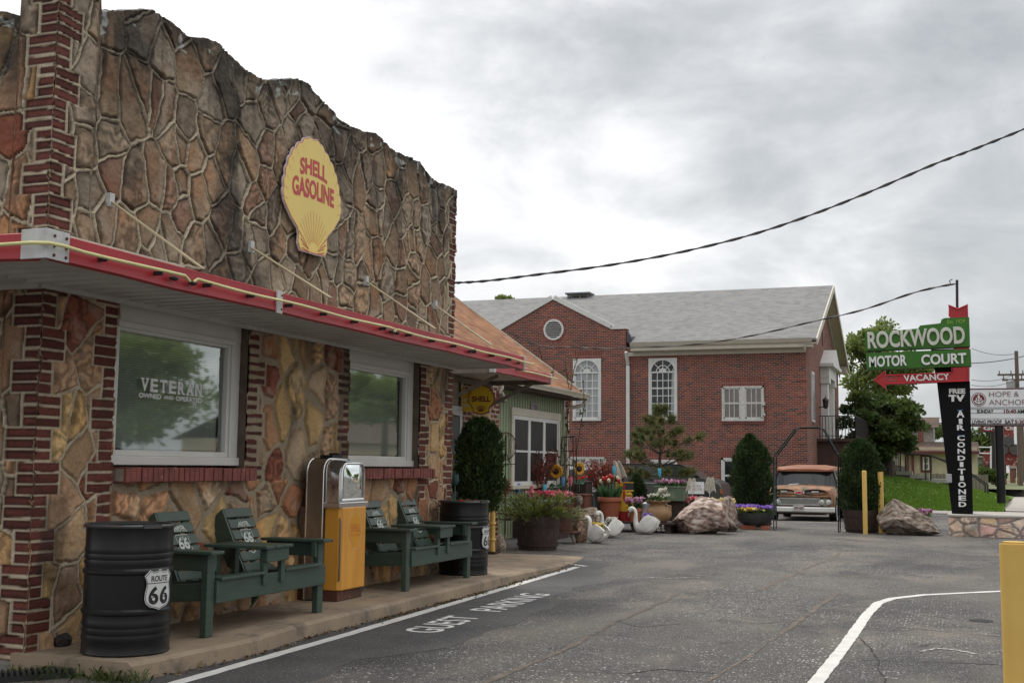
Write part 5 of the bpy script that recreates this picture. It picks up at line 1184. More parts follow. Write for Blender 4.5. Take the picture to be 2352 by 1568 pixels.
vc = onX(1272, 757, XG); rv = .42; b = MB(); mpv = face((XG, vc.y, vc.z), *HEAD)
b.ring([[mpv((rv+q)*cos(t), (rv+q)*sin(t), w_) for q, w_ in ((-.05, .05), (.03, .05), (.03, -.02), (-.05, -.02))] for t in np.linspace(0, 2*pi, 33)], caps=False)
for i in range(-4, 5):
    z_ = i*.088; hw = sqrt(max(.01, (rv-.04)**2-z_**2)); b.bar(mpv(-hw, z_-.03, .03), mpv(hw, z_-.03, .03), .05, .012, up=(.6, 0, .8))
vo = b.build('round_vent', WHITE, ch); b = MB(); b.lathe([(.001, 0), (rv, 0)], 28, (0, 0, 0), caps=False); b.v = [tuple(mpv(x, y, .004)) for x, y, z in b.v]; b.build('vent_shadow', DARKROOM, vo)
b = MB(); n = 40; b.ring([[mpv((rv+q)*cos(t), (rv+q)*sin(t), w_) for q, w_ in ((.03, .008), (.14, .008), (.14, -.02), (.03, -.02))] for t in np.linspace(0, 2*pi, n+1)], caps=False); b.build('brick_ring', SOLDIER, vo)
# corner quoins: every sixth course stands proud
b = MB()
for i in range(9): z_ = .5+i*.62; b.box(XW-.022, XW+.3, yc0-.022, yc0+.42, z_, z_+.07).box(XW-.012, XW+.3, yc0-.012, yc0+.42, z_+.07, z_+.42)
b.build('quoin', CBRICK, ch)
b = MB(); b.box(XW-.12, XW+.1, yc0-.1, gy0, -.3, .12); b.build('foundation', STONEWALL, ch)
# vent housing on the ridge
P = onX(1332, 682, XR); b = MB(); b.box(XR-.45, XR+.45, P.y-.62, P.y+.62, P.z+.10, P.z+.17); 
for sy in (-.5, -.1, .3, .5): b.box(XR-.35, XR-.29, P.y+sy-.03, P.y+sy+.03, P.z-.5, P.z+.11)
b.box(XR-.3, XR+.3, P.y-.5, P.y+.5, P.z-.6, P.z-.15)
b.build('roof_vent', M('dull_zinc', (.13, .135, .145), .5), ch)
# door surround on the street end
mps = lambda u, v, w=0: Vector((u, yc0-w, v))       # u = X, out of the wall is -y
dz0, dz1 = 2.62, 5.35; d0, d1 = 52.9, 56.0
b = MB()
for u in (d0, d1-.5): b.prism([(u, dz0), (u+.5, dz0), (u+.5, dz1), (u, dz1)], mps, .3, w0=.3); b.prism([(u-.08, dz1-.25), (u+.58, dz1-.25), (u+.58, dz1), (u-.08, dz1)], mps, .38, w0=.38)
b.prism([(d0-.1, dz1), (d1+.1, dz1), (d1+.1, dz1+.55), (d0-.1, dz1+.55)], mps, .38, w0=.38); b.prism([(d0-.3, dz1+.55), (d1+.3, dz1+.55), ((d0+d1)/2, dz1+1.35)], mps, .55, w0=.55)
b.prism([(d0-.35, dz1+.47), (d1+.35, dz1+.47), (d1+.35, dz1+.62), (d0-.35, dz1+.62)], mps, .6, w0=.6)
ds = b.build('door_surround', WHITE, ch, bevel=.01)
b = MB(); b.prism([(d0+.5, dz0), (d1-.5, dz0), (d1-.5, dz1), (d0+.5, dz1)], mps, .05, w0=.06); b.build('door', CREAM, ds)
wp = MB(); a_, c_ = onY(1858, 870, yc0).x, onY(1868, 870, yc0).x
wp.prism([(49.2, 3.3), (50.1, 3.3), (50.1, 5.35), (49.2, 5.35)], mps, .05, w0=.05); wo = wp.build('window', WHITE, ch); wp = MB(); wp.prism([(49.3, 3.4), (50.0, 3.4), (50.0, 5.25), (49.3, 5.25)], mps, .01, w0=.06); wp.build('pane', CURTAIN, wo)
rw = MB(); rw.prism([(XR-.3+.35*cos(t), 7.6+.75*sin(t)) for t in np.linspace(0, 2*pi, 20)][:-1], mps, .03, w0=.03); rw.build('oval_panel', MARWIN, ch)
b = MB(); lx = 51.9; b.bar((lx, yc0, 4.0), (lx, yc0-.28, 4.05), .04, .04); b.lathe([(.03, 0), (.10, .05), (.13, .35), (.15, .36), (.02, .5), (.005, .6)], 8, (lx, yc0-.3, 3.95)); b.build('wall_lantern', IRON, ch, smooth=True)
b = MB(); b.box(51.2, 60.0, 4.0, yc0, -.3, 2.55).box(51.0, 60.2, 3.85, yc0, 2.55, 2.66); b.build('porch', M('porch_brick_dark', (.09, .045, .035), .9, c2=(.05, .03, .025), scale=3), ch)
b = MB()
def rail(mb, p, q, h, n, r=.022, post=.035):
    p, q = Vector(p), Vector(q); mb.bar(p+Vector((0, 0, h)), q+Vector((0, 0, h)), post, post); mb.bar(p+Vector((0, 0, .12)), q+Vector((0, 0, .12)), post*.7, post*.7)
    for i in range(n+1): c = p.lerp(q, i/n); mb.bar(c, c+Vector((0, 0, h)), r, r, up=(1, 0, 0))
rail(b, (51.1, 3.9, 2.66), (51.1, yc0-.1, 2.66), .95, 11, .028); rail(b, (51.1, 3.9, 2.66), (60.1, 3.9, 2.66), .95, 40, .028)
b.build('porch_railing', IRON, ch)
# solar flood lamp on the window
P = onX(1754, 932, XW); b = MB(); b.box(XW-.2, XW-.05, P.y-.08, P.y+.06, P.z+.02, P.z+.16); b.ball((XW-.15, P.y-.03, P.z-.36), .07, 10, 6); b.tube([(XW-.1, P.y, P.z+.05), (XW-.12, P.y-.02, P.z-.3)], .015); b.build('flood_lamp', GALV, ch)
# ---------------------------------------------------------------- garden along the edge of the lot
def Z5(zx, zy): return ((2250+zx/3.136)/1.7415, (1750+zy/3.136)/1.7415)       # reading marks of the photograph
def Z4(zx, zy): return ((1900+zx/3.136)/1.7415, (1800+zy/3.136)/1.7415)
def Z6(zx, zy): return ((2600+zx/2.614)/1.7415, (1600+zy/2.614)/1.7415)
def spot(px_, yb_, X=None):
    P = onZ(px_, yb_, 0) if X is None else onX(px_, yb_, X); return P, mpp(P)
def cloud(c, r, n, rs=RG, shell=.55):
    d = unit(rs.normal(size=(n, 3))); k = (shell+(1-shell)*rs.rand(n))[:, None]; return np.array(c)+d*k*np.array(r), d
def flowers(name, label, c, rx, ry, h, mat, nfl, size=.035, leaf=LFGREEN, group=None, nleaf=None, parts=True):
    t = thing(name, label, 'flowers', c, 0, group)
    P = np.stack([c[0]+rx*(2*RG.rand(nleaf or nfl*5)-1), c[1]+ry*(2*RG.rand(nleaf or nfl*5)-1), c[2]+h*.75*RG.rand(nleaf or nfl*5)], 1)
    np_mesh('foliage', *leaves(P, .06, .55, np.tile([0, 0, 1.], (len(P), 1)), 1.3), leaf, t)
    P = np.stack([c[0]+rx*(2*RG.rand(nfl)-1), c[1]+ry*(2*RG.rand(nfl)-1), c[2]+h*(.55+.5*RG.rand(nfl))], 1)
    vf = []
    for k in range(5):
        a = RG.rand(nfl)*.5+k*2*pi/5; D = np.stack([np.cos(a)*.7-.5, np.sin(a)*.7, .45+0*a], 1); vf.append(leaves(P, size, .95, D, .25))
    np_mesh('blossoms', *join(*vf), mat, t); return t
def arborvitae(label, c, r, h, n, seed, prof=None, lean=(0, 0)):
    t = thing('arborvitae', label, 'shrub', c); rs = np.random.RandomState(seed)
    prof = prof or [(0, .72), (.12, .95), (.3, 1.0), (.5, .92), (.68, .75), (.82, .52), (.93, .28), (1, .04)]
    ts = [a for a, q in prof]; rr = [q for a, q in prof]
    z = rs.rand(n)**.85; a = rs.rand(n)*2*pi
    lump = 1+.13*np.sin(a*3+z*9+seed)+.10*np.sin(a*5-z*17)+.14*(fb(a*2.2, z*6, seed, 3)-.5)*2
    lump = lump*(1+.16*(fb(a*3.1+9, z*h*5.5, seed+3, 2)-.5)*2); R_ = np.where(rs.rand(n) < .07, 1.13, 1)*np.interp(z, ts, rr)*r*lump*(.60+.42*rs.rand(n)**.4)
    P = np.stack([c[0]+R_*np.cos(a)+lean[0]*z, c[1]+R_*np.sin(a)+lean[1]*z, c[2]+z*h], 1)
    D = np.stack([np.cos(a)*.55, np.sin(a)*.55, np.full(n, .9)], 1)
    V1 = leaves(P, .075, .34, D, .45, rs); V2 = leaves(P+rs.normal(0, .02, (n, 3)), .055, .45, D, .6, rs)
    np_mesh('foliage', *join(V1, V2), LFARB, t)
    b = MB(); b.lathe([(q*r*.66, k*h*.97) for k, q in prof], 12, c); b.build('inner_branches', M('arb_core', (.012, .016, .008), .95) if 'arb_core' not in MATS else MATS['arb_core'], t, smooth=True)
    b = MB(); b.tube([(c[0], c[1], c[2]-.05), (c[0], c[1], c[2]+.3)], .04); b.build('trunk', BARK, t); return t
def tub(name, label, c, r0, r1, h, mat, cat, hoops=2, n=28, bev=0, soil=True, staves=True, group=None):
    t = thing(name, label, cat, c, 0, group); b = MB()
    if staves:
        b.lathe([(r0*.98, 0), (r0+(r1-r0)*.5+.012, h*.5), (r1, h), (r1-.03, h), (r1-.035, h-.06)], n, c, caps=False)
    else: b.lathe([(r0, 0), (r0+(r1-r0)*.82, h*.80), (r0+(r1-r0)*.84+.0, h*.80), (r1+.015, h*.82), (r1+.02, h*.97), (r1+.012, h), (r1-.02, h), (r1-.03, h-.05)], n, c, caps=False)
    b.build('body', mat, t, smooth=True)
    if hoops:
        q = MB()
        for k in (.12, .72)[:hoops]: rr = r0+(r1-r0)*k+.013; q.lathe([(rr, h*k), (rr+.006, h*k), (rr+.008, h*k+.04), (rr+.002, h*k+.04)], n, c, caps=False)
        q.build('hoop', RUSTD, t, smooth=True)
    if soil: q = MB(); q.lathe([(.001, h-.05), (r1-.03, h-.05)], n, c, caps=False); q.build('soil', SOIL, t)
    return t
# -- by the end of the station
c = Vector((16.35, 6.63, .30)); tub('tall_pot', 'tall dark pot under the arborvitae beside the station door', (c.x, c.y+.03, .03), .14, .18, .74, WOODTUB, 'planter')
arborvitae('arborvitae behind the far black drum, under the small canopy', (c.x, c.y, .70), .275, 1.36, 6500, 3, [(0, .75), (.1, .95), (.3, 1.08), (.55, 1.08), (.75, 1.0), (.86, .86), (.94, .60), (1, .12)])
P = Vector((13.15, 5.52, .95)); flowers('red_flowers', 'red flowers growing in the top of the far black drum', (P.x, P.y, .80), .15, .16, .20, FLRED, 8, .035, nleaf=60)
def tulip(label, x, y, z, h, mat, hh=.11, group='painted tulip stakes in the planters'):
    t = thing('tulip_stake', label, 'garden stake', (x, y, z), 0, group)
    q = MB(); q.tube([(x, y, z), (x+.004, y+.003, z+h-hh)], .0065, 6); st_ = q.build('stem', STEMG, t, smooth=True)
    q = MB(); n = 16; prof = [(.005, 0), (.030, .018), (.040, .05), (.038, .085)]
    vs = [(x+r*cos(2*pi*j/n), y+r*sin(2*pi*j/n), z+h-hh+v*hh/.085) for r, v in prof for j in range(n)]
    vs += [(x+.030*cos(2*pi*j/n), y+.030*sin(2*pi*j/n), z+h+(.03 if j % 4 == 0 else (-.005 if j % 4 == 2 else .008))) for j in range(n)]
    q.add(vs, [(i*n+j, i*n+(j+1) % n, (i+1)*n+(j+1) % n, (i+1)*n+j) for i in range(len(prof)) for j in range(n)]); q.build('bloom', mat, t, smooth=True, fix=False)
    for s_ in (-1, 1):
        q = MB(); q.add([(x, y-s_*.0, z+.0), (x, y-s_*.035, z+.10), (x, y-s_*.06, z+h*.42), (x+.01, y-s_*.012, z+.09)], [(0, 1, 2, 3)]); q.build('leaf', STEMG, t, fix=False)
tulip('dark teal tulip stake in the far black drum', 13.1, 5.62, .86, .42, TULG, .13)
# bamboo-yellow post and rock behind the drum
P = onX(1131, 1262, 17.5); P.z = .03; t = thing('yellow_post', 'jointed yellow post on a dark foot behind the far black drum', 'post', (P.x, P.y, 0))
q = MB(); q.lathe([(.045, .06), (.042, .22), (.058, .235), (.058, .25), (.042, .265), (.040, .47), (.056, .485), (.056, .50), (.040, .515), (.040, .83), (.05, .84), (.05, .855)], 14, (P.x, P.y, 0)); q.build('pole', PYEL, t, smooth=True)
q = MB(); q.box(P.x-.07, P.x+.07, P.y-.07, P.y+.07, 0, .06); q.build('foot', RUSTD, t, bevel=.01)
P = onX(1149, 1264, 18.05); rock('boulder', 'rough brown rock between the yellow post and the half barrel', (P.x, P.y, 0), (.13, .10, .20), 8)
# half barrel with the creeping juniper
P, s_ = spot(1220, 1264); tc_ = (P.x+.32, P.y+.0, 0); rt = s_*50
tub('half_barrel', 'wide old half barrel holding the creeping juniper', tc_, rt*.90, rt*1.03, .56, WOODTUB, 'planter')
rs = np.random.RandomState(5); n = 90; t = thing('creeping_juniper', 'yellow-green creeping juniper spilling over the half barrel', 'shrub', (tc_[0], tc_[1], .52)); vf = []; bb = MB()
for i in range(n):
    a = rs.rand()*2*pi; L_ = .35+.45*rs.rand(); el_ = radians(rs.uniform(8, 52)); 
    if sin(a) < -.2: L_ *= 1.12
    d = np.array([cos(a)*cos(el_), sin(a)*cos(el_), sin(el_)]); k = 34; u = rs.rand(k)**.7; p = np.array([tc_[0], tc_[1], .55])+d*u[:, None]*L_-np.array([0, 0, .14])*(u**2)[:, None]*L_*2
    vf.append(leaves(p+rs.normal(0, .02, (k, 3)), .075, .24, np.tile(d+np.array([0, 0, .25]), (k, 1)), .5, rs)); bb.tube([tuple(np.array([tc_[0], tc_[1], .52])), tuple(p[np.argmax(u)])], .005, 4)
np_mesh('foliage', *join(*vf), LFJUN, t); bb.build('stems', BARK, t)
P, s_ = spot(1290, 1247); bk = (P.x+.1, P.y, .22); t = thing('metal_drum_planter', 'narrow rusty metal drum standing on a low iron stand', 'planter', bk)
q = MB(); q.lathe([(.175, 0), (.18, .02), (.178, .48), (.19, .49), (.19, .51), (.16, .51), (.16, .4)], 26, bk); q.build('body', RUST, t, smooth=True)
t = thing('iron_stand', 'low rusty iron stand with splayed legs under the narrow metal drum', 'stand', (bk[0], bk[1], 0))
q = MB(); q.box(bk[0]-.24, bk[0]+.24, bk[1]-.28, bk[1]+.22, .185, .215); q.build('top', RUST, t)
for sx in (-1, 1):
    for sy in (-1, 1): q = MB(); q.bar((bk[0]+sx*.2, bk[1]+sy*.2, .185), (bk[0]+sx*.26, bk[1]+sy*.29, 0), .02, .02); q.build('leg', RUST, t)
P, s_ = spot(1289, 1222, 22.6); t = thing('white_dish', 'white round dish leaning on the rock behind the narrow metal drum', 'dish', (P.x, P.y, 0)); q = MB(); q.lathe([(.001, 0), (.13, .012), (.17, .03), (.175, .045), (.16, .04), (.12, .022), (.001, .012)], 24, (0, 0, 0), caps=False); q.v = [(P.x-.30-.9*z, P.y+x, .22+y) for x, y, z in q.v]; q.build('bowl', WHITE, t, smooth=True)
P, s_ = spot(1322, 1247); rock('boulder', 'upright orange-brown rock beside the narrow metal drum', (P.x+.30, P.y, 0), (.17, .13, .29), 11, ((.34, .20, .13), (.22, .15, .11), (.42, .30, .22)))
P = onX(1349, 1215, 23.8); rock('boulder', 'long flat tan rock below the stone bust', (P.x, P.y, .0), (.30, .44, .34), 14, ((.36, .27, .20), (.24, .18, .14), (.45, .36, .28)), strata=.8)
# pots at the back left
P, s_ = spot(1167, 1168, 23.5); tub('flower_pot', 'rust-red pot of pink flowers next to the arborvitae by the station', (P.x, P.y, P.z-.32), .17, .23, .42, TERRA, 'flower pot', 0, staves=False); flowers('pink_flowers', 'pink and white flowers in the rust-red pot by the arborvitae', (P.x, P.y, P.z+.06), .24, .24, .22, FLR, 60, .055)
P, s_ = spot(1165, 1230, 22.0); t = thing('rusty_trough', 'dark rusty trough in the shade behind the half barrel', 'trough', (P.x, P.y, 0)); q = MB(); q.box(P.x, P.x+.5, P.y-.45, P.y+.3, .0, .42); q.build('body', RUSTD, t, bevel=.02); q = MB(); q.box(P.x+.02, P.x+.48, P.y-.43, P.y+.28, .42, .432); q.build('soil', SOIL, t)
P, s_ = spot(1262, 1168, 22.3); gz_ = P.z; t = thing('zinc_tub', 'galvanised washtub of pink flowers behind the creeping juniper', 'washtub', (P.x, P.y, 0)); q = MB(); q.lathe([(.36, gz_-.4), (.41, gz_+.15), (.43, gz_+.16), (.43, gz_+.19), (.40, gz_+.19), (.39, gz_+.1)], 30, (P.x, P.y, 0)); q.build('body', ZINC, t, smooth=True); q = MB(); q.box(P.x-.3, P.x+.3, P.y-.3, P.y+.3, 0, gz_-.4); q.build('stand', RUSTD, t)
flowers('pink_flowers', 'magenta flowers in the galvanised washtub behind the juniper', (P.x, P.y, gz_+.12), .38, .40, .20, FLR, 110, .05)
for (xx, yy, X_, m_, lb, xb) in ((1191, 1128, 22.2, TULB, 'slender blue tulip stake, leftmost above the juniper', 0), (1221, 1134, 22.2, TULP, 'pink tulip stake above the juniper, between two blue ones', 0), (1251, 1130, 22.2, TULC, 'bright cyan tulip stake above the juniper', 0), (1293, 1112, 24.0, TULB, 'blue tulip stake in front of the dark rusty box', 0), (1311, 1112, 24.0, TULP, 'pink tulip stake in front of the dark rusty box', 0), (1410, 1087, 24.8, TULC, 'large cyan tulip stake behind the terracotta pot of real tulips', 0), (1515, 1091, 26.2, TULC, 'narrow cyan tulip stake in front of the small pine', 0)):
    P = onX(xx, yy, X_); tulip(lb, P.x, P.y, P.z-.42, .56, m_, .19)
def sunflower(label, x, y, X_, yaw):
    P = onX(x, y, X_); t = thing('sunflower_stake', label, 'garden stake', (P.x, P.y, P.z-.5), 0, 'sunflower stakes')
    q = MB(); q.tube([(P.x+.03, P.y, P.z-.5), (P.x+.02, P.y, P.z)], .009, 6); q.build('stem', STEMG, t)
    R_ = Vector((sin(yaw), -cos(yaw), 0)); mp = face(P, R_, (0, 0, 1)); q = MB(); n = 15
    for k in range(n*2):
        a = 2*pi*k/(n*2); r1 = .17 if k % 2 else .145; d = .16
        q.add([mp(.06*cos(a-d), .06*sin(a-d), .01), mp(.125*cos(a-.13), .125*sin(a-.13), .02+.01*(k % 2)), mp(r1*cos(a), r1*sin(a), .0), mp(.125*cos(a+.13), .125*sin(a+.13), .02+.01*(k % 2)), mp(.06*cos(a+d), .06*sin(a+d), .01)], [(0, 1, 2, 3, 4)])
    q.build('petals', SUNY, t, fix=False); q = MB(); q.ring([[mp(r*cos(a), r*sin(a), w_) for a in np.linspace(0, 2*pi, 17)[:-1]] for r, w_ in ((.066, .0), (.062, .03), (.03, .045))]); q.build('disc', SUNB, t, smooth=True)
    q = MB()
    for s2 in (-1, 1): q.add([mp(0, -.3, 0), mp(s2*.10, -.24, .02), mp(s2*.16, -.30, .01), mp(s2*.08, -.34, .02)], [(0, 1, 2, 3)])
    q.build('leaf', STEMG, t, fix=False)
sunflower('sunflower stake facing the camera before the cottage window', 1278, 1082, 23.6, 0.0); sunflower('tall sunflower stake turned aside behind the dark rusty box', 1330, 1076, 25.0, .9)
# rusty boxes
def boxy(name, label, x0, y0, x1, y1, X_, dep, mat, cat, zmin=0):
    A, B_ = onX(x0, y0, X_), onX(x1, y1, X_); t = thing(name, label, cat, (X_+dep/2, (A.y+B_.y)/2, max(0, zmin)))
    z1 = A.z; z0 = B_.z if zmin is None else zmin
    q = MB(); q.box(X_, X_+dep, B_.y, A.y, z0, z1-.0); o = q.build('body', mat, t, bevel=.012)
    q = MB(); q.box(X_-.012, X_+dep+.012, B_.y-.012, A.y+.012, z1-.035, z1+.004); q.build('rim', mat, t, bevel=.005); return t, A, B_, z1
t, A, B_, z1 = boxy('rusty_box', 'tall dark rusty iron planter box behind the tulip stakes', 1291, 1104, 1346, 1140, 25.4, .5, RUSTD, 'planter', 0); flowers('mixed_flowers', 'a few red and white flowers in the tall dark rusty box', ((A.x+.25), (A.y+B_.y)/2, z1-.03), .2, .24, .12, FLRED, 12, .05, nleaf=40)
t, A, B_, z1 = boxy('rusty_box', 'orange-brown rusty box in front of the tall dark one', 1297, 1134, 1343, 1176, 24.5, .5, M('orange_rust', (.16, .05, .026), .8, c2=(.10, .035, .02), scale=4), 'planter', 0)
# weathered bust
P = onX(1329, 1176, 23.9); t = thing('stone_bust', 'small weathered stone bust of a child with bowed head on the long flat rock', 'statue', (P.x, P.y, P.z)); S_ = .40
q = MB(); z = P.z; q.ball((P.x, P.y-.02, z+.245), .082, 16, 12, 0, (1, .86, 1.12)); q.lathe([(.045, .0), (.04, .06), (.042, .18)], 12, (P.x, P.y, z+.02)); q.ball((P.x, P.y+.03, z+.02), .13, 16, 10, 0, (.7, 1.15, .62)); q.ball((P.x-.06, P.y-.075, z+.232), .02, 8, 6); q.ball((P.x-.055, P.y-.06, z+.19), .03, 8, 6)
q.ball((P.x-.02, P.y-.085, z+.26), .018, 8, 6); q.ball((P.x-.03, P.y-.06, z+.275), .014, 6, 5)
bo = q.build('body', STATUE, t, smooth=True); q = MB(); q.ball((P.x+.01, P.y+.0, z+.275), .090, 16, 10, 0, (1, .92, .95)); q.build('hair', M('bust_hair', (.20, .15, .11), .9, c2=(.13, .10, .08), scale=18, bump=.5), bo, smooth=True)
# barberry shrubs
def barberry(label, x, yb_, X_, r, h, n, seed):
    P = onX(x, yb_, X_); rs = np.random.RandomState(seed); t = thing('barberry', label, 'shrub', (P.x, P.y, P.z-.5)); vf = []; q = MB()
    for i in range(n):
        a = rs.rand()*2*pi; R_ = r*rs.rand()**.6; H_ = h*(.5+.6*rs.rand()); b0 = np.array([P.x+R_*.25*cos(a), P.y+R_*.25*sin(a), P.z-.15]); b1 = np.array([P.x+R_*cos(a), P.y+R_*sin(a), P.z+H_]); k = 20
        u = rs.rand(k)**.7; p = b0+(b1-b0)*u[:, None]; vf.append(leaves(p+rs.normal(0, .016, (k, 3)), .058, .6, np.tile(b1-b0, (k, 1)), 1.2, rs)); q.tube([tuple(b0), tuple((b0+b1)/2+rs.normal(0, .02, 3)), tuple(b1)], .005, 4)
    np_mesh('foliage', *join(*vf), LFBARB, t); q.build('stems', BARK, t); return P
P = barberry('red-leaved barberry shrub in front of the cottage window', 1222, 1140, 23.4, .62, .88, 120, 4)
P = barberry('red-leaved barberry shrub behind the terracotta pot of tulips', 1392, 1125, 26.6, .55, .62, 100, 6); t = thing('dark_pot', 'black pot under the barberry behind the tulips', 'pot', (P.x, P.y, 0)); q = MB(); q.lathe([(.24, 0), (.30, P.z-.1), (.33, P.z-.1), (.33, P.z-.04), (.28, P.z-.04)], 20, (P.x, P.y, 0)); q.build('body', BLACKM, t, smooth=True)
P = onX(1222, 1140, 23.4); t = thing('dark_pot', 'dark pot hidden beneath the barberry at the cottage', 'pot', (P.x, P.y, 0)); q = MB(); q.lathe([(.3, 0), (.36, P.z-.12), (.38, P.z-.1), (.33, P.z-.1)], 20, (P.x, P.y, 0)); q.build('body', RUSTD, t, smooth=True)
# wire whirligig and rust sun on poles
P = onX(1161, 1068, 20.6); z0, z1 = onX(1161, 1068, 20.6).z, onX(1161, 1000, 20.6).z; t = thing('wire_ornament', 'rusty wire ball ornament on a pole beside the cottage window', 'garden ornament', (P.x, P.y, 0)); q = MB(); q.tube([(P.x, P.y, 0), (P.x, P.y, z1)], .01, 6); q.build('pole', IRON, t)
q = MB(); zc = (z0+z1)/2+.08
for i in range(7):
    a = pi*i/7; q.tube([(P.x+.20*sin(b_)*cos(a), P.y+.20*sin(b_)*sin(a), zc+.26*cos(b_)) for b_ in np.linspace(0, 2*pi, 17)], .005, 4)
q.build('wire_ball', RUST, t); q = MB(); q.bar((P.x, P.y-.2, z0+.02), (P.x, P.y+.15, z0+.02), .015, .015); q.bar((P.x, P.y-.1, z0+.02), (P.x, P.y, z0+.25), .012, .012); q.bar((P.x, P.y+.08, z0+.02), (P.x, P.y, z0+.25), .012, .012); q.build('bracket', IRON, t)
P = onX(1161, 1118, 21.5); t = thing('rust_flower_stake', 'rust-red metal flower stake at the edge of the arborvitae', 'garden stake', (P.x, P.y, P.z-.5)); q = MB(); mp = face(P, *HEAD)
for k in range(14): a = 2*pi*k/14; q.add([mp(0, 0, .01), mp(.09*cos(a-.2), .13*sin(a-.2), .012), mp(.13*cos(a), .19*sin(a), 0), mp(.09*cos(a+.2), .13*sin(a+.2), .012)], [(0, 1, 2, 3)])
q.build('petals', M('rust_petal', (.24, .035, .015), .7), t, fix=False); q = MB(); q.tube([(P.x+.02, P.y, P.z-.9), (P.x+.02, P.y, P.z)], .012, 6); q.build('stem', RUST, t)
# obelisk trellis with climbing vine
Pb = onX(1306, 1140, 24.8); zt = onX(1306, 1003, 24.8).z; t = thing('iron_trellis', 'tall black iron obelisk trellis at the corner of the cottage', 'trellis', (Pb.x, Pb.y, 0)); q = MB()
for sx in (-1, 1):
    for sy in (-1, 1): q.tube([(Pb.x+sx*.16, Pb.y+sy*.17, 0), (Pb.x+sx*.10, Pb.y+sy*.13, zt)], .011, 6)
for i in range(6): z = .5+i*(zt-.5)/5; k = 1-.35*z/zt; q.tube([(Pb.x-.16*k, Pb.y-.17*k, z), (Pb.x+.16*k, Pb.y-.17*k, z), (Pb.x+.16*k, Pb.y+.17*k, z), (Pb.x-.16*k, Pb.y+.17*k, z), (Pb.x-.16*k, Pb.y-.17*k, z)], .008, 5)
for s_ in (-1, 1): q.tube([(Pb.x-.15, Pb.y+s_*.14*sin(v*9), .4+v*(zt-.4)) for v in np.linspace(0, 1, 24)], .006, 5)
q.build('frame', IRON, t)
rs = np.random.RandomState(9); t = thing('climbing_vine', 'thin climbing vine reaching from the trellis up over the cottage gutter', 'vine', (Pb.x, Pb.y, 0)); vf = []; q = MB()
for (pts, d) in (([(1292, 1140), (1288, 1090), (1262, 1040), (1259, 980), (1256, 915), (1255, 880)], 0), ([(1296, 1140), (1285, 1060), (1270, 1000), (1269, 950), (1268, 880), (1272, 838)], 0), ([(1300, 1140), (1300, 1040), (1304, 960), (1310, 900), (1318, 850), (1330, 812)], 0), ([(1310, 1130), (1305, 1000), (1303, 940), (1306, 890), (1300, 850), (1298, 822)], 0), ([(1315, 1120), (1330, 1000), (1342, 930), (1340, 880)], 0)):
    P3 = [onX(a, b_, 24.4+.25*rs.rand()) for a, b_ in pts]; q.tube([tuple(p) for p in P3], .009, 5)
    for a, b_ in zip(P3[:-1], P3[1:]):
        k = 9; u = rs.rand(k)[:, None]; vf.append(leaves(np.array(a)*(1-u)+np.array(b_)*u+rs.normal(0, .02, (k, 3)), .085, .6, None, 1, rs))
q.build('stems', BARK, t); np_mesh('foliage', *join(*vf), VINE, t)
# plank shelf, terracotta pot of tulips, oil barrel, can, urn ...
A, B_ = onZ(1390, 1222, 0), onZ(1520, 1222, 0); xs_ = A.x+.3; t = thing('plank_shelf', 'low dark plank shelf carrying the pots behind the swans', 'shelf', (xs_+.4, (A.y+B_.y)/2, 0)); q = MB()
zsf = .22
for i in range(4): q.box(xs_+i*.24, xs_+i*.24+.225, B_.y-.35, A.y+.25, zsf-.04, zsf)
q.build('boards', RUSTD, t, bevel=.004)
for yy in (B_.y-.2, (A.y+B_.y)/2, A.y+.1): q = MB(); q.box(xs_+.06, xs_+.85, yy-.06, yy+.06, 0, zsf-.041); q.build('support', WOODTUB, t)
XT = xs_+.18
def bigpot(label, x, y0, y1, X_, wpx, mat=TERRA, zb=zsf):
    P = onX(x, y1, X_); s_ = mpp(P); h = onX(x, y0, X_).z-zb; return P, tub('terracotta_pot', label, (P.x, P.y, zb), wpx*s_*.33, wpx*s_*.47, h, mat, 'flower pot', 0, staves=False), h, wpx*s_*.47
P, _, h, r = bigpot('large terracotta pot of tulips on the plank shelf', 1401, 1141, 1193, XT+.2, 56)
rs = np.random.RandomState(21); k = 190; t = thing('tulips', 'red and cream tulips with broad grey-green leaves in the terracotta pot', 'flowers', (P.x, P.y, zsf+h-.05))
a = rs.rand(k)*2*pi; R_ = r*.75*rs.rand(k)**.5; pp = np.stack([P.x+R_*np.cos(a), P.y+R_*np.sin(a), np.full(k, zsf+h-.05)], 1); np_mesh('foliage', *blades(pp, np.stack([np.cos(a)*.45, np.sin(a)*.45, np.ones(k)], 1), .34, .05, rs, .12), LFTULIP, t)
for i, (dx, dz, m_) in enumerate(((-.14, .40, 0), (-.02, .36, 1), (.10, .44, 0), (.17, .42, 1), (.06, .40, 0), (-.08, .42, 0), (-.20, .34, 1), (.25, .36, 0), (.0, .46, 0))):
    q = MB(); y_ = P.y-dx; x_ = P.x+rs.uniform(-.15, .05); q.tube([(x_, y_, zsf+h), (x_, y_, zsf+h+dz-.03)], .005, 5); q.build('stem', STEMG, t); q = MB(); q.ball((x_, y_, zsf+h+dz), .042, 10, 8, 0, (1, 1, 1.25)); q.build('bloom', MATS.get('tulip_red') or M('tulip_red', (.5, .012, .012), .5) if m_ == 0 else (MATS.get('tulip_cream') or M('tulip_cream', (.72, .68, .45), .5)), t, smooth=True)
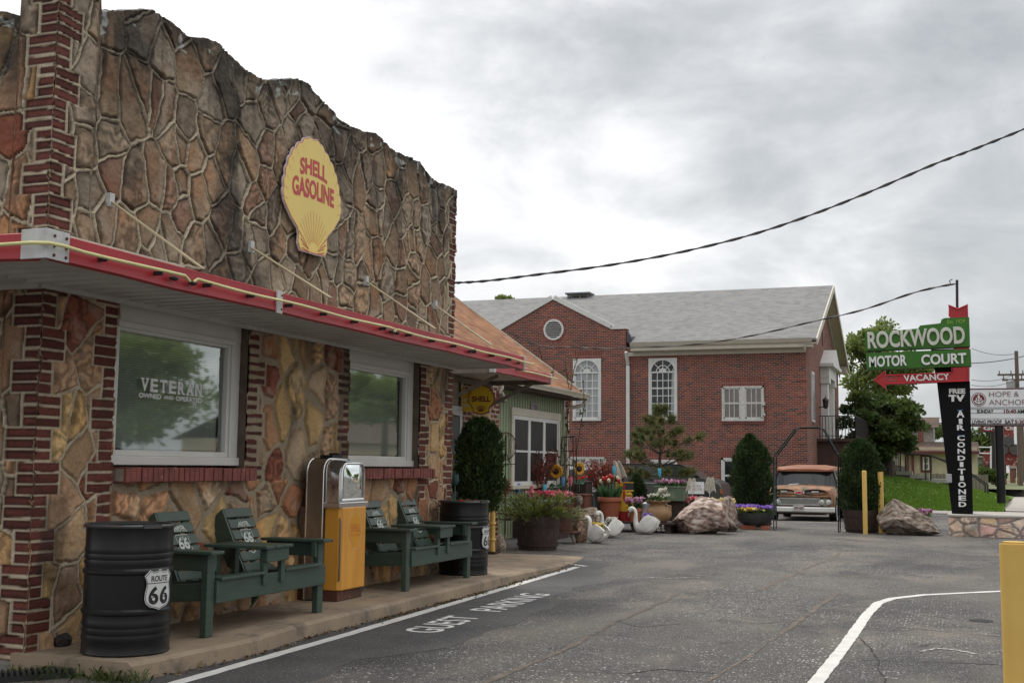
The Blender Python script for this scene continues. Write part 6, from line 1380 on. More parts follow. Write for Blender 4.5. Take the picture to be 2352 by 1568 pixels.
# oil barrel
P = onX(1434, 1191, XT+.45); r = 20.5*mpp(P); h = onX(1434, 1107, XT+.45).z-zsf; c = (P.x, P.y, zsf); t = thing('oil_barrel', 'small yellow, black and red motor-oil barrel on the plank shelf', 'barrel', c)
q = MB(); q.lathe([(r, 0), (r, h*.25)], 32, c); q.build('red_band', OILRED, t, smooth=True); q = MB(); q.lathe([(r, h*.25), (r, h*.765), (r+.008, h*.775), (r+.008, h*.79), (r, h*.80), (r, h*.985), (r+.01, h*.99), (r+.01, h), (r-.02, h), (r-.02, h-.02), (.001, h-.02)], 32, c, caps=False); bb = q.build('body', BRASS, t, smooth=True)
def cylm(u, v, w=0): a = radians(azc(P.x, P.y)+8)+u/r; return Vector((P.x+(r+.003+w)*cos(a), P.y+(r+.003+w)*sin(a), zsf+v))
def wrap(mb, u0, u1, v0, v1, w=0, n=10): mb.add([cylm(u0+(u1-u0)*i/n, v, w) for v in (v0, v1) for i in range(n+1)], [(i, i+1, n+2+i, n+1+i) for i in range(n)])
q = MB(); wrap(q, -.01, r*1.5, h*.80, h*.985); q.build('black_panel', INK, bb, fix=False); q = MB(); wrap(q, -.055, -.01, h*.60, h*.985); q.add([cylm(-.055+.19*(1-cos(t_)), h*.60-.17*sin(t_)) for t_ in np.linspace(0, pi/2, 9)]+[cylm(-.02+.155*(1-cos(t_)), h*.60-.13*sin(t_)) for t_ in np.linspace(0, pi/2, 9)], [(i, i+1, 10+i, 9+i) for i in range(8)]); q.build('red_stripe', OILRED, bb, fix=False)
q = MB(); wrap(q, .03, r*1.5, h*.52, h*.80, -.001); q.build('black_field', INK, bb, fix=False)
ov_ = lambda k, w: [cylm(.085+.095*k*cos(t_), h*.655+.085*k*sin(t_), w) for t_ in np.linspace(0, 2*pi, 25)[:-1]]
for k, m_, nm, w_ in ((1.0, OILRED, 'oval_edge', .002), (.92, BRASS, 'oval', .004)): q = MB(); q.add(ov_(k, w_)+[cylm(.085, h*.655, w_)], [(i, (i+1) % 24, 24) for i in range(24)]); q.build(nm, m_, bb, fix=False)
q = MB(); text(q, 'PENNZOIL', lambda u, v, w=0: cylm(u, v, .006), .012, h*.635, .145, .036, 0, .03); q.build('barrel_lettering', INK, bb, fix=False)
t = thing('spigot', 'dark tap on top of the motor-oil barrel', 'tap', (P.x, P.y, zsf+h)); q = MB(); q.lathe([(.05, 0), (.05, .02), (.02, .03), (.02, .09), (.035, .1), (.02, .13)], 10, (P.x, P.y+.03, zsf+h-.02)); q.bar((P.x-.02, P.y-.14, zsf+h), (P.x-.02, P.y-.10, zsf+h+.07), .03, .03); q.build('valve', BLACKM, t, smooth=True)
# small pot, can, urn
P, _, h, r = bigpot('small terracotta pot of mauve pansies between barrel and watering can', 1459, 1166, 1198, XT, 33, zb=.12); flowers('pansies', 'mauve and white pansies in the small terracotta pot', (P.x, P.y, .12+h-.02), .16, .17, .22, FLM, 42, .055)
P = onX(1486, 1191, XT+.05); c = (P.x, P.y, zsf-.0); h = onX(1486, 1157, XT).z-zsf; t = thing('watering_can', 'galvanised watering can with its spout pointing right', 'watering can', c)
q = MB(); n = 36; prof = [(.145, 0), (.145, .03), (.135, .04), (.12, h*.9), (.125, h*.92), (.125, h)]
q.add([(c[0]+r_*(1-.02*(j % 2))*cos(2*pi*j/n), c[1]+r_*(1-.02*(j % 2))*sin(2*pi*j/n), c[2]+z) for r_, z in prof for j in range(n)], [(i*n+j, i*n+(j+1) % n, (i+1)*n+(j+1) % n, (i+1)*n+j) for i in range(len(prof)-1) for j in range(n)])
q.ball((c[0]+.02, c[1]+.0, c[2]+h-.01), .12, 16, 6, 0, (1, 1, .5)); q.build('body', ZINC, t, smooth='all')
q = MB(); q.tube([(c[0], c[1]-.11, c[2]+.06), (c[0], c[1]-.24, c[2]+h*.55), (c[0], c[1]-.40, c[2]+h*1.0)], [.055, .038, .02], 10); q.tube([(c[0], c[1]-.385, c[2]+h*.97), (c[0], c[1]-.42, c[2]+h*1.06)], [.02, .055], 12); q.build('spout', ZINC, t, smooth=True)
q = MB(); q.tube([(c[0], c[1]+.12*cos(a)+.06, c[2]+h*.6+.16*sin(a)) for a in np.linspace(-1.2, 1.6, 10)], .012, 6); q.build('handle', ZINC, t, smooth=True)
P = onX(1512, 1206, XT+.1); c = (P.x, P.y, .20); t = thing('clay_urn', 'round-bellied tan clay urn of cream flowers on an iron stand', 'urn', c); hU = onX(1512, 1149, XT+.1).z-.20
q = MB(); q.lathe([(.12, 0), (.22, hU*.12), (.29, hU*.36), (.28, hU*.58), (.20, hU*.78), (.17, hU*.84), (.19, hU*.90), (.26, hU*.96), (.27, hU), (.23, hU), (.16, hU*.9)], 32, c, caps=False); q.build('body', CLAYTAN, t, smooth=True); q = MB(); 
for s_ in (-1, 1): q.tube([(c[0]-.1, c[1]+s_*.21, c[2]+hU*.80), (c[0]-.1, c[1]+s_*.30, c[2]+hU*.76), (c[0]-.1, c[1]+s_*.29, c[2]+hU*.6)], .02, 8)
q.build('handle', CLAYTAN, t, smooth=True)
t2 = thing('iron_stand', 'black iron stand with thin legs under the clay urn', 'stand', (c[0], c[1], 0)); q = MB(); q.lathe([(.2, .19), (.22, .19), (.22, .21), (.2, .21)], 20, (c[0], c[1], 0), caps=False); q.build('ring', IRON, t2)
for a in (.5, 2.1, 3.7, 5.2): q = MB(); q.tube([(c[0]+.2*cos(a), c[1]+.2*sin(a), .2), (c[0]+.17*cos(a), c[1]+.17*sin(a), 0)], .012, 6); q.build('leg', IRON, t2)
flowers('cream_flowers', 'cream and red flowers in the clay urn', (c[0], c[1], .20+hU-.02), .17, .20, .14, FLW, 36, .05)
flowers('cream_flowers', 'tuft of taller cream flowers at the right rim of the clay urn', (c[0], c[1]-.1, .20+hU+.08), .06, .09, .16, FLW, 14, .06, nleaf=20)
# cooler on a crate
t, A, B_, z1 = boxy('wooden_crate', 'dark brown crate under the faded green cooler', 1524, 1150, 1570, 1215, 26.6, .5, WOODTUB, 'crate', 0); zc_ = z1
t, A, B_, z1 = boxy('green_cooler', 'faded green metal cooler planted with mauve pansies', 1502, 1116, 1570, 1150, 26.5, .5, COOLER, 'cooler', zc_+.005)
q = MB(); mp = face((26.497, (A.y+B_.y)/2, zc_), *HEAD)
for i in range(4): q.add([mp(.06+u+i*.01, .19-i*.035+v, 0) for u, v in ((-.06, 0), (.07, 0), (.07, .012), (-.06, .012))], [(0, 1, 2, 3)])
q.build('worn_label', M('worn_label', (.3, .34, .27), .6), t, fix=False)
flowers('pansies', 'mauve pansies along the top of the green cooler', (A.x+.2, (A.y+B_.y)/2, z1-.02), .16, .33, .14, FLM, 70, .055)
# feather plumes
def plume(label, x, y0, y1, X_, lean):
    P, T = onX(x, y1, X_), onX(x, y0, X_); h = T.z-P.z; t = thing('feather_plume', label, 'garden stake', (P.x, P.y, P.z), 0, 'white feather plumes'); q = MB(); pts = [(P.x, P.y-lean*(k/8)**2, P.z+h*k/8) for k in range(9)]; q.tube(pts, .006, 5); q.build('stem', PLUME, t)
    q = MB()
    for k in range(16):
        f = .15+.85*k/16; c = (P.x, P.y-lean*f*f, P.z+h*f)
        for s2 in (-1, 1):
            L_ = .13*(1.1-f*.6); q.tube([c, (c[0]-.02, c[1]+s2*L_*.55, c[2]+L_*.65), (c[0]-.03, c[1]+s2*L_*1.0, c[2]+L_*.55), (c[0]-.03, c[1]+s2*L_*1.15, c[2]+L_*.2)], [.003, .006, .006, .002], 5)
    q.build('feather', PLUME, t, smooth=True)
plume('white feather plume leaning right above the oil barrel', 1426, 1060, 1108, 25.0, -.10); plume('white feather plume in front of the car door sign, left one', 1590, 1100, 1140, 26.5, .0); plume('white feather plume in front of the car door sign, right one', 1630, 1098, 1140, 26.5, .03)
# little pots and box right of the cooler
P = onX(1587, 1178, 27.0); tub('flower_pot', 'grey pot of coral and purple flowers right of the cooler', (P.x, P.y, 0), .13, .17, P.z+.1, ZINC, 'flower pot', 0, staves=False); flowers('mixed_flowers', 'coral and purple flowers in the grey pot right of the cooler', (P.x, P.y, P.z+.08), .2, .2, .26, FLR, 40, .06); flowers('purple_flowers', 'purple flowers low in the grey pot right of the cooler', (P.x-.12, P.y, P.z+.02), .1, .18, .16, FLP, 26, .055)
P = onX(1576, 1170, 27.2); t = thing('rusty_post', 'thin rusty post right of the green cooler', 'post', (P.x, P.y, 0)); q = MB(); q.box(P.x-.03, P.x+.03, P.y-.03, P.y+.03, 0, onX(1576, 1108, 27.2).z); q.build('shaft', RUST, t, bevel=.004); q = MB(); q.box(P.x-.025, P.x+.025, P.y-.12, P.y+.12, 1.02, 1.07); q.build('arm', RUST, t)
P = onX(1646, 1172, 27.2); t = thing('wood_trough', 'grey wooden trough of yellow flowers behind the big boulder', 'trough', (P.x, P.y, 0)); q = MB(); q.box(P.x-.15, P.x+.2, P.y-.40, P.y+.40, P.z-.05, P.z+.10); q.build('body', OLDWOOD, t, bevel=.01); q = MB(); q.box(P.x-.1, P.x+.15, P.y-.3, P.y+.3, 0, P.z-.05); q.build('foot', RUSTD, t)
flowers('yellow_flowers', 'yellow and white flowers in the grey wooden trough', (P.x, P.y, P.z+.08), .15, .40, .16, FLY, 80, .055)
P = onX(1615, 1190, 27.4); t = thing('urn_pedestal', 'dark flared iron pedestal behind the big boulder', 'pedestal', (P.x, P.y, 0)); q = MB(); q.lathe([(.28, 0), (.28, .05), (.12, .15), (.12, .35), (.26, .62), (.32, .66), (.30, .66), (.1, .55)], 16, (P.x, P.y, 0)); q.build('body', IRON, t, smooth=True)
# small pine
Pb = onX(1515, 1150, 28.0); Pt = onX(1515, 928, 28.0); z0 = 0; t = thing('young_pine', 'young pine with tufted branches behind the green cooler', 'pine tree', (Pb.x, Pb.y, 0)); rs = np.random.RandomState(31); q = MB(); vf = []; tips = []
q.tube([(Pb.x, Pb.y, 0), (Pb.x, Pb.y+.02, 1.0), (Pb.x, Pb.y-.03, 2.0), (Pb.x, Pb.y, Pt.z-.05)], [.055, .045, .03, .01], 8)
for z_, L_, n_, up_ in ((1.05, .95, 6, .22), (1.40, .95, 6, .30), (1.72, .82, 6, .35), (2.05, .68, 5, .4), (2.35, .42, 4, .5), (Pt.z-.25, .14, 3, 1.0)):
    for i in range(n_):
        a = 2*pi*i/n_+rs.rand()*.9; l_ = L_*(.75+.45*rs.rand()); p0 = np.array([Pb.x, Pb.y, z_]); d = np.array([cos(a), sin(a), up_*(.5+rs.rand())]); p1 = p0+d*l_*.55; p2 = p0+np.array([cos(a), sin(a), 0])*l_+np.array([0, 0, up_*l_*1.1+.05*l_])
        q.tube([tuple(p0), tuple(p1), tuple(p2)], [.018, .012, .006], 5); tips += [(p2, p2-p1, .17)]
        for k in range(2):
            s2 = rs.uniform(.35, .85); pp = p0+(p2-p0)*s2; dd = np.array([cos(a+rs.choice([-1, 1])*.8), sin(a+rs.choice([-1, 1])*.8), .5]); pe = pp+dd*l_*.28; q.tube([tuple(pp), tuple(pe)], [.008, .004], 4); tips.append((pe, dd, .15))
tips.append((np.array([Pb.x, Pb.y, Pt.z-.05]), np.array([0, 0, 1.]), .18))
for p, d, l_ in tips:
    k = 120; u = rs.rand(k)[:, None]; base = p-unit(d)*.10*u; D = unit(d)*(.35)+unit(rs.normal(size=(k, 3)))*.9; vf.append(blades(base, D, l_*.98, .013, rs, .05))
np_mesh('needles', *join(*vf), LFPINE, t); q.build('trunk', BARK, t, smooth=True)
P = onX(1463, 1150, 27.2); arborvitae('small dark evergreen tuft right of the oil barrel', (P.x, P.y, .35), .22, .85, 1200, 8); tub('nursery_pot', 'dark pot of the small evergreen tuft', (P.x, P.y, 0), .15, .19, .4, BLACKM, 'pot', 0, staves=False)
# swans
def swan(label, x, yb_, yaw, s_, fl, seed):
    P = onZ(x, yb_, 0); t = thing('swan_planter', label, 'planter', (P.x, P.y, 0), yaw, 'white concrete swan planters'); t.scale = (.80, .95, 1.0)
    def sec(xc, w_, z0, z1, n=16): return [(xc, w_*cos(a), (z0+z1)/2+(z1-z0)/2*sin(a)) for a in np.linspace(0, 2*pi, n+1)[:-1]]
    b = MB(); S = [(-.36, .015, .17, .21), (-.30, .05, .13, .24), (-.20, .11, .02, .25), (-.05, .145, .0, .27), (.08, .15, .0, .27), (.20, .13, .0, .26), (.28, .08, .03, .23), (.31, .02, .08, .16)]
    b.ring([[(a*s_, y*s_, z*s_) for a, y, z in sec(xc, w_, z0, z1)] for xc, w_, z0, z1 in S]); bo = b.build('body', SWANW, t, smooth='all', sub=1)
    b = MB(); nk = [(.23, .08, .105), (.29, .20, .086), (.305, .32, .066), (.29, .43, .058), (.305, .52, .055), (.36, .575, .055), (.43, .575, .060), (.47, .545, .066), (.485, .49, .054)]
    cv = []
    from mathutils import Vector as _V
    b.tube([(u*s_, 0, z*s_) for u, z, r in nk], [r*s_ for u, z, r in nk], 12); b.build('neck', SWANW, t, smooth='all', sub=1)
    b = MB(); b.tube([(.49*s_, 0, .48*s_), (.503*s_, 0, .43*s_), (.507*s_, 0, .375*s_)], [.036*s_, .026*s_, .009*s_], 8); b.build('bill', ORANGE, t, smooth=True)
    b = MB(); 
    for sy in (-1, 1): b.ball((.49*s_, sy*.056*s_, .515*s_), .011*s_, 6, 5)
    b.ball((.515*s_, 0, .455*s_), .022*s_, 6, 5); b.build('eye', INK, t)
    for sy in (-1, 1):
        b = MB(); n = 9; top = [(.20, .22), (.12, .34), (.02, .41), (-.08, .44), (-.18, .42), (-.28, .36), (-.40, .30)]; bot = [(.22, .10), (.10, .06), (-.02, .06), (-.12, .08), (-.20, .11), (-.28, .15), (-.36, .22)]
        rows = []
        for k in range(9):
            f = k/8; rows.append([((top[i][0]*f+bot[i][0]*(1-f))*s_, sy*(.158-.02*abs(i-2)*.6+.020*sin(f*pi)+(.006 if k % 2 else -.002))*s_, (top[i][1]*f+bot[i][1]*(1-f)+.012*sin(i*2.4+k))*s_) for i in range(7)])
        V = [p for r_ in rows for p in r_]; V2 = [(x_, y_-sy*.03*s_, z_) for x_, y_, z_ in V]; F_ = [(k*7+i, k*7+i+1, (k+1)*7+i+1, (k+1)*7+i) for k in range(8) for i in range(6)]
        m_ = len(V); edge_ = [i for i in range(7)]+[k*7+6 for k in range(1, 9)]+[8*7+i for i in range(5, -1, -1)]+[k*7 for k in range(7, 0, -1)]
        b.add(V+V2, F_+[tuple(i+m_ for i in reversed(f)) for f in F_]+[(edge_[i], edge_[(i+1) % len(edge_)], edge_[(i+1) % len(edge_)]+m_, edge_[i]+m_) for i in range(len(edge_))]); b.build('wing', SWANW, t, smooth=True)
    cy_, sy_ = cos(yaw), sin(yaw)
    flowers(*fl[:2], (P.x-.04*s_*cy_, P.y-.04*s_*sy_, .24*s_), .10*s_, .10*s_, .20*s_, fl[2], 22, .045, nleaf=50)
swan('white swan planter nearest the walk, turned away, head bowed left', 1372, 1247, radians(62), .80, ('mixed_flowers', 'red and yellow flowers in the back of the nearest swan', FLY), 1)
swan('white swan planter in the middle, facing the camera', 1402, 1234, radians(140), .86, ('yellow_flowers', 'pale yellow flowers in the back of the middle swan', FLW), 2)
swan('white swan planter farthest right, in profile facing left', 1484, 1226, radians(98), .92, ('purple_flowers', 'purple and white flowers in the back of the right swan', FLP), 3)
# big boulders
P = onZ(1605, 1226, 0); rock('boulder', 'big pinkish layered boulder right of the swans', (P.x+.30, P.y+.06, 0), (.56, .66, .45), 17, ((.40, .28, .225), (.28, .19, .15), (.56, .48, .43)), .16, strata=1.6, dip=(.35, -.45, 1), prof=[(-.9, 1.08), (.1, 1.0), (.6, .80), (.95, .45)])
P = onZ(1668, 1222, 0); rock('boulder', 'darker upright boulder leaning on the big pinkish one', (P.x+.45, P.y+.05, 0), (.36, .30, .52), 25, ((.30, .21, .165), (.18, .125, .10), (.42, .36, .32)), .2, strata=.9, dip=(.3, -.8, 1), prof=[(-.9, .55), (-.3, .85), (.3, 1.05), (.9, .9)])
P = onZ(1768, 1222, 0)
P = onZ(1728, 1216, 0); t = thing('planter_bowl', 'dark grey planter bowl on bricks left of the garden arch', 'planter', (P.x+.3, P.y, .09)); c = (P.x+.3, P.y, .09); q = MB(); q.lathe([(.22, 0), (.38, .10), (.44, .24), (.46, .28), (.42, .28), (.38, .22)], 30, c, sx=.7); q.build('body', M('grey_stoneware', (.065, .065, .065), .6, var=.3), t, smooth=True)
for dy in (-.25, .05, .22): q = MB(); tag(q.box(c[0]-.15, c[0]+.05, c[1]+dy-.10, c[1]+dy+.08, 0, .088).build('brick', TERRA, bevel=.006), 'loose red brick propping up the grey planter bowl', 'brick', 'loose bricks under the planter bowl')
flowers('yellow_pansies', 'yellow pansies in front in the grey planter bowl', (c[0]-.05, c[1]+.05, .34), .18, .30, .12, FLY, 45, .065); flowers('purple_pansies', 'purple pansies around the back of the grey planter bowl', (c[0]+.06, c[1]-.04, .36), .2, .40, .16, FLP, 80, .06)
P = onX(1696, 1172, 28.4); flowers('purple_pansies', 'small cluster of purple pansies behind the bowl, by the boulder', (P.x, P.y-.1, P.z-.12), .12, .26, .22, FLP, 36, .06); t = thing('stone_trough', 'grey stone trough under the small cluster of pansies', 'trough', (P.x, P.y-.1, 0)); q = MB(); q.box(P.x-.15, P.x+.15, P.y-.4, P.y+.2, 0, P.z-.10); q.build('body', ZINC, t, bevel=.03)
# arborvitae either side of the arch
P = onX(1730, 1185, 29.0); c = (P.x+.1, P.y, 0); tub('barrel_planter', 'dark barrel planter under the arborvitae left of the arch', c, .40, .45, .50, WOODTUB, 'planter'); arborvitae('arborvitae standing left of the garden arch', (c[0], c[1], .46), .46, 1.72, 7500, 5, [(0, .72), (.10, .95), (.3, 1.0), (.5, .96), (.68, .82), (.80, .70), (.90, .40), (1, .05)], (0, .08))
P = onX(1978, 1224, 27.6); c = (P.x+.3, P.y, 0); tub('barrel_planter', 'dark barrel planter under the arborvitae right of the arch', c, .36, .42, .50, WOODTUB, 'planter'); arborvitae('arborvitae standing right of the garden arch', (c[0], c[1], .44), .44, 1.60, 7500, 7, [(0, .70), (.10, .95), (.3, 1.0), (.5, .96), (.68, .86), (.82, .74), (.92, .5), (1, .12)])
# garden arch
t = thing('garden_arch', 'dark green metal garden arch standing over the exit from the lot', 'arch', (27.7, 3.2, 0)); aL, aR = onZ(1777, 1217, 0), onZ(1924, 1223, 0); q = MB()
PS = [(1777, 1217), (1777, 1050), (1781, 1043), (1825, 985), (1832, 981), (1882, 982), (1890, 985), (1921, 1041), (1926, 1050), (1926, 1223)]
XAr = 27.55; pr = [onX(a, b_, XAr) for a, b_ in PS]
ARCHM = M('arch_green_metal', (.045, .062, .058), .45, var=.25)
for dx in (0, .42):
    for k in (0, .045): 
        q.tube([(p.x+dx, p.y+(0 if 3 <= i <= 6 else (k if i < 5 else -k)), p.z-(k if 3 <= i <= 6 else k*.5)) for i, p in enumerate(pr)] if k == 0 else [(p.x+dx, p.y, p.z) for p in pr], .0125, 6)
q.build('frame', ARCHM, t, smooth=True); q = MB()
for i, j in ((1, 2), (3, 4), (5, 6), (7, 8)): p = pr[i]; q.tube([(p.x, p.y, p.z), (p.x+.42, p.y, p.z)], .012, 5)
for yy in (pr[0].y, pr[-1].y):
    for k in range(1, 5): q.tube([(XAr+.42*k/5, yy, .35), (XAr+.42*k/5, yy, 1.55)], .006, 5)
    q.build('lattice_bars', ARCHM, t); q = MB()
    for zz in np.arange(.35, 1.6, .12): q.tube([(XAr, yy, zz), (XAr+.42, yy, zz)], .005, 5)
    q.tube([(XAr, yy, .02), (XAr+.42, yy, .02)], .012, 5); q.build('lattice', ARCHM, t); q = MB()
q.build('lattice', ARCHM, t); q = MB()
for (a, b_) in ((2, 3), (6, 7)):
    if a == 6: q.build('lattice', ARCHM, t); q = MB()
    for k in range(1, 4):
        f = k/4; q.tube([(XAr+.42*f, pr[a].y, pr[a].z), (XAr+.42*f, pr[b_].y, pr[b_].z)], .006, 5)
q.build('lattice', ARCHM, t)
# ---------------------------------------------------------------- old truck beyond the arch
X0 = 36.5; TY = onX(1836, 1130, X0).y; Z0 = gz(X0+2)-.10
tk = thing('old_truck', 'rust-brown vintage panel truck with white bumper parked behind the garden arch', 'truck', (X0+2.4, TY, Z0))
def TP(x, y, z): return (X0+x, TY+y, Z0+z)
def sect(x, pts): return [TP(x, y, z) for y, z in pts]+[TP(x, -y, z) for y, z in pts[::-1]]
b = MB()                                             # lower body and bonnet: (half width, height) pairs from sill to centre line
S = [(.02, [(.78, .50), (.90, .56), (.93, .72), (.90, .90), (.86, .955), (.45, .965)]), (.10, [(.86, .40), (.955, .52), (.975, .75), (.95, .95), (.88, 1.06), (.45, 1.085)]), (.45, [(.90, .40), (.985, .52), (1.0, .78), (.975, 1.0), (.90, 1.12), (.45, 1.155)]),
     (1.2, [(.90, .40), (.99, .52), (1.0, .80), (.985, 1.03), (.90, 1.16), (.45, 1.19)]), (1.55, [(.90, .40), (.99, .52), (1.0, .80), (.985, 1.03), (.93, 1.14), (.45, 1.16)]), (5.0, [(.90, .42), (.98, .52), (1.0, .80), (.98, 1.04), (.93, 1.13), (.45, 1.14)]), (5.15, [(.85, .5), (.93, .56), (.95, .80), (.93, 1.02), (.88, 1.1), (.45, 1.11)])]
b.ring([sect(x, p) for x, p in S]); body = b.build('body', TRUCKRUST, tk, smooth=True)
b = MB()                                             # cab with wrap-round pillars
Cb = [(1.22, [(.90, 1.12), (.90, 1.13)]), (1.62, [(.80, 1.64), (.80, 1.65)])]
b.ring([sect(x, p) for x, p in [(1.75, [(.95, 1.10), (.945, 1.3), (.86, 1.64), (.5, 1.66)]), (4.9, [(.95, 1.10), (.945, 1.3), (.86, 1.66), (.5, 1.68)]), (5.1, [(.92, 1.10), (.90, 1.3), (.82, 1.62), (.5, 1.64)])]]); b.build('cab', TRUCKGREEN, tk, smooth=True)
b = MB(); b.ring([sect(x, p) for x, p in [(1.36, [(.60, 1.615), (.72, 1.625), (.70, 1.66), (.4, 1.685)]), (1.45, [(.80, 1.60), (.885, 1.63), (.84, 1.70), (.45, 1.735)]), (1.8, [(.84, 1.62), (.91, 1.65), (.86, 1.74), (.45, 1.79)]), (3.2, [(.84, 1.64), (.91, 1.66), (.86, 1.76), (.45, 1.82)]), (5.0, [(.84, 1.63), (.90, 1.65), (.85, 1.74), (.45, 1.79)]), (5.14, [(.7, 1.6), (.8, 1.62), (.75, 1.68), (.4, 1.72)])]]); b.build('roof', TRUCKROOF, tk, smooth=True)
ws = [(-.93, 1.145), (-.98, 1.30), (-.84, 1.60), (.84, 1.60), (.98, 1.30), (.93, 1.145)]
def wsx(y, z): return 1.20+.32*(abs(y)/.95)**4+(z-1.14)*.55
b = MB(); ys_ = np.linspace(-1, 1, 15); rows = []
for f in np.linspace(0, 1, 5):
    z = 1.145+f*.46; hw = .95-.12*f**1.3; rows += [TP(wsx(y*hw, z), y*hw, z) for y in ys_]
b.add(rows, [(k*15+i, k*15+i+1, (k+1)*15+i+1, (k+1)*15+i) for k in range(4) for i in range(14)]); wsd = b.build('windscreen', M('windscreen_glass', (.022, .023, .025), .12, var=.5, scale=1.2, spec=.45), tk, smooth=True, fix=False)
b = MB(); b.tube([TP(wsx(y*.955, 1.14)-.01, y*.955, 1.135) for y in ys_], .018, 6); b.tube([TP(wsx(y*.84, 1.60)-.02, y*.84, 1.605) for y in ys_], .022, 6)
for s_ in (-1, 1): b.tube([TP(wsx(.95-.12*f**1.3, 1.145+f*.46), s_*(.955-.12*f**1.3), 1.145+f*.46) for f in np.linspace(0, 1, 5)], .024, 6)
b.build('screen_seal', BLACKM, wsd, smooth=True)
b = MB()
for s_, o_ in ((1, .12), (-1, -.02)): b.tube([TP(1.17, .30+o_*2 if s_ > 0 else -.42, 1.16), TP(1.22, s_*.30+o_, 1.20), TP(1.27, s_*.08 if s_ > 0 else -.02, 1.235)], .010, 5)
b.build('wiper', CHROME, tk)
for s_ in (-1, 1):                                   # the two jet pods in the bonnet lip
    b = MB(); n = 18; cy = s_*.46
    b.ring([[TP(x, cy+.36*k*cos(a), 1.005+.085*k*sin(a)) for a in np.linspace(0, 2*pi, n+1)[:-1]] for x, k in ((.10, 1.1), (.0, 1.06), (-.01, .92), (.06, .86))], caps=False); po = b.build('bonnet_pod', TRUCKRUST, tk, smooth=True)
    b = MB(); b.add([TP(.05, cy+.32*cos(a), 1.005+.075*sin(a)) for a in np.linspace(0, 2*pi, n+1)[:-1]], [tuple(range(n))]); b.build('pod_opening', M('pod_dark', (.05, .03, .022), .7) if 'pod_dark' not in MATS else MATS['pod_dark'], po, fix=False)
    b = MB(); b.box(X0-.0, X0+.04, TY+cy-.10, TY+cy+.10, Z0+.98, Z0+1.03); b.build('marker_lamp', GALV, po, bevel=.006)
mpt = face((X0-.012, TY, Z0), *HEAD)
b = MB(); bow = [(-.15, -.028), (-.055, -.028), (-.075, -.045), (.055, -.045), (.075, -.028), (.15, -.0), (.15, .028), (.055, .028), (.075, .045), (-.055, .045), (-.075, .028), (-.15, .028)]
bow = [(-.15, -.030), (-.062, -.030), (-.075, -.052), (.055, -.052), (.062, -.030), (.14, -.030), (.15, .030), (.062, .030), (.075, .052), (-.055, .052), (-.062, .030), (-.14, .030)]
b.prism([(u+.0, v+.985) for u, v in bow], mpt, .02, w0=.02); em = b.build('emblem', LETTER, tk); b = MB(); b.prism([(u*.78, v*.68+.985) for u, v in bow], mpt, .004, w0=.024); b.build('emblem_centre', SIGNR, em)
b = MB(); b.prism([(-.93, .845), (.93, .845), (.91, .90), (-.91, .90)], mpt, .08, w0=.03); b.build('hood_lip', TRUCKRUST, tk, bevel=.015)
b = MB(); b.prism([(-.90, .60), (.90, .60), (.92, .82), (-.92, .82)], mpt, .05, w0=.008); b.build('grille_recess', BLACKM, tk)
b = MB()
for i in range(6): z = .640+i*.028; b.box(X0-.055, X0-.02, TY-.55, TY+.55, Z0+z, Z0+z+.013)
b.prism([(-.60, .80), (.60, .80), (.58, .825), (-.58, .825)], mpt, .03, w0=.05); b.prism([(-.62, .605), (.62, .605), (.62, .635), (-.62, .635)], mpt, .03, w0=.05)
for s_ in (-1, 1): b.bar(mpt(s_*.54, .62, .04), mpt(s_*.60, .82, .04), .03, .03, up=(1, 0, 0))
b.build('grille', M('grille_chrome', (.66, .66, .64), .3, .5), tk)
for s_ in (-1, 1):
    b = MB(); b.ring([[mpt(s_*.755+.20*k*cos(a)*1.0, .705+.105*k*sin(a), w_) for a in np.linspace(0, 2*pi, 25)[:-1]] for k, w_ in ((1.05, .02), (1.0, .055), (.9, .05))]); b.build('lamp_bezel', TRUCKGREEN, tk, smooth=True)
    for o_ in (-.095, .095):
        b = MB(); b.ring([[mpt(s_*.755+o_+.075*k*cos(a), .705+.075*k*sin(a), w_) for a in np.linspace(0, 2*pi, 17)[:-1]] for k, w_ in ((1, .05), (.95, .075), (.6, .088), (.1, .092))]); b.build('headlight', M('headlight_glass', (.66, .66, .63), .12, .3) if 'headlight_glass' not in MATS else MATS['headlight_glass'], tk, smooth=True)
b = MB(); b.ring([[TP(x+.10*abs(y)**3, y, z) for x, z in ((-.16, .40), (-.20, .43), (-.20, .53), (-.16, .56), (-.10, .55), (-.10, .41))] for y in np.linspace(-1.03, 1.03, 15)]); bu = b.build('bumper', WHITE, tk, smooth=True)
b = MB(); b.box(X0-.225, X0-.205, TY-.16, TY+.16, Z0+.44, Z0+.60); pl = b.build('number_plate', PLATEW, bu, bevel=.006); b = MB(); text(b, '2PE·H02', face((X0-.227, TY, Z0+.48), *HEAD), -.135, .0, .27, .085, 0, .03); b.build('plate_lettering', MAROON, pl, fix=False)
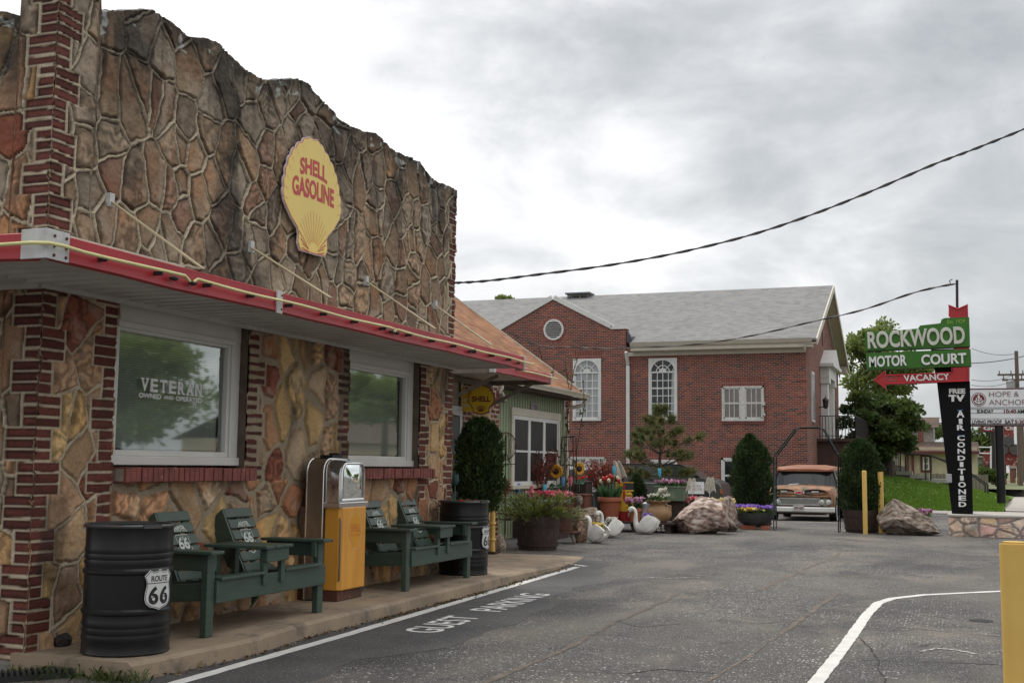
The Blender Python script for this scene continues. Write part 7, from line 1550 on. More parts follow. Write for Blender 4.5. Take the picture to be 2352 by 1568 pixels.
for wx in (.95, 4.15):
    for s_ in (-1, 1):
        b = MB(); c = TP(wx, s_*.90, .448); ang = [(cos(a), sin(a)) for a in np.linspace(0, 2*pi, 29)[:-1]]
        b.ring([[(c[0]+r*u, c[1]+s_*w_, c[2]+r*v) for u, v in ang] for r, w_ in ((.22, -.10), (.33, -.11), (.345, -.08), (.345, .08), (.33, .11), (.22, .115))]); wo = b.build('wheel', RUBBER, tk, smooth=True)
        b = MB(); b.ring([[(c[0]+r*u, c[1]+s_*w_, c[2]+r*v) for u, v in ang] for r, w_ in ((.30, .113), (.235, .118))], caps=False); b.build('whitewall', LETTER, wo); b = MB(); b.ring([[(c[0]+r*u, c[1]+s_*w_, c[2]+r*v) for u, v in ang] for r, w_ in ((.22, .11), (.20, .06), (.08, .09), (.01, .10))]); b.build('rim', SIGNR, wo, smooth=True)
        b = MB(); b.ring([[(c[0]+r*u, TY+s_*1.004, c[2]+r*v) for u, v in ang] for r in (.42, .35)], caps=False); b.build('wheel_arch', BLACKM, tk)
for s_ in (-1, 1):
    for a, c in ((1.95, 2.75), (2.9, 3.7), (3.85, 4.7)): b = MB(); b.add([TP(a, s_*.95, 1.22), TP(c, s_*.95, 1.22), TP(c, s_*.885, 1.60), TP(a+.06, s_*.885, 1.60)], [(0, 1, 2, 3)]); b.build('side_window', DGLASS, tk, fix=False)
    b = MB(); b.bar(TP(2.05, s_*.96, 1.16), TP(2.0, s_*1.12, 1.22), .02, .02); b.ball(TP(2.0, s_*1.14, 1.25), .07, 10, 6, 0, (.5, 1, .9)); b.build('mirror', CHROME, tk, smooth=True)
b = MB(); b.box(X0+.2, X0+4.9, TY-.7, TY+.7, Z0+.32, Z0+.42); b.build('chassis', BLACKM, tk); b = MB(); b.box(X0-.08, X0+.05, TY-.92, TY+.92, Z0+.36, Z0+.42); b.build('valance', RUST, tk)

# ---------------------------------------------------------------- dark car beside the church wall
XS2 = 42.0; pF, pR_ = onX(1660, 1120, XS2), onX(1372, 1120, XS2); LC = pR_.y-pF.y; Zc = gz(XS2)
cr_ = thing('parked_car', 'dark grey boxy car with a white door sign parked along the church wall', 'car', (XS2+.9, (pF.y+pR_.y)/2, Zc))
hc = onX(1480, 1064, XS2).z-Zc
def CP(u, h, w=0): return Vector((XS2-w, pF.y+u*LC, Zc+h*hc))          # u from nose to tail, h share of the height
lower = [(.0, .20), (.0, .48), (.02, .60), (.08, .675), (.17, .725), (.98, .735), (1.0, .60), (1.0, .20)]
b = MB(); b.ring([[CP(u, h, w) for u, h in lower] for w in (-1.75, -1.70, -.1)]+[[CP(u, h, .0) for u, h in lower]]+[[CP(.01+u*.98, .03+h*.95, .04) for u, h in lower]]); bo = b.build('body', SUVP, cr_, smooth=True)
gh = [(.165, .715), (.295, .955), (.335, .99), (.70, 1.0), (.93, .985), (.975, .90), (.985, .72)]
b = MB(); b.ring([[CP(u, h, w) for u, h in gh] for w in (-1.62, -.1, .0)]+[[CP(u+(.02 if u < .5 else -.01), h*.99, -.08) for u, h in gh]]); b.build('cabin', SUVP, cr_, smooth=True)
for ol in ([(.215, .745), (.315, .93), (.435, .94), (.435, .745)], [(.46, .745), (.46, .94), (.66, .945), (.66, .745)], [(.69, .745), (.69, .945), (.91, .93), (.95, .745)]):
    b = MB(); b.prism(ol, lambda u, v, w=0: CP(u, v, w+.006), .01); b.build('side_window', M('car_glass', (.03, .034, .036), .08, spec=.6) if 'car_glass' not in MATS else MATS['car_glass'], cr_)
for u in (.17, .80):
    c = CP(u, 0, -.10); ang = [(cos(a), sin(a)) for a in np.linspace(0, 2*pi, 25)[:-1]]; r0 = .36
    b = MB(); b.ring([[(c.x-w_, c.y+r*p, Zc+r0+r*q) for p, q in ang] for r, w_ in ((.2, -.15), (r0, -.15), (r0, .08), (.24, .10))]); wo = b.build('wheel', RUBBER, cr_, smooth=True); b = MB(); b.ring([[(c.x-w_, c.y+r*p, Zc+r0+r*q) for p, q in ang] for r, w_ in ((.23, .10), (.2, .07), (.02, .09))]); b.build('rim', ZINC, wo, smooth=True)
    b = MB(); b.add([CP(u, 0, .045)+Vector((0, .45*p, r0+.45*q)) for p, q in ang[:13]], [tuple(range(13))]); b.build('wheel_arch', BLACKM, cr_, fix=False)
dA, dB = onX(1577, 1112, XS2), onX(1618, 1130, XS2); b = MB(); b.box(XS2-.052, XS2-.042, dB.y, dA.y, dB.z-.06, dA.z+.1); so = b.build('door_sign', CABW, cr_); b = MB(); mp = face((XS2-.054, (dA.y+dB.y)/2, (dA.z+dB.z)/2), *HEAD); b.prism([(-.25+.10*cos(t), .03+.10*sin(t)) for t in np.linspace(0, 2*pi, 17)[:-1]], mp, .002)
text(b, 'HOPE &', mp, -.1, .04, .3, .09, 0); text(b, 'ANCHOR', mp, -.1, -.07, .34, .09, 0); b.build('sign_lettering', MAROON, so, fix=False)
b = MB(); b.prism([(.0, .40), (.012, .40), (.022, .50), (.008, .50)], lambda u, v, w=0: CP(u, v, w+.045), .05); b.build('turn_lamp', M('amber_lamp', (.5, .12, .03), .3), cr_)
b = MB(); b.ball(CP(.215, .76, .10), .10, 10, 6, 0, (.6, 1, .9)); b.build('mirror', BLACKM, cr_, smooth=True)
b = MB(); b.tube([CP(u, .60, .035) for u in (.03, .3, .6, .97)], .012, 5); b.build('side_moulding', CHROME, cr_)
# pale van roof peeping out behind the barberry
P = onX(1412, 1060, 41.0); v = thing('parked_car', 'light grey car half hidden behind the barberry at the church wall', 'car', (42, P.y+1.2, gz(41))); b = MB(); zg = gz(41); b.ring([[(41.0, y, zg+z) for y, z in ol] for ol in [[(P.y-.15, .3), (P.y-.15, .9), (P.y+.4, 1.0), (P.y+.8, 1.55), (P.y+2.8, 1.6), (P.y+3.2, .95), (P.y+3.9, .9), (P.y+3.9, .3)]]]+[[(42.6, y, zg+z) for y, z in [(P.y-.15, .3), (P.y-.15, .9), (P.y+.4, 1.0), (P.y+.8, 1.55), (P.y+2.8, 1.6), (P.y+3.2, .95), (P.y+3.9, .9), (P.y+3.9, .3)]]]); b.build('body', M('silver_car_paint', (.35, .36, .37), .3), v, bevel=.08)
b = MB(); b.box(40.985, 40.999, P.y+.75, P.y+2.7, zg+1.05, zg+1.48); b.build('side_window', MATS['car_glass'], v)
for yy in (P.y+.7, P.y+3.1): b = MB(); b.ring([[(x_, yy+.3*cos(a), zg+.3+.3*sin(a)) for a in np.linspace(0, 2*pi, 17)[:-1]] for x_ in (40.97, 41.2)]); b.build('wheel', RUBBER, v)

# ---------------------------------------------------------------- bollards, rock and the roadside sign
def bollard(label, x, yb_, ytop, wpx, dome_=True, X_=None):
    P = onZ(x, yb_, 0); s_ = mpp(P); r = wpx*s_/2; h = onX(x, ytop, P.x).z; t = thing('bollard', label, 'bollard', (P.x, P.y, 0), 0, 'yellow bollards')
    b = MB(); b.lathe([(r, 0), (r, h-r*(.6 if dome_ else 0))]+([(r*.92, h-r*.3), (r*.6, h-r*.06), (.005, h)] if dome_ else [(r*.93, h), (r*.9, h-.02), (.005, h-.03)]), 28, (P.x, P.y, 0)); b.build('post', PYEL, t, smooth=True); return P, r, h
bollard('slim yellow bollard with domed cap in front of the right-hand arborvitae', 1988, 1226, 1080, 10.5)
bollard('thick square-topped yellow bollard against the tan boulder', 2025, 1224, 1083, 13, False)
bollard('thin yellow bollard half hidden between the two taller ones', 2003, 1222, 1150, 9)
P, r, h = bollard('big yellow bollard at the right edge of the picture', 2338, 1622, 1249, 58, False)
b = MB(); b.lathe([(r+.21, .006), (r+.17, .016), (r, .03), (.01, .03)], 26, (P.x+.02, P.y+.03, 0)); struct(b.build('concrete_collar', CONCL))
P2 = onX(2330, 1243, P.x+.9); t = thing('bollard', 'second big yellow bollard right behind the one at the picture edge', 'bollard', (P2.x, P2.y, 0), 0, 'yellow bollards'); b = MB(); b.lathe([(r*.97, 0), (r*.97, P2.z), (r*.9, P2.z), (.01, P2.z-.03)], 26, (P2.x, P2.y, 0)); b.build('post', PYEL, t, smooth=True)
P = onZ(2095, 1230, 0); rock('boulder', 'tan boulder sloping down to the right beside the bollards', (P.x+.4, P.y+.02, 0), (.42, .70, .44), 29, ((.31, .235, .175), (.20, .15, .115), (.38, .33, .29)), .16, strata=.9, dip=(.2, .7, 1), prof=[(-.95, .30), (-.6, .62), (-.2, .72), (.2, .95), (.55, 1.28), (.9, 1.1)])
P = onZ(2108, 1178, -.02); t = tub('terracotta_pot', 'shallow terracotta pot of pansies behind the tan boulder', (31.5, onX(2108, 1178, 31.5).y, .02), .20, .30, .22, TERRA, 'flower pot', 0, staves=False); flowers('pansies', 'mauve pansies in the shallow terracotta pot behind the tan boulder', (31.5, onX(2108, 1178, 31.5).y, .2), .24, .30, .2, FLM, 50, .07)
# stone planter under the sign
sp0 = onZ(2180, 1230, 0); XP0 = sp0.x; yP = sp0.y; zP = onX(2180, 1181, XP0).z
pw_ = thing('stone_planter_wall', 'low planter wall of pink and cream flagstones under the roadside sign', 'wall', (XP0+.4, yP-1.3, 0))
stone_panel('flagstone_face', lambda u, z, h: np.stack([XP0-h*.7, yP-u, z], 1), 0, 3.6, 0.0, flat(zP-.05), 91, pw_, cell=(.30, .24), pal=[(.74, .58, .46), (.78, .66, .52), (.70, .48, .44), (.78, .68, .56), (.72, .52, .49), (.76, .61, .42)], ridge=.014, rh=.010, mort=(.27, .235, .235), step=.014, soot=False, wild=.5)
b = MB(); b.box(XP0+.004, XP0+1.2, yP-3.6, yP-.002, 0, zP-.05); b.build('core', CONCL, pw_); b = MB(); b.box(XP0-.03, XP0+1.2, yP-3.62, yP+.02, zP-.05, zP); b.build('cap', CONCL, pw_, bevel=.012)
XSg = XP0+.55
ms = thing('motel_sign', 'tall green, red and black motor court sign with a bent vacancy arrow', 'sign', (XSg, yP-.2, 0))
mpx = lambda u, v, w=0: Vector((XSg-w, -u, v))
def sp_(x, y, X_=XSg): p = onX(x, y, X_); return (-p.y, p.z)
b = MB(); b.prism([sp_(2152, 878), sp_(2228, 876), sp_(2235, 1183), sp_(2187, 1184)], mpx, .30, w0=.0); py_ = b.build('pylon', PYLON, ms, bevel=.004)
b = MB(); b.prism([sp_(2138, 802), sp_(2227, 800), sp_(2227, 880), sp_(2152, 880)], mpx, .28, w0=-.01); b.build('pylon_head', PYLON, ms)
def board(nm, ol, mat, w0=.16, d=.30): b = MB(); b.prism(ol, mpx, d, w0=w0); return b.build(nm, mat, ms, bevel=.004)
G1 = [sp_(1988, 806), sp_(1988, 765), sp_(2111, 753), sp_(2116, 747), sp_(2160, 743), sp_(2163, 736), sp_(2168, 734), sp_(2227, 730), sp_(2228, 795)]
G1 = [(u, v) for u, v in G1]; g1 = board('name_board', [sp_(1989, 807), sp_(1987, 766), sp_(2109, 756), sp_(2114, 749), sp_(2160, 744), sp_(2163, 735), sp_(2170, 732), sp_(2226, 730), sp_(2228, 797)], SGREEN)
g2 = board('court_board', [sp_(1992, 850), sp_(1990, 812), sp_(2229, 803), sp_(2231, 842)], SGREEN)
ar = board('arrow', [sp_(2006, 873), sp_(2034, 851), sp_(2034, 861), sp_(2188, 856), sp_(2188, 845), sp_(2225, 843), sp_(2226, 876), sp_(2035, 884), sp_(2036, 895)], SRED, .14, .22)
at = board('arrow_tail', [sp_(2179, 735), sp_(2182, 730), sp_(2178, 700), sp_(2200, 709), sp_(2223, 699), sp_(2224, 735)], SRED, .10, .22); board('tail_link', [sp_(2190, 800), sp_(2226, 798), sp_(2226, 806), sp_(2190, 808)], SRED, .10, .2)
def ntube(ol, par, mat, w=.175, r=.014, nm='neon_tube'): b = MB(); b.tube([mpx(u, v, w) for u, v in ol], r, 6); b.build(nm, mat, par, smooth=True)
ntube([sp_(*p) for p in ((2186, 846), (2186, 857), (2036, 863), (2034, 855), (2010, 873), (2034, 891), (2036, 882), (2224, 875), (2223, 844))], ar, NRED, .16)
ntube([sp_(*p) for p in ((2184, 730), (2180, 727), (2180, 703), (2200, 711), (2221, 702), (2222, 726), (2218, 730))], at, NRED, .12)
def word(nm, w_, a, c, par, mat, w0=.175, d=.03, off=.02, tube=None):      # a, c: photo points of the lower-left and upper-right corner of the word
    (u0, v0), (u1, v1) = a, c; b = MB(); sk = None
    text(b, w_, mpx, u0, v0, u1-u0, v1-v0, d, off, w0=w0); return b.build(nm, mat, par, fix=False)
def skew_word(nm, w_, bl, br, tl, par, mat, w0=.20, d=.045, off=.03):
    (x0, y0), (x1, y1), (x2, y2) = bl, br, tl; b = MB()
    text(b, w_, lambda u, v, w=0: mpx(x0+(x1-x0)*u+(x2-x0)*v, y0+(y1-y0)*u+(y2-y0)*v, w0+w), 0, 0, 1, 1, d, off); return b.build(nm, mat, par, fix=False)
rk_ = skew_word('name_lettering', 'ROCKWOOD', sp_(1995, 803), sp_(2217, 791), sp_(1993, 764), g1, LETTER)
# outlines of the neon inside each channel letter
def inner_neon(w_, bl, br, tl, par, n, ht=.5):
    (x0, y0), (x1, y1), (x2, y2) = bl, br, tl; b = MB(); V, Fs, B = text_geo(w_, -.004)
    us = [p[0] for p in V]; vv = [p[1] for p in V]; a0, b0 = min(us), min(vv); sx, sy = 1/(max(us)-a0), 1/(max(vv)-b0)
    for i, j in B:
        pts = [((V[k][0]-a0)*sx, (V[k][1]-b0)*sy) for k in (i, j)]
        b.tube([mpx(x0+(x1-x0)*u+(x2-x0)*v, y0+(y1-y0)*u+(y2-y0)*v, .205) for u, v in pts], .005, 4)
    b.build('letter_neon', MATS.get('letter_neon') or M('letter_neon', (.70, .67, .48), .3), par)
inner_neon('ROCKWOOD', sp_(1996.5, 801), sp_(2215.5, 789.5), sp_(1994.5, 766), rk_, 8)
mc = skew_word('court_lettering', 'MOTOR', sp_(1998, 845), sp_(2084, 841), sp_(1997, 820), g2, LETTER); skew_word('court_lettering', 'COURT', sp_(2117, 840), sp_(2220, 836), sp_(2116, 816), g2, LETTER)
skew_word('vacancy_lettering', 'VACANCY', sp_(2077, 877), sp_(2182, 873), sp_(2075, 862), ar, LETTER, .165, .02, .02); skew_word('no_lettering', 'NO', sp_(2035, 878), sp_(2060, 877), sp_(2035, 865), ar, M('unlit_tube', (.30, .12, .12), .4), .15, .006, -.012)
word('est_lettering', 'Est. 1929', sp_(2176, 745), sp_(2216, 735), g1, SGREENL, .164, .002, .0)
word('free_lettering', 'FREE', sp_(2180, 904), sp_(2217, 892), py_, LETTER, .01, .004, .05); word('tv_lettering', 'TV', sp_(2179, 922), sp_(2216, 906), py_, LETTER, .01, .004, .06)
letters = [('A', 947, 957), ('I', 960, 971), ('R', 974, 984), (None, 0, 0), ('C', 995, 1006), ('O', 1009, 1018), ('N', 1022, 1032), ('D', 1035, 1045), ('I', 1048, 1058), ('T', 1061, 1071), ('I', 1074, 1085), ('O', 1087, 1096), ('N', 1099, 1109), ('E', 1112, 1121), ('D', 1124, 1134)]
letters = [('A', 941, 956), ('I', 959, 970), ('R', 972, 983), (None, 0, 0), ('C', 993, 1004), ('O', 1007, 1018), ('N', 1021, 1031), ('D', 1035, 1045), ('I', 1048, 1058), ('T', 1062, 1073), ('I', 1076, 1086), ('O', 1089, 1100), ('N', 1104, 1114), ('E', 1117, 1127), ('D', 1130, 1140)]
sc_ = (1163-941)/(1140-941.)
for ch_, a, c in letters:
    if ch_ is None: continue
    y0, y1 = 941+(a-941)*sc_, 941+(c-941)*sc_; x_ = 2206+(y0-941)*.022; hw = 4 if ch_ == 'I' else 8.5
    word('air_lettering', ch_, sp_(x_-hw, y1), sp_(x_+hw, y0), py_, LETTER, .01, .004, .035)
    if ch_ in 'AC' and a in (941, 993): b = MB(); u0, v0 = sp_(x_-7, y0+2.5); u1, v1 = sp_(x_+6, y0-.5); b.add([mpx(u0, v0, .015), mpx(u0+(u1-u0)*.5, v0+.01, .015), mpx(u1, v0+.02, .015), mpx(u1, v1, .015), mpx(u0, v1-.01, .015)], [(0, 1, 2, 3, 4)]); b.build('peeled_patch', BLUEW, py_, fix=False)
p0, p1 = onX(2198, 720, XSg+.1), onX(2198, 643, XSg+.1); b = MB(); b.tube([(p0.x, p0.y, p0.z-.3), (p0.x, p1.y, p1.z)], .03, 8); b.tube([(p0.x, p1.y, p1.z-.08), (p0.x-.05, p1.y+.12, p1.z-.12), (p0.x-.05, p1.y+.16, p1.z-.02), (p0.x, p1.y+.10, p1.z+.02)], .012, 6); b.build('service_mast', IRON, ms, smooth=True)
b = MB(); b.box(XSg-.08, XSg+.1, -sp_(2184, 1095)[0]-.02, -sp_(2184, 1095)[0]+.10, sp_(2184, 1108)[1], sp_(2184, 1088)[1]); b.build('socket_box', ZINC, ms, bevel=.01)

# church sign further down the street
XH = 52.0
cs = thing('church_sign', 'white cabinet sign with maroon anchor roundel and changeable letters on black posts', 'sign', (XH, onX(2295, 1141, XH).y, .2))
def hp(x, y): p = onX(x, y, XH); return (-p.y, p.z)
mph = lambda u, v, w=0: Vector((XH-w, -u, v))
a, c = hp(2215, 892), hp(2478, 978); b = MB(); b.prism([(a[0], c[1]), (c[0], c[1]), (c[0], a[1]), (a[0], a[1])], mph, .5, w0=0); cab = b.build('cabinet', CABBR, cs, bevel=.02)
b = MB(); b.prism([(a[0]+.06, c[1]+.10), (c[0]-.06, c[1]+.10), (c[0]-.06, a[1]-.06), (a[0]+.06, a[1]-.06)], mph, .02, w0=.012); fc = b.build('sign_face', CABW, cs)
for yy in (935, 938, 947, 960, 974): b = MB(); v = hp(2250, yy+1.5)[1]; b.prism([(a[0]+.06, v), (c[0]-.06, v), (c[0]-.06, v+.02), (a[0]+.06, v+.02)], mph, .01, w0=.025); b.build('letter_rail', GREYINK, fc)
cu, cv_ = hp(2248, 917); R0 = abs(hp(2265, 917)[0]-cu)
def disc(nm, r, mat, w0, par): b = MB(); b.prism([(cu+r*cos(t), cv_+r*sin(t)) for t in np.linspace(0, 2*pi, 33)[:-1]], mph, .004, w0=w0); return b.build(nm, mat, par)
rd = disc('roundel_edge', R0, MAROON, .018, fc); disc('roundel_ring', R0*.90, CABW, .022, rd); disc('roundel', R0*.80, MAROON, .026, rd)
b = MB(); q = lambda u, v: mph(cu+u*R0, cv_+v*R0, .034)
b.tube([q(0, .42), q(0, -.55)], .026, 5); b.tube([q(-.16, .26), q(.16, .26)], .024, 5); b.tube([q(.09*cos(t), .50+.09*sin(t)) for t in np.linspace(0, 2*pi, 11)], .02, 5); b.tube([q(.52*cos(t), -.12+.46*sin(t)) for t in np.linspace(pi*1.04, pi*1.96, 13)], .028, 5)
b.tube([q(.10*sin(k*.9), .30-.09*k) for k in range(10)], .014, 5)
for s_ in (-1, 1): b.tube([q(s_*.52, -.16), q(s_*.60, -.30)], .02, 5); b.tube([q(s_*.52, -.16), q(s_*.40, -.24)], .02, 5); b.tube([q(s_*.22, -.22), q(s_*.34, .06), q(s_*.26, .22)], .022, 5)
b.build('anchor', CABW, rd)
def hw_(w_, x0, y0, x1, y1, mat, off=0.0): b = MB(); (u0, v0), (u1, v1) = hp(x0, y1), hp(x1, y0); text(b, w_, mph, u0, v0, u1-u0, v1-v0, .002, off, w0=.03); b.build('lettering', mat, fc, fix=False)
hw_('HOPE &', 2272, 899, 2340, 911, MAROON, -.012); hw_('ANCHOR', 2272, 917, 2358, 930, MAROON, -.012); hw_('Shaping A Worshiping People & Sending a Missionary People', 2222, 933, 2380, 936.5, GREYINK)
hw_('SUNDAY', 2244, 940, 2282, 949, INK, .03); hw_('10:40', 2306, 940, 2334, 949, MAROON, .03); hw_('AM', 2336, 940, 2352, 949, INK, .03)
hw_('LIVING PROOF', 2233, 964, 2301, 973, INK, .02); hw_('SAT', 2308, 964, 2329, 973, INK, .03); hw_('5:30', 2331, 964, 2354, 973, MAROON, .03)
for x_ in (2295, 2430): 
    P = onX(x_, 978, XH); b = MB(); b.tube([(XH+.2, P.y, .1), (XH+.2, P.y, P.z+.05)], .17, 12); b.build('post', BLACK, cs, smooth=True)
# ---------------------------------------------------------------- lawn, street side and far things
def lawnz(X, y):
    yy = min(max((y+2.6)/7.5, 0), 1); d = min(max((X-48.6)/11.0, 0), 1)
    return -.14+d*(.10+1.35*yy**.8)
yl0 = -1.9; Xl = np.arange(48.6, 74.1, .75); nx_ = len(Xl); ny_ = 14
V = []
for X in Xl:
    e_ = -1.6-.095*(X-48.6)*.6; hi = 6.5
    for j in range(ny_): y = e_+(hi-e_)*j/(ny_-1); V.append((X, y, lawnz(X, y)+.03*mnoise.noise(Vector((X*.5, y*.5, 0)))))
LAWN = M('lawn_soil', (.12, .21, .028), .9, c2=(.085, .16, .02), scale=1.5, c3=(.15, .20, .04), scale3=6, lo3=.55, hi3=.7)
struct(np_mesh('lawn', V, [(i*ny_+j, (i+1)*ny_+j, (i+1)*ny_+j+1, i*ny_+j+1) for i in range(nx_-1) for j in range(ny_-1)], LAWN, smooth=True))
n = 26000; X = 48.6+RG.rand(n)**1.3*16; e_ = -1.6-.057*(X-48.6); y = e_+RG.rand(n)*(6.2-e_); z = np.array([lawnz(a, b_) for a, b_ in zip(X, y)])
struct(grasspatch('grass', np.stack([X, y, z], 1), .15, .028, GRASSB, .45, .15), 'stuff', 'bright green lawn grass before the church', 'grass')
n = 45; X = 49+RG.rand(n)*12; e_ = -1.6-.057*(X-48.6); y = e_+RG.rand(n)*5; z = np.array([lawnz(a, b_) for a, b_ in zip(X, y)])+.10
struct(np_mesh('dandelion_heads', *leaves(np.stack([X, y, z], 1), .045, .9), FLW), 'stuff', 'scattered white dandelion heads on the lawn', 'weeds')
b = MB(); ps = [(2190, 1196), (2352, 1196)]
b.add([(47.4, 8, gz(47)+.006), (47.4, -4.2, gz(47)+.006), (48.7, -4.2, -.13), (48.7, 8, -.13)], [(0, 1, 2, 3)]); struct(b.build('kerb_strip', CONCL, fix=False))
swp = [(48.7, -3.0), (60, -3.25), (80, -3.7), (130, -4.6), (220, -6)]
b = MB(); b.add([(x, y+1.3-.003*(x-48), -.10+.0006*(x-48)**1.2) for x, y in swp]+[(x, y-.9, -.10+.0006*(x-48)**1.2) for x, y in swp], [(i, i+1, len(swp)+i+1, len(swp)+i) for i in range(len(swp)-1)]); struct(b.build('sidewalk', CONCL, fix=False))
b = MB(); b.add([(x, -3.9-.02*(x-48), -.11) for x in (48.7, 80, 130, 220)]+[(x, -60, -.16) for x in (48.7, 80, 130, 220)], [(0, 1, 5, 4), (1, 2, 6, 5), (2, 3, 7, 6)]); struct(b.build('street', ASPH, fix=False))
FIELD = M('far_ground', (.10, .14, .04), .95, c2=(.16, .15, .09), scale=.05)
b = MB(); b.add([(74, -4, .35), (74, 80, .35), (650, 300, 2.0), (650, -40, .5)], [(0, 1, 2, 3)]); struct(b.build('far_field', FIELD, fix=False))
# retaining wall, steps and handrails before the small house
XR_ = 61.0
def q61(x, y, X=XR_): return onX(x, y, X)
rw_ = thing('retaining_wall', 'stepped stone and concrete retaining wall above the lawn', 'wall', (XR_, 1.5, 1)); b = MB()
for (x0, x1, yt) in ((2010, 2062, 1082), (2060, 2092, 1089), (2090, 2132, 1098), (2130, 2200, 1108)):
    A, B_ = q61(x0, yt), q61(x1, yt); b.box(XR_, XR_+3.0, B_.y, A.y, -.2, A.z)
b.build('stonework', STONEWALL, rw_); b = MB()
for (x0, x1, yt) in ((2058, 2095, 1089), (2090, 2134, 1097), (2118, 2200, 1107)):
    A, B_ = q61(x0, yt), q61(x1, yt); b.box(XR_-.08, XR_+.9, B_.y, A.y, A.z-.02, A.z+.16)
A, B_ = q61(2066, 1080), q61(2080, 1080); b.box(XR_-.02, XR_+.5, B_.y, A.y, A.z-.2, A.z+.2); b.build('coping', CONCL, rw_)
st2 = thing('church_steps', 'dark stone steps rising beside the church tree', 'steps', (62, 4.5, 1)); b = MB()
for i, (x0, x1, yt) in enumerate(((2015, 2070, 1068), (2015, 2055, 1058), (2015, 2042, 1048), (2015, 2034, 1040))): A, B_ = q61(x0, yt, 63+i*.4), q61(x1, yt, 63+i*.4); b.box(63+i*.4, 64+i*.4, B_.y, A.y, 0, A.z)
b.build('treads', STONEWALL, st2)
hr = thing('handrail', 'black pipe handrail stepping down from the church steps to the street', 'handrail', (60, .5, 1)); b = MB(); XH2 = 59.5
def pl(pts, r=.035): b.tube([tuple(onX(x, y, XH2)) for x, y in pts], r, 6)
pl([(2040, 1018), (2068, 1038), (2081, 1043), (2128, 1044), (2138, 1046), (2190, 1068), (2238, 1095), (2262, 1113), (2264, 1117)]); pl([(2046, 1018), (2074, 1037), (2084, 1041), (2132, 1043), (2192, 1064), (2243, 1094), (2268, 1112), (2270, 1116)])
pl([(2068, 1038), (2068, 1082)]); pl([(2080, 1042), (2080, 1082)]); pl([(2126, 1044), (2126, 1102)]); pl([(2138, 1046), (2138, 1102)]); pl([(2263, 1112), (2263, 1135)]); pl([(2269, 1112), (2269, 1136)]); b.build('rail', IRON, hr, smooth=True)
sr = thing('step_railing', 'rusty barred railing beside the church tree', 'railing', (60.5, 4.5, 2)); b = MB()
for k in range(13): x = 2018+k*4.2; b.tube([tuple(onX(x, 1030+k*1.3-24, 60.5)), tuple(onX(x, 1062+k*1.0, 60.5))], .018, 4)
pts = [tuple(onX(2016+k*13, 1006+k*4, 60.5)) for k in range(5)]; b.tube(pts, .025, 5); b.build('bars', RUST, sr)
# the little cream house
XL = 72.0
lh = thing('small_house', 'small cream house with brown roof and maroon window behind the motel sign', 'house', (XL+3, 2.0, 1)); A, B_ = onX(2066, 1040, XL), onX(2245, 1040, XL); zt = A.z+.05; b = MB(); b.box(XL, XL+6, B_.y, A.y, 0, zt+.3); b.build('wall', CREAMW, lh)
R0_, R1_ = onX(2060, 1036, XL-.5), onX(2250, 1042, XL-.5); zr = onX(2080, 1014, XL+3).z; b = MB(); b.add([(XL-.5, R1_.y, R0_.z), (XL-.5, R0_.y, R0_.z), (XL+3, R0_.y, zr), (XL+3, R1_.y, zr), (XL+6.5, R1_.y, R0_.z), (XL+6.5, R0_.y, R0_.z)], [(0, 1, 2, 3), (3, 2, 5, 4)]); b.build('roof', DSHINGLE, lh, uv='roofy')
b = MB(); b.box(XL-.55, XL-.48, R1_.y, R0_.y, R0_.z-.14, R0_.z+.02); b.add([(XL, A.y-.01, R0_.z-.3), (XL+6, A.y-.01, R0_.z-.3), (XL+3, A.y-.01, zr-.1)], [(0, 1, 2)]); b.build('eaves_board', MARWIN, lh)
W0, W1_ = onX(2117, 1047, XL), onX(2137, 1081, XL); b = MB(); b.box(XL-.06, XL, W1_.y-.08, W0.y+.08, W1_.z-.08, W0.z+.08); wo = b.build('window', MARWIN, lh); b = MB(); zz = (W0.z+W1_.z)/2
b.box(XL-.08, XL-.06, W1_.y+.05, W0.y-.05, W1_.z+.05, W0.z-.05); b.build('sash', WHITE, wo); 
for (z0, z1) in ((W1_.z+.12, zz-.04), (zz+.04, W0.z-.12)): b = MB(); b.box(XL-.095, XL-.08, W1_.y+.12, W0.y-.12, z0, z1); b.build('pane', GREYPANE, wo)
for x_ in (2084, 2096): P = onX(x_, 1040, XL-.2); b = MB(); b.box(XL-.25, XL-.15, P.y-.07, P.y+.07, 0, P.z); b.build('porch_post', MARWIN, lh)
C0 = onX(2108, 986, XL+3); C1 = onX(2122, 1015, XL+3); b = MB(); b.box(XL+2.6, XL+3.4, C1.y, C0.y, C1.z-1, C0.z); b.build('chimney', PBRICK, lh)
fn = thing('wooden_fence', 'weathered grey board fence below the small cream house', 'fence', (69, 0, .8)); b = MB(); A, B_ = onX(2092, 1088, 69.0), onX(2262, 1088, 69.0)
k = 0; y = A.y
while y > B_.y: b.box(69, 69.03, y-.17, y, 0, A.z+.06*((k*37) % 5)/5); y -= .18; k += 1
b.build('boards', OLDWOOD, fn)
P0, P1 = onX(2070, 972, 90), onX(2110, 1012, 90); h2 = thing('far_house', 'pale house partly hidden by the church tree', 'house', (92, P0.y, 0)); b = MB(); b.box(90, 98, P1.y-1, P0.y+1.5, 0, P0.z-.2); b.build('wall', M('far_pale_wall', (.34, .31, .28), .8), h2); b = MB(); b.add([(89.5, P1.y-1.4, P0.z-.3), (89.5, P0.y+1.9, P0.z-.3), (94, P0.y+1.9, P0.z+.6), (94, P1.y-1.4, P0.z+.6)], [(0, 1, 2, 3)]); b.build('roof', DSHINGLE, h2, fix=False)
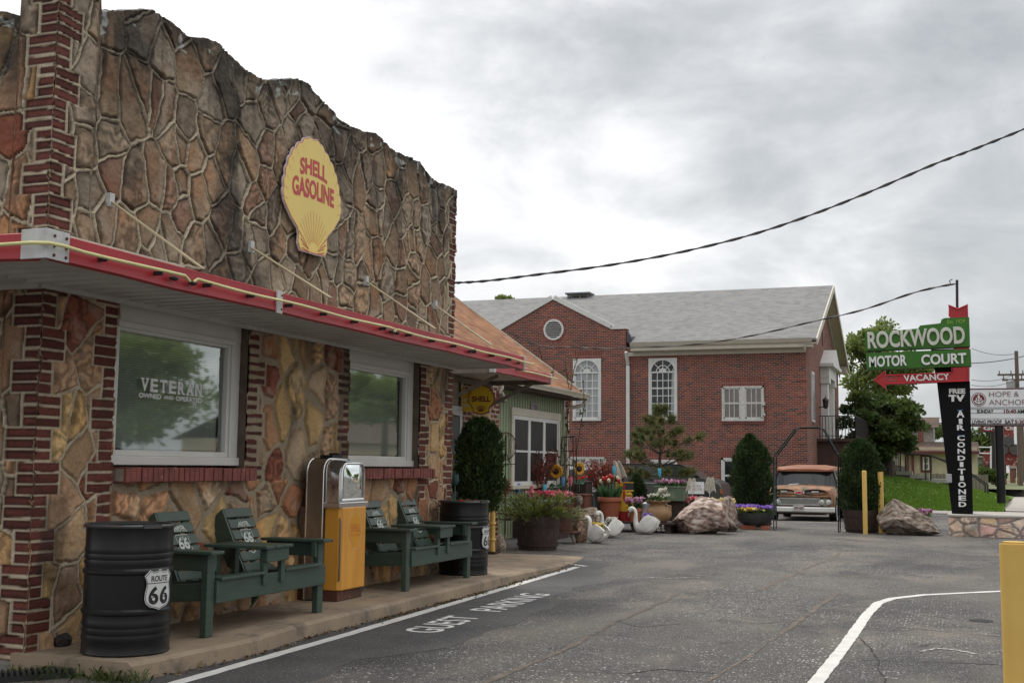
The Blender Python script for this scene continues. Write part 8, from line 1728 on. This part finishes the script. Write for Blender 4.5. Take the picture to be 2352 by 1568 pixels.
# ---- trees
def tree(name, label, base, crown, n, mat, seed, size=.2, trunk=.25, clumps=26, squash=.75, group=None, rk=1.0):
    """tapered trunk, limbs to every clump, leaf-sized faces gathered in clumps"""
    t = thing(name, label, 'tree', base, 0, group); rs = np.random.RandomState(seed); cx, cy, cz, rx, ry, rz = crown; q = MB(); vf = []
    top = np.array([cx, cy, cz+rz*.35]); bz = np.array(base, float)
    mid = np.array([base[0]*.6+cx*.4, base[1]*.6+cy*.4, cz-rz*.45]); q.tube([tuple(bz), tuple((bz+mid)/2+rs.normal(0, .08, 3)), tuple(mid), tuple(top)], [trunk, trunk*.8, trunk*.55, trunk*.12], 8)
    cl = []
    for i in range(clumps):
        d = unit(rs.normal(size=3)); k = .25+.75*rs.rand()**.45; c = np.array([cx, cy, cz])+d*k*np.array([rx, ry, rz])
        cl.append((c, (.20+.20*rs.rand())*min(rx, rz)*1.15*rk))
    for c, r in cl:
        s_ = mid+(top-mid)*rs.rand(); q.tube([tuple(s_), tuple((s_+c)/2+np.array([0, 0, .1*r])+rs.normal(0, .1, 3)), tuple(c)], [trunk*.28, trunk*.16, trunk*.05], 5)
        m_ = int(n/clumps); d = unit(rs.normal(size=(m_, 3))); k = (rs.rand(m_)**.5)[:, None]; k = np.where(rs.rand(m_, 1) < .16, k*1.45, k)
        P = c+d*k*r*np.array([1.15, 1.15, squash]); D = d*np.array([1, 1, .5])+np.array([0, 0, .15]); vf.append(leaves(P, size, .55, D, 1.0, rs))
    np_mesh('crown', *join(*vf), mat, t); q.build('trunk', BARK, t, smooth=True); return t
XT1 = 60.0; P = onX(2045, 1090, XT1); T = onX(2035, 890, XT1); s_ = mpp(T)
tree('dark_tree', 'big dark-leaved tree between the church end and the motel sign', (P.x, P.y, .6), (XT1, onX(2025, 975, XT1).y, onX(2025, 975, XT1).z, 84*s_, 96*s_, 80*s_), 15000, LFTREED, 41, .22, .26, 64, .6, rk=.58)
XT2 = 78.0; P = onX(2010, 1050, XT2); T = onX(2035, 790, XT2); s_ = mpp(T)
tree('pale_tree', 'tall light-green tree rising behind the green motel sign boards', (P.x, P.y, .6), (XT2, onX(2025, 850, XT2).y, onX(2025, 845, XT2).z, 80*s_, 92*s_, 100*s_), 13000, LFTREE2, 43, .27, .3, 60, .7, rk=.6)
for i, (x, yb_, yt, w_, X_, lb, m_) in enumerate(((2140, 1015, 968, 46, 110, 'small tree above the roof of the small cream house', LFTREE), (2262, 1040, 978, 52, 105, 'leafy tree behind the black pole of the church sign', LFTREE), (2205, 1040, 990, 40, 120, 'low tree hidden mostly behind the motel sign pylon', LFTREE), (1160, 700, 686, 26, 75, 'treetop just showing above the church roof ridge', LFTREE2), (2330, 1065, 1020, 40, 190, 'distant tree at the end of the street', LFTREE))):
    P, T = onX(x, yb_, X_), onX(x, yt, X_); s_ = mpp(T); rz = (yb_-yt)*s_*.5; tree('far_tree', lb, (P.x, P.y, .3), (X_, P.y, (P.z+T.z)/2, w_*s_*.6, w_*s_*.6, rz*1.05), 2600, m_, 50+i, .3, .2, 16, .8)
# trees across the street that the windows reflect
for i, (X_, y_, cz_, r_, rz_) in enumerate(((34.0, -15.5, 4.3, 2.9, 2.2), (21.0, -23, 4.6, 3.2, 2.6), (66, -21, 5.3, 4.6, 1.7), (62, -46, 6, 5.0, 4), (96, -40, 6, 6, 4))):
    tree('street_tree', ('broad tree across the street reflected in the near station window', 'smaller tree across the street, nearest the camera', 'tree across the street, second down the road', 'tall tree across the street, third down the road', 'last tree across the street before the poles')[i], (X_, y_, -.1), (X_, y_, cz_, r_, r_, rz_), 16000, LFTREE2, 70+i, .24, .28, 46, .75)
bh = thing('brown_house', 'low tan house with brown roof across the street, seen in window reflections', 'house', (77, -32, 0)); b = MB(); b.box(66, 88, -36, -28, -.2, 3.0); b.build('wall', CREAMW, bh); b = MB(); b.add([(65.5, -27.4, 2.9), (88.5, -27.4, 2.9), (88.5, -32, 4.8), (65.5, -32, 4.8), (65.5, -36.6, 2.9), (88.5, -36.6, 2.9)], [(0, 1, 2, 3), (3, 2, 5, 4)]); b.build('roof', DSHINGLE, bh, fix=False)
# ---- poles and cables
def upole(label, x, yt, X_, r=.15, arms=()):
    P = onX(x, yt, X_); t = thing('utility_pole', label, 'utility pole', (P.x, P.y, -.1), 0, 'utility poles along the street'); b = MB(); b.tube([(P.x, P.y, -.1), (P.x, P.y, P.z)], [r, r*.75], 10); b.build('shaft', POLEW, t, smooth=True)
    for (ya, wd) in arms:
        z = onX(x, ya, X_).z; b = MB(); b.bar((P.x, P.y-wd, z), (P.x, P.y+wd, z), .12, .14)
        for k in np.linspace(-.9, .9, 4): b.lathe([(.03, .05), (.05, .10), (.03, .22), (.06, .24), (.03, .3)], 6, (P.x, P.y+wd*k, z))
        b.build('crossarm', POLEW, t)
    return P
U1 = upole('tall utility pole with crossarms and transformer above the church sign', 2334, 806, 92, .17, ((860, 1.3), (872, 1.0)))
t_ = [o for o in COL.objects if o.name.startswith('utility_pole')][-1]; P = onX(2322, 892, 92); b = MB(); b.lathe([(.3, 0), (.32, .1), (.32, .9), (.2, 1.0), (.05, 1.02)], 14, (P.x, P.y, P.z-.4)); b.build('transformer', ZINC, t_, smooth=True)
U2 = upole('utility pole further along the street, second right of the black post', 2347, 960, 120, .18); U3 = upole('most distant utility pole beside the far gas price sign', 2326, 985, 165, .16)
def cable(label, pts, r=.02, wrap_=0):
    t_ = MB(); P = [Vector(p) for p in pts]; t_.tube([tuple(p) for p in P], r, 6)
    if wrap_:
        for k in range(2): t_.tube([tuple(p+Vector((0, .02*cos(i*1.1+k*pi), wrap_*sin(i*1.1+k*pi)))) for i, p in enumerate(P)], r*.75, 5)
    return tag(t_.build('overhead_cable', IRON, smooth=True), label, 'cable', 'overhead cables')
def sag(a, c, s_, n=40): a, c = Vector(a), Vector(c); return [a.lerp(c, i/n)-Vector((0, 0, 4*s_*(i/n)*(1-i/n))) for i in range(n+1)]
a = onX(1044, 650, 13.62); 
# the thick service drop: from the station corner to a pole beyond the right edge, nearer the street
pts = [(1044, 650), (1120, 645), (1240, 630), (1400, 609), (1560, 580), (1720, 541), (1860, 495), (2000, 440), (2140, 380), (2240, 342), (2352, 297), (2480, 242)]
n_ = len(pts); P3 = []
for i, (x, y) in enumerate(pts):
    f = i/(n_-1); d_ = Vector(ray(x, y)); yv = 5.95-(5.95+3.2)*((x-1044)/(2480-1044)); P3.append(Vector((0, 0, EYE))+d_*(13.6+2.5*((x-1044)/1436.))/(d_.x))
def smooth_pts(P, k=8):
    o = []
    for i in range(len(P)-1):
        p0, p1, p2, p3 = P[max(i-1, 0)], P[i], P[i+1], P[min(i+2, len(P)-1)]
        for j in range(k): t = j/k; o.append(.5*((2*p1)+(p2-p0)*t+(2*p0-5*p1+4*p2-p3)*t*t+(3*p1-p0-3*p2+p3)*t**3))
    return o+[P[-1]]
cable('thick twisted cable sweeping from the station corner up to the right', smooth_pts(P3, 8), .010, .012)
pc_ = [onX(1168, 762, 46.6), onX(1245, 795, 46.2), onX(1320, 797, 45), onX(1420, 800, 43), onX(1600, 790, 40), onX(1730, 770, 37), onX(1860, 740, 34), onX(1980, 712, 31), onX(2100, 672, 29.2), onX(2190, 652, 28.45)]
cable('thin cable strung from the church gable to the top of the motel sign', smooth_pts(pc_, 6), .014, .02)
cable('hanging end of the cable on the church gable', [onX(1236, 796, 47.2), onX(1243, 815, 47.2), onX(1247, 845, 47.2), onX(1250, 880, 47.2)], .02)
for i, (lb, a_, c_) in enumerate((('cable from behind the motel sign to the tall pole', (2232, 834, 70), (2420, 795, 92)), ('upper wire between the sign and the tall pole', (2232, 800, 92), (2334, 812, 92)), ('high power line on the crossarm of the tall pole', (2232, 872, 80), (2334, 858, 92)), ('low power line on the crossarm of the tall pole', (2232, 884, 80), (2334, 871, 92)), ('lower wire sloping to the transformer', (2270, 893, 70), (2440, 866, 92)), ('wire leaving the tall pole to the right', (2334, 858, 92), (2480, 846, 92)), ('wire crossing the gap between tree and sign', (2090, 962, 95), (2160, 958, 95)))):
    cable(lb, sag(onX(*a_), onX(*c_), .25, 14), .028 if i == 0 else .018)
# ---- small far street things
def fslab(name, label, cat, x0, y0, x1, y1, X_, mat, th=.3): A, B_ = onX(x0, y0, X_), onX(x1, y1, X_); b = MB(); b.box(X_, X_+th, B_.y, A.y, B_.z, A.z); return A, B_, b
XD = 95
A, B_, b = fslab('', '', '', 2252, 978, 2305, 991, XD, None); t = thing('grill_sign', 'dark red grill sign on a black post behind the church sign', 'sign', (XD, A.y, 0)); fo = b.build('panel', MAROON, t); b = MB(); mp = face((XD-.02, A.y-.2, B_.z+.12), *HEAD); text(b, 'Grill', mp, .0, 0, 1.15, .30, 0, .03); text(b, 'Ch', mp, 1.5, 0, .55, .30, 0, .03); b.build('lettering', LETTER, fo, fix=False); b = MB(); P = onX(2280, 991, XD); b.tube([(XD+.15, P.y, 0), (XD+.15, P.y, P.z)], .16, 8); b.build('post', IRON, t)
rs_ = thing('old_red_sign', 'big peeling red sign frame with a clover and a horizontal board', 'sign', (100, onX(2320, 1050, 100).y, 0))
for nm, a in (('mast', (2303, 972, 2331, 1058)), ('board', (2258, 1035, 2345, 1068))): A, B_, b = fslab('', '', '', *a, 100-.2*(nm == 'board'), None); b.build(nm, DULLRED, rs_)
b = MB(); mp = face((99.6, onX(2352, 1030, 100).y+.9, onX(2340, 1032, 100).z), *HEAD)
for cxx, czz in ((-.45, 0), (.45, 0), (0, .6)): b.prism([(cxx+.42*cos(t_)-.2, czz+.42*sin(t_)) for t_ in np.linspace(0, 2*pi, 17)[:-1]], mp, .1)
b.build('clover', M('clover_grey', (.10, .095, .09), .8), rs_); b = MB(); A = onX(2306, 1062, 100); b.box(100, 100.3, A.y-.15, A.y+.15, 0, A.z); A = onX(2340, 1062, 100); b.box(100, 100.3, A.y-.15, A.y+.15, 0, A.z); b.build('leg', DULLRED, rs_)
A, B_, b = fslab('', '', '', 2320, 1075, 2333, 1109, 88, None, .9); bp_ = thing('brick_pillar', 'square red-brick pillar with pale cap beside the sidewalk', 'pillar', (88, A.y, 0)); b.build('shaft', PBRICK, bp_); A2, B2, b = fslab('', '', '', 2318, 1069, 2335, 1075, 87.9, None, 1.1); b.build('cap', CONCL, bp_)
ps = thing('price_sign', 'far gas price sign in red and white at the end of the street', 'sign', (150, onX(2330, 1060, 150).y, 0))
A, B_, b = fslab('', '', '', 2322, 1033, 2346, 1047, 150, None); p_ = b.build('head_panel', CABW, ps); A, B_, b = fslab('', '', '', 2326, 1036, 2338, 1046, 149.9, None); o_ = b.build('badge', SRED, p_); b = MB(); mp = face((149.85, A.y-.25, B_.z+.1), *HEAD); text(b, '66', mp, 0, 0, .5, .38, 0, .03); b.build('lettering', LETTER, o_, fix=False)
A, B_, b = fslab('', '', '', 2320, 1051, 2346, 1062, 150, None); p_ = b.build('price_panel', SRED, ps); A, B_, b = fslab('', '', '', 2318, 1064, 2346, 1072, 150, None); b.build('lower_panel', SRED, ps)
for x_ in (2324, 2342): P = onX(x_, 1060, 150.2); b = MB(); b.tube([(150.2, P.y, 0), (150.2, P.y, onX(x_, 1033, 150).z)], .15, 6); b.build('post', CABW, ps)
fb_ = thing('far_shed', 'grey low shop building beyond the fence', 'building', (125, onX(2275, 1065, 125).y, 0)); A, B_, b = fslab('', '', '', 2238, 1048, 2300, 1100, 125, None, 8); b.build('wall', M('shed_grey', (.27, .255, .235), .8), fb_); A, B_, b = fslab('', '', '', 2236, 1042, 2302, 1050, 124.5, None, 9); b.build('roof_edge', CONCL, fb_)
rl = thing('balcony_rails', 'white pipe railings of a raised deck behind the sign', 'railing', (92, onX(2268, 1040, 92).y, 3)); b = MB()
for yy in (1027, 1041): b.tube([tuple(onX(2232, yy-1, 92)), tuple(onX(2278, yy, 92))], .05, 6)
for x_ in (2236, 2276): b.tube([tuple(onX(x_, 1024, 92)), tuple(onX(x_, 1095, 92))], .06, 6)
b.build('rail', CABW, rl)
A, B_, b = fslab('', '', '', 2229, 1037, 2239, 1085, 84, None); t = thing('yellow_menu_board', 'narrow yellow roadside board half hidden by the motel sign pylon', 'sign', (84, A.y, 0)); b.build('panel', M('menu_yellow', (.55, .42, .14), .5), t); b = MB(); b.box(84.1, 84.2, B_.y, B_.y+.15, 0, B_.z); b.build('leg', IRON, t)
t = thing('shelter_roof', 'small red tilted shelter roof on posts beyond the black sign post', 'shelter', (98, onX(2290, 1070, 98).y, 0)); b = MB(); b.bar(onX(2260, 1071, 98), onX(2308, 1050, 98), 2.5, .15, up=(0, 0, 1)); b.build('roof', MARWIN, t); b = MB()
for x_, y_ in ((2276, 1064), (2303, 1052)): P = onX(x_, y_, 98); b.tube([(98, P.y, 0), (98, P.y, P.z)], .08, 6)
b.build('post', POLEW, t)
for i, (x, y, X_, w_, h_) in enumerate(((2262, 1090, 86, 16, 14), (2288, 1092, 86, 24, 12), (2272, 1076, 110, 30, 14))):
    P = onX(x, y, X_); s_ = mpp(P); t = thing('hedge_bush', ('round green bush left of the black sign post', 'low green bush right behind the black sign post', 'long dark hedge further back behind the sign post')[i], 'bush', (P.x, P.y, 0)); d = cloud((P.x, P.y, P.z), (w_*s_*.8, w_*s_*.8, h_*s_*.8), 900); np_mesh('foliage', *leaves(d[0], .25, .6, d[1], .9), LFTREE, t); b = MB(); b.tube([(P.x, P.y, 0), (P.x, P.y, P.z)], .08, 5); b.build('stem', BARK, t)
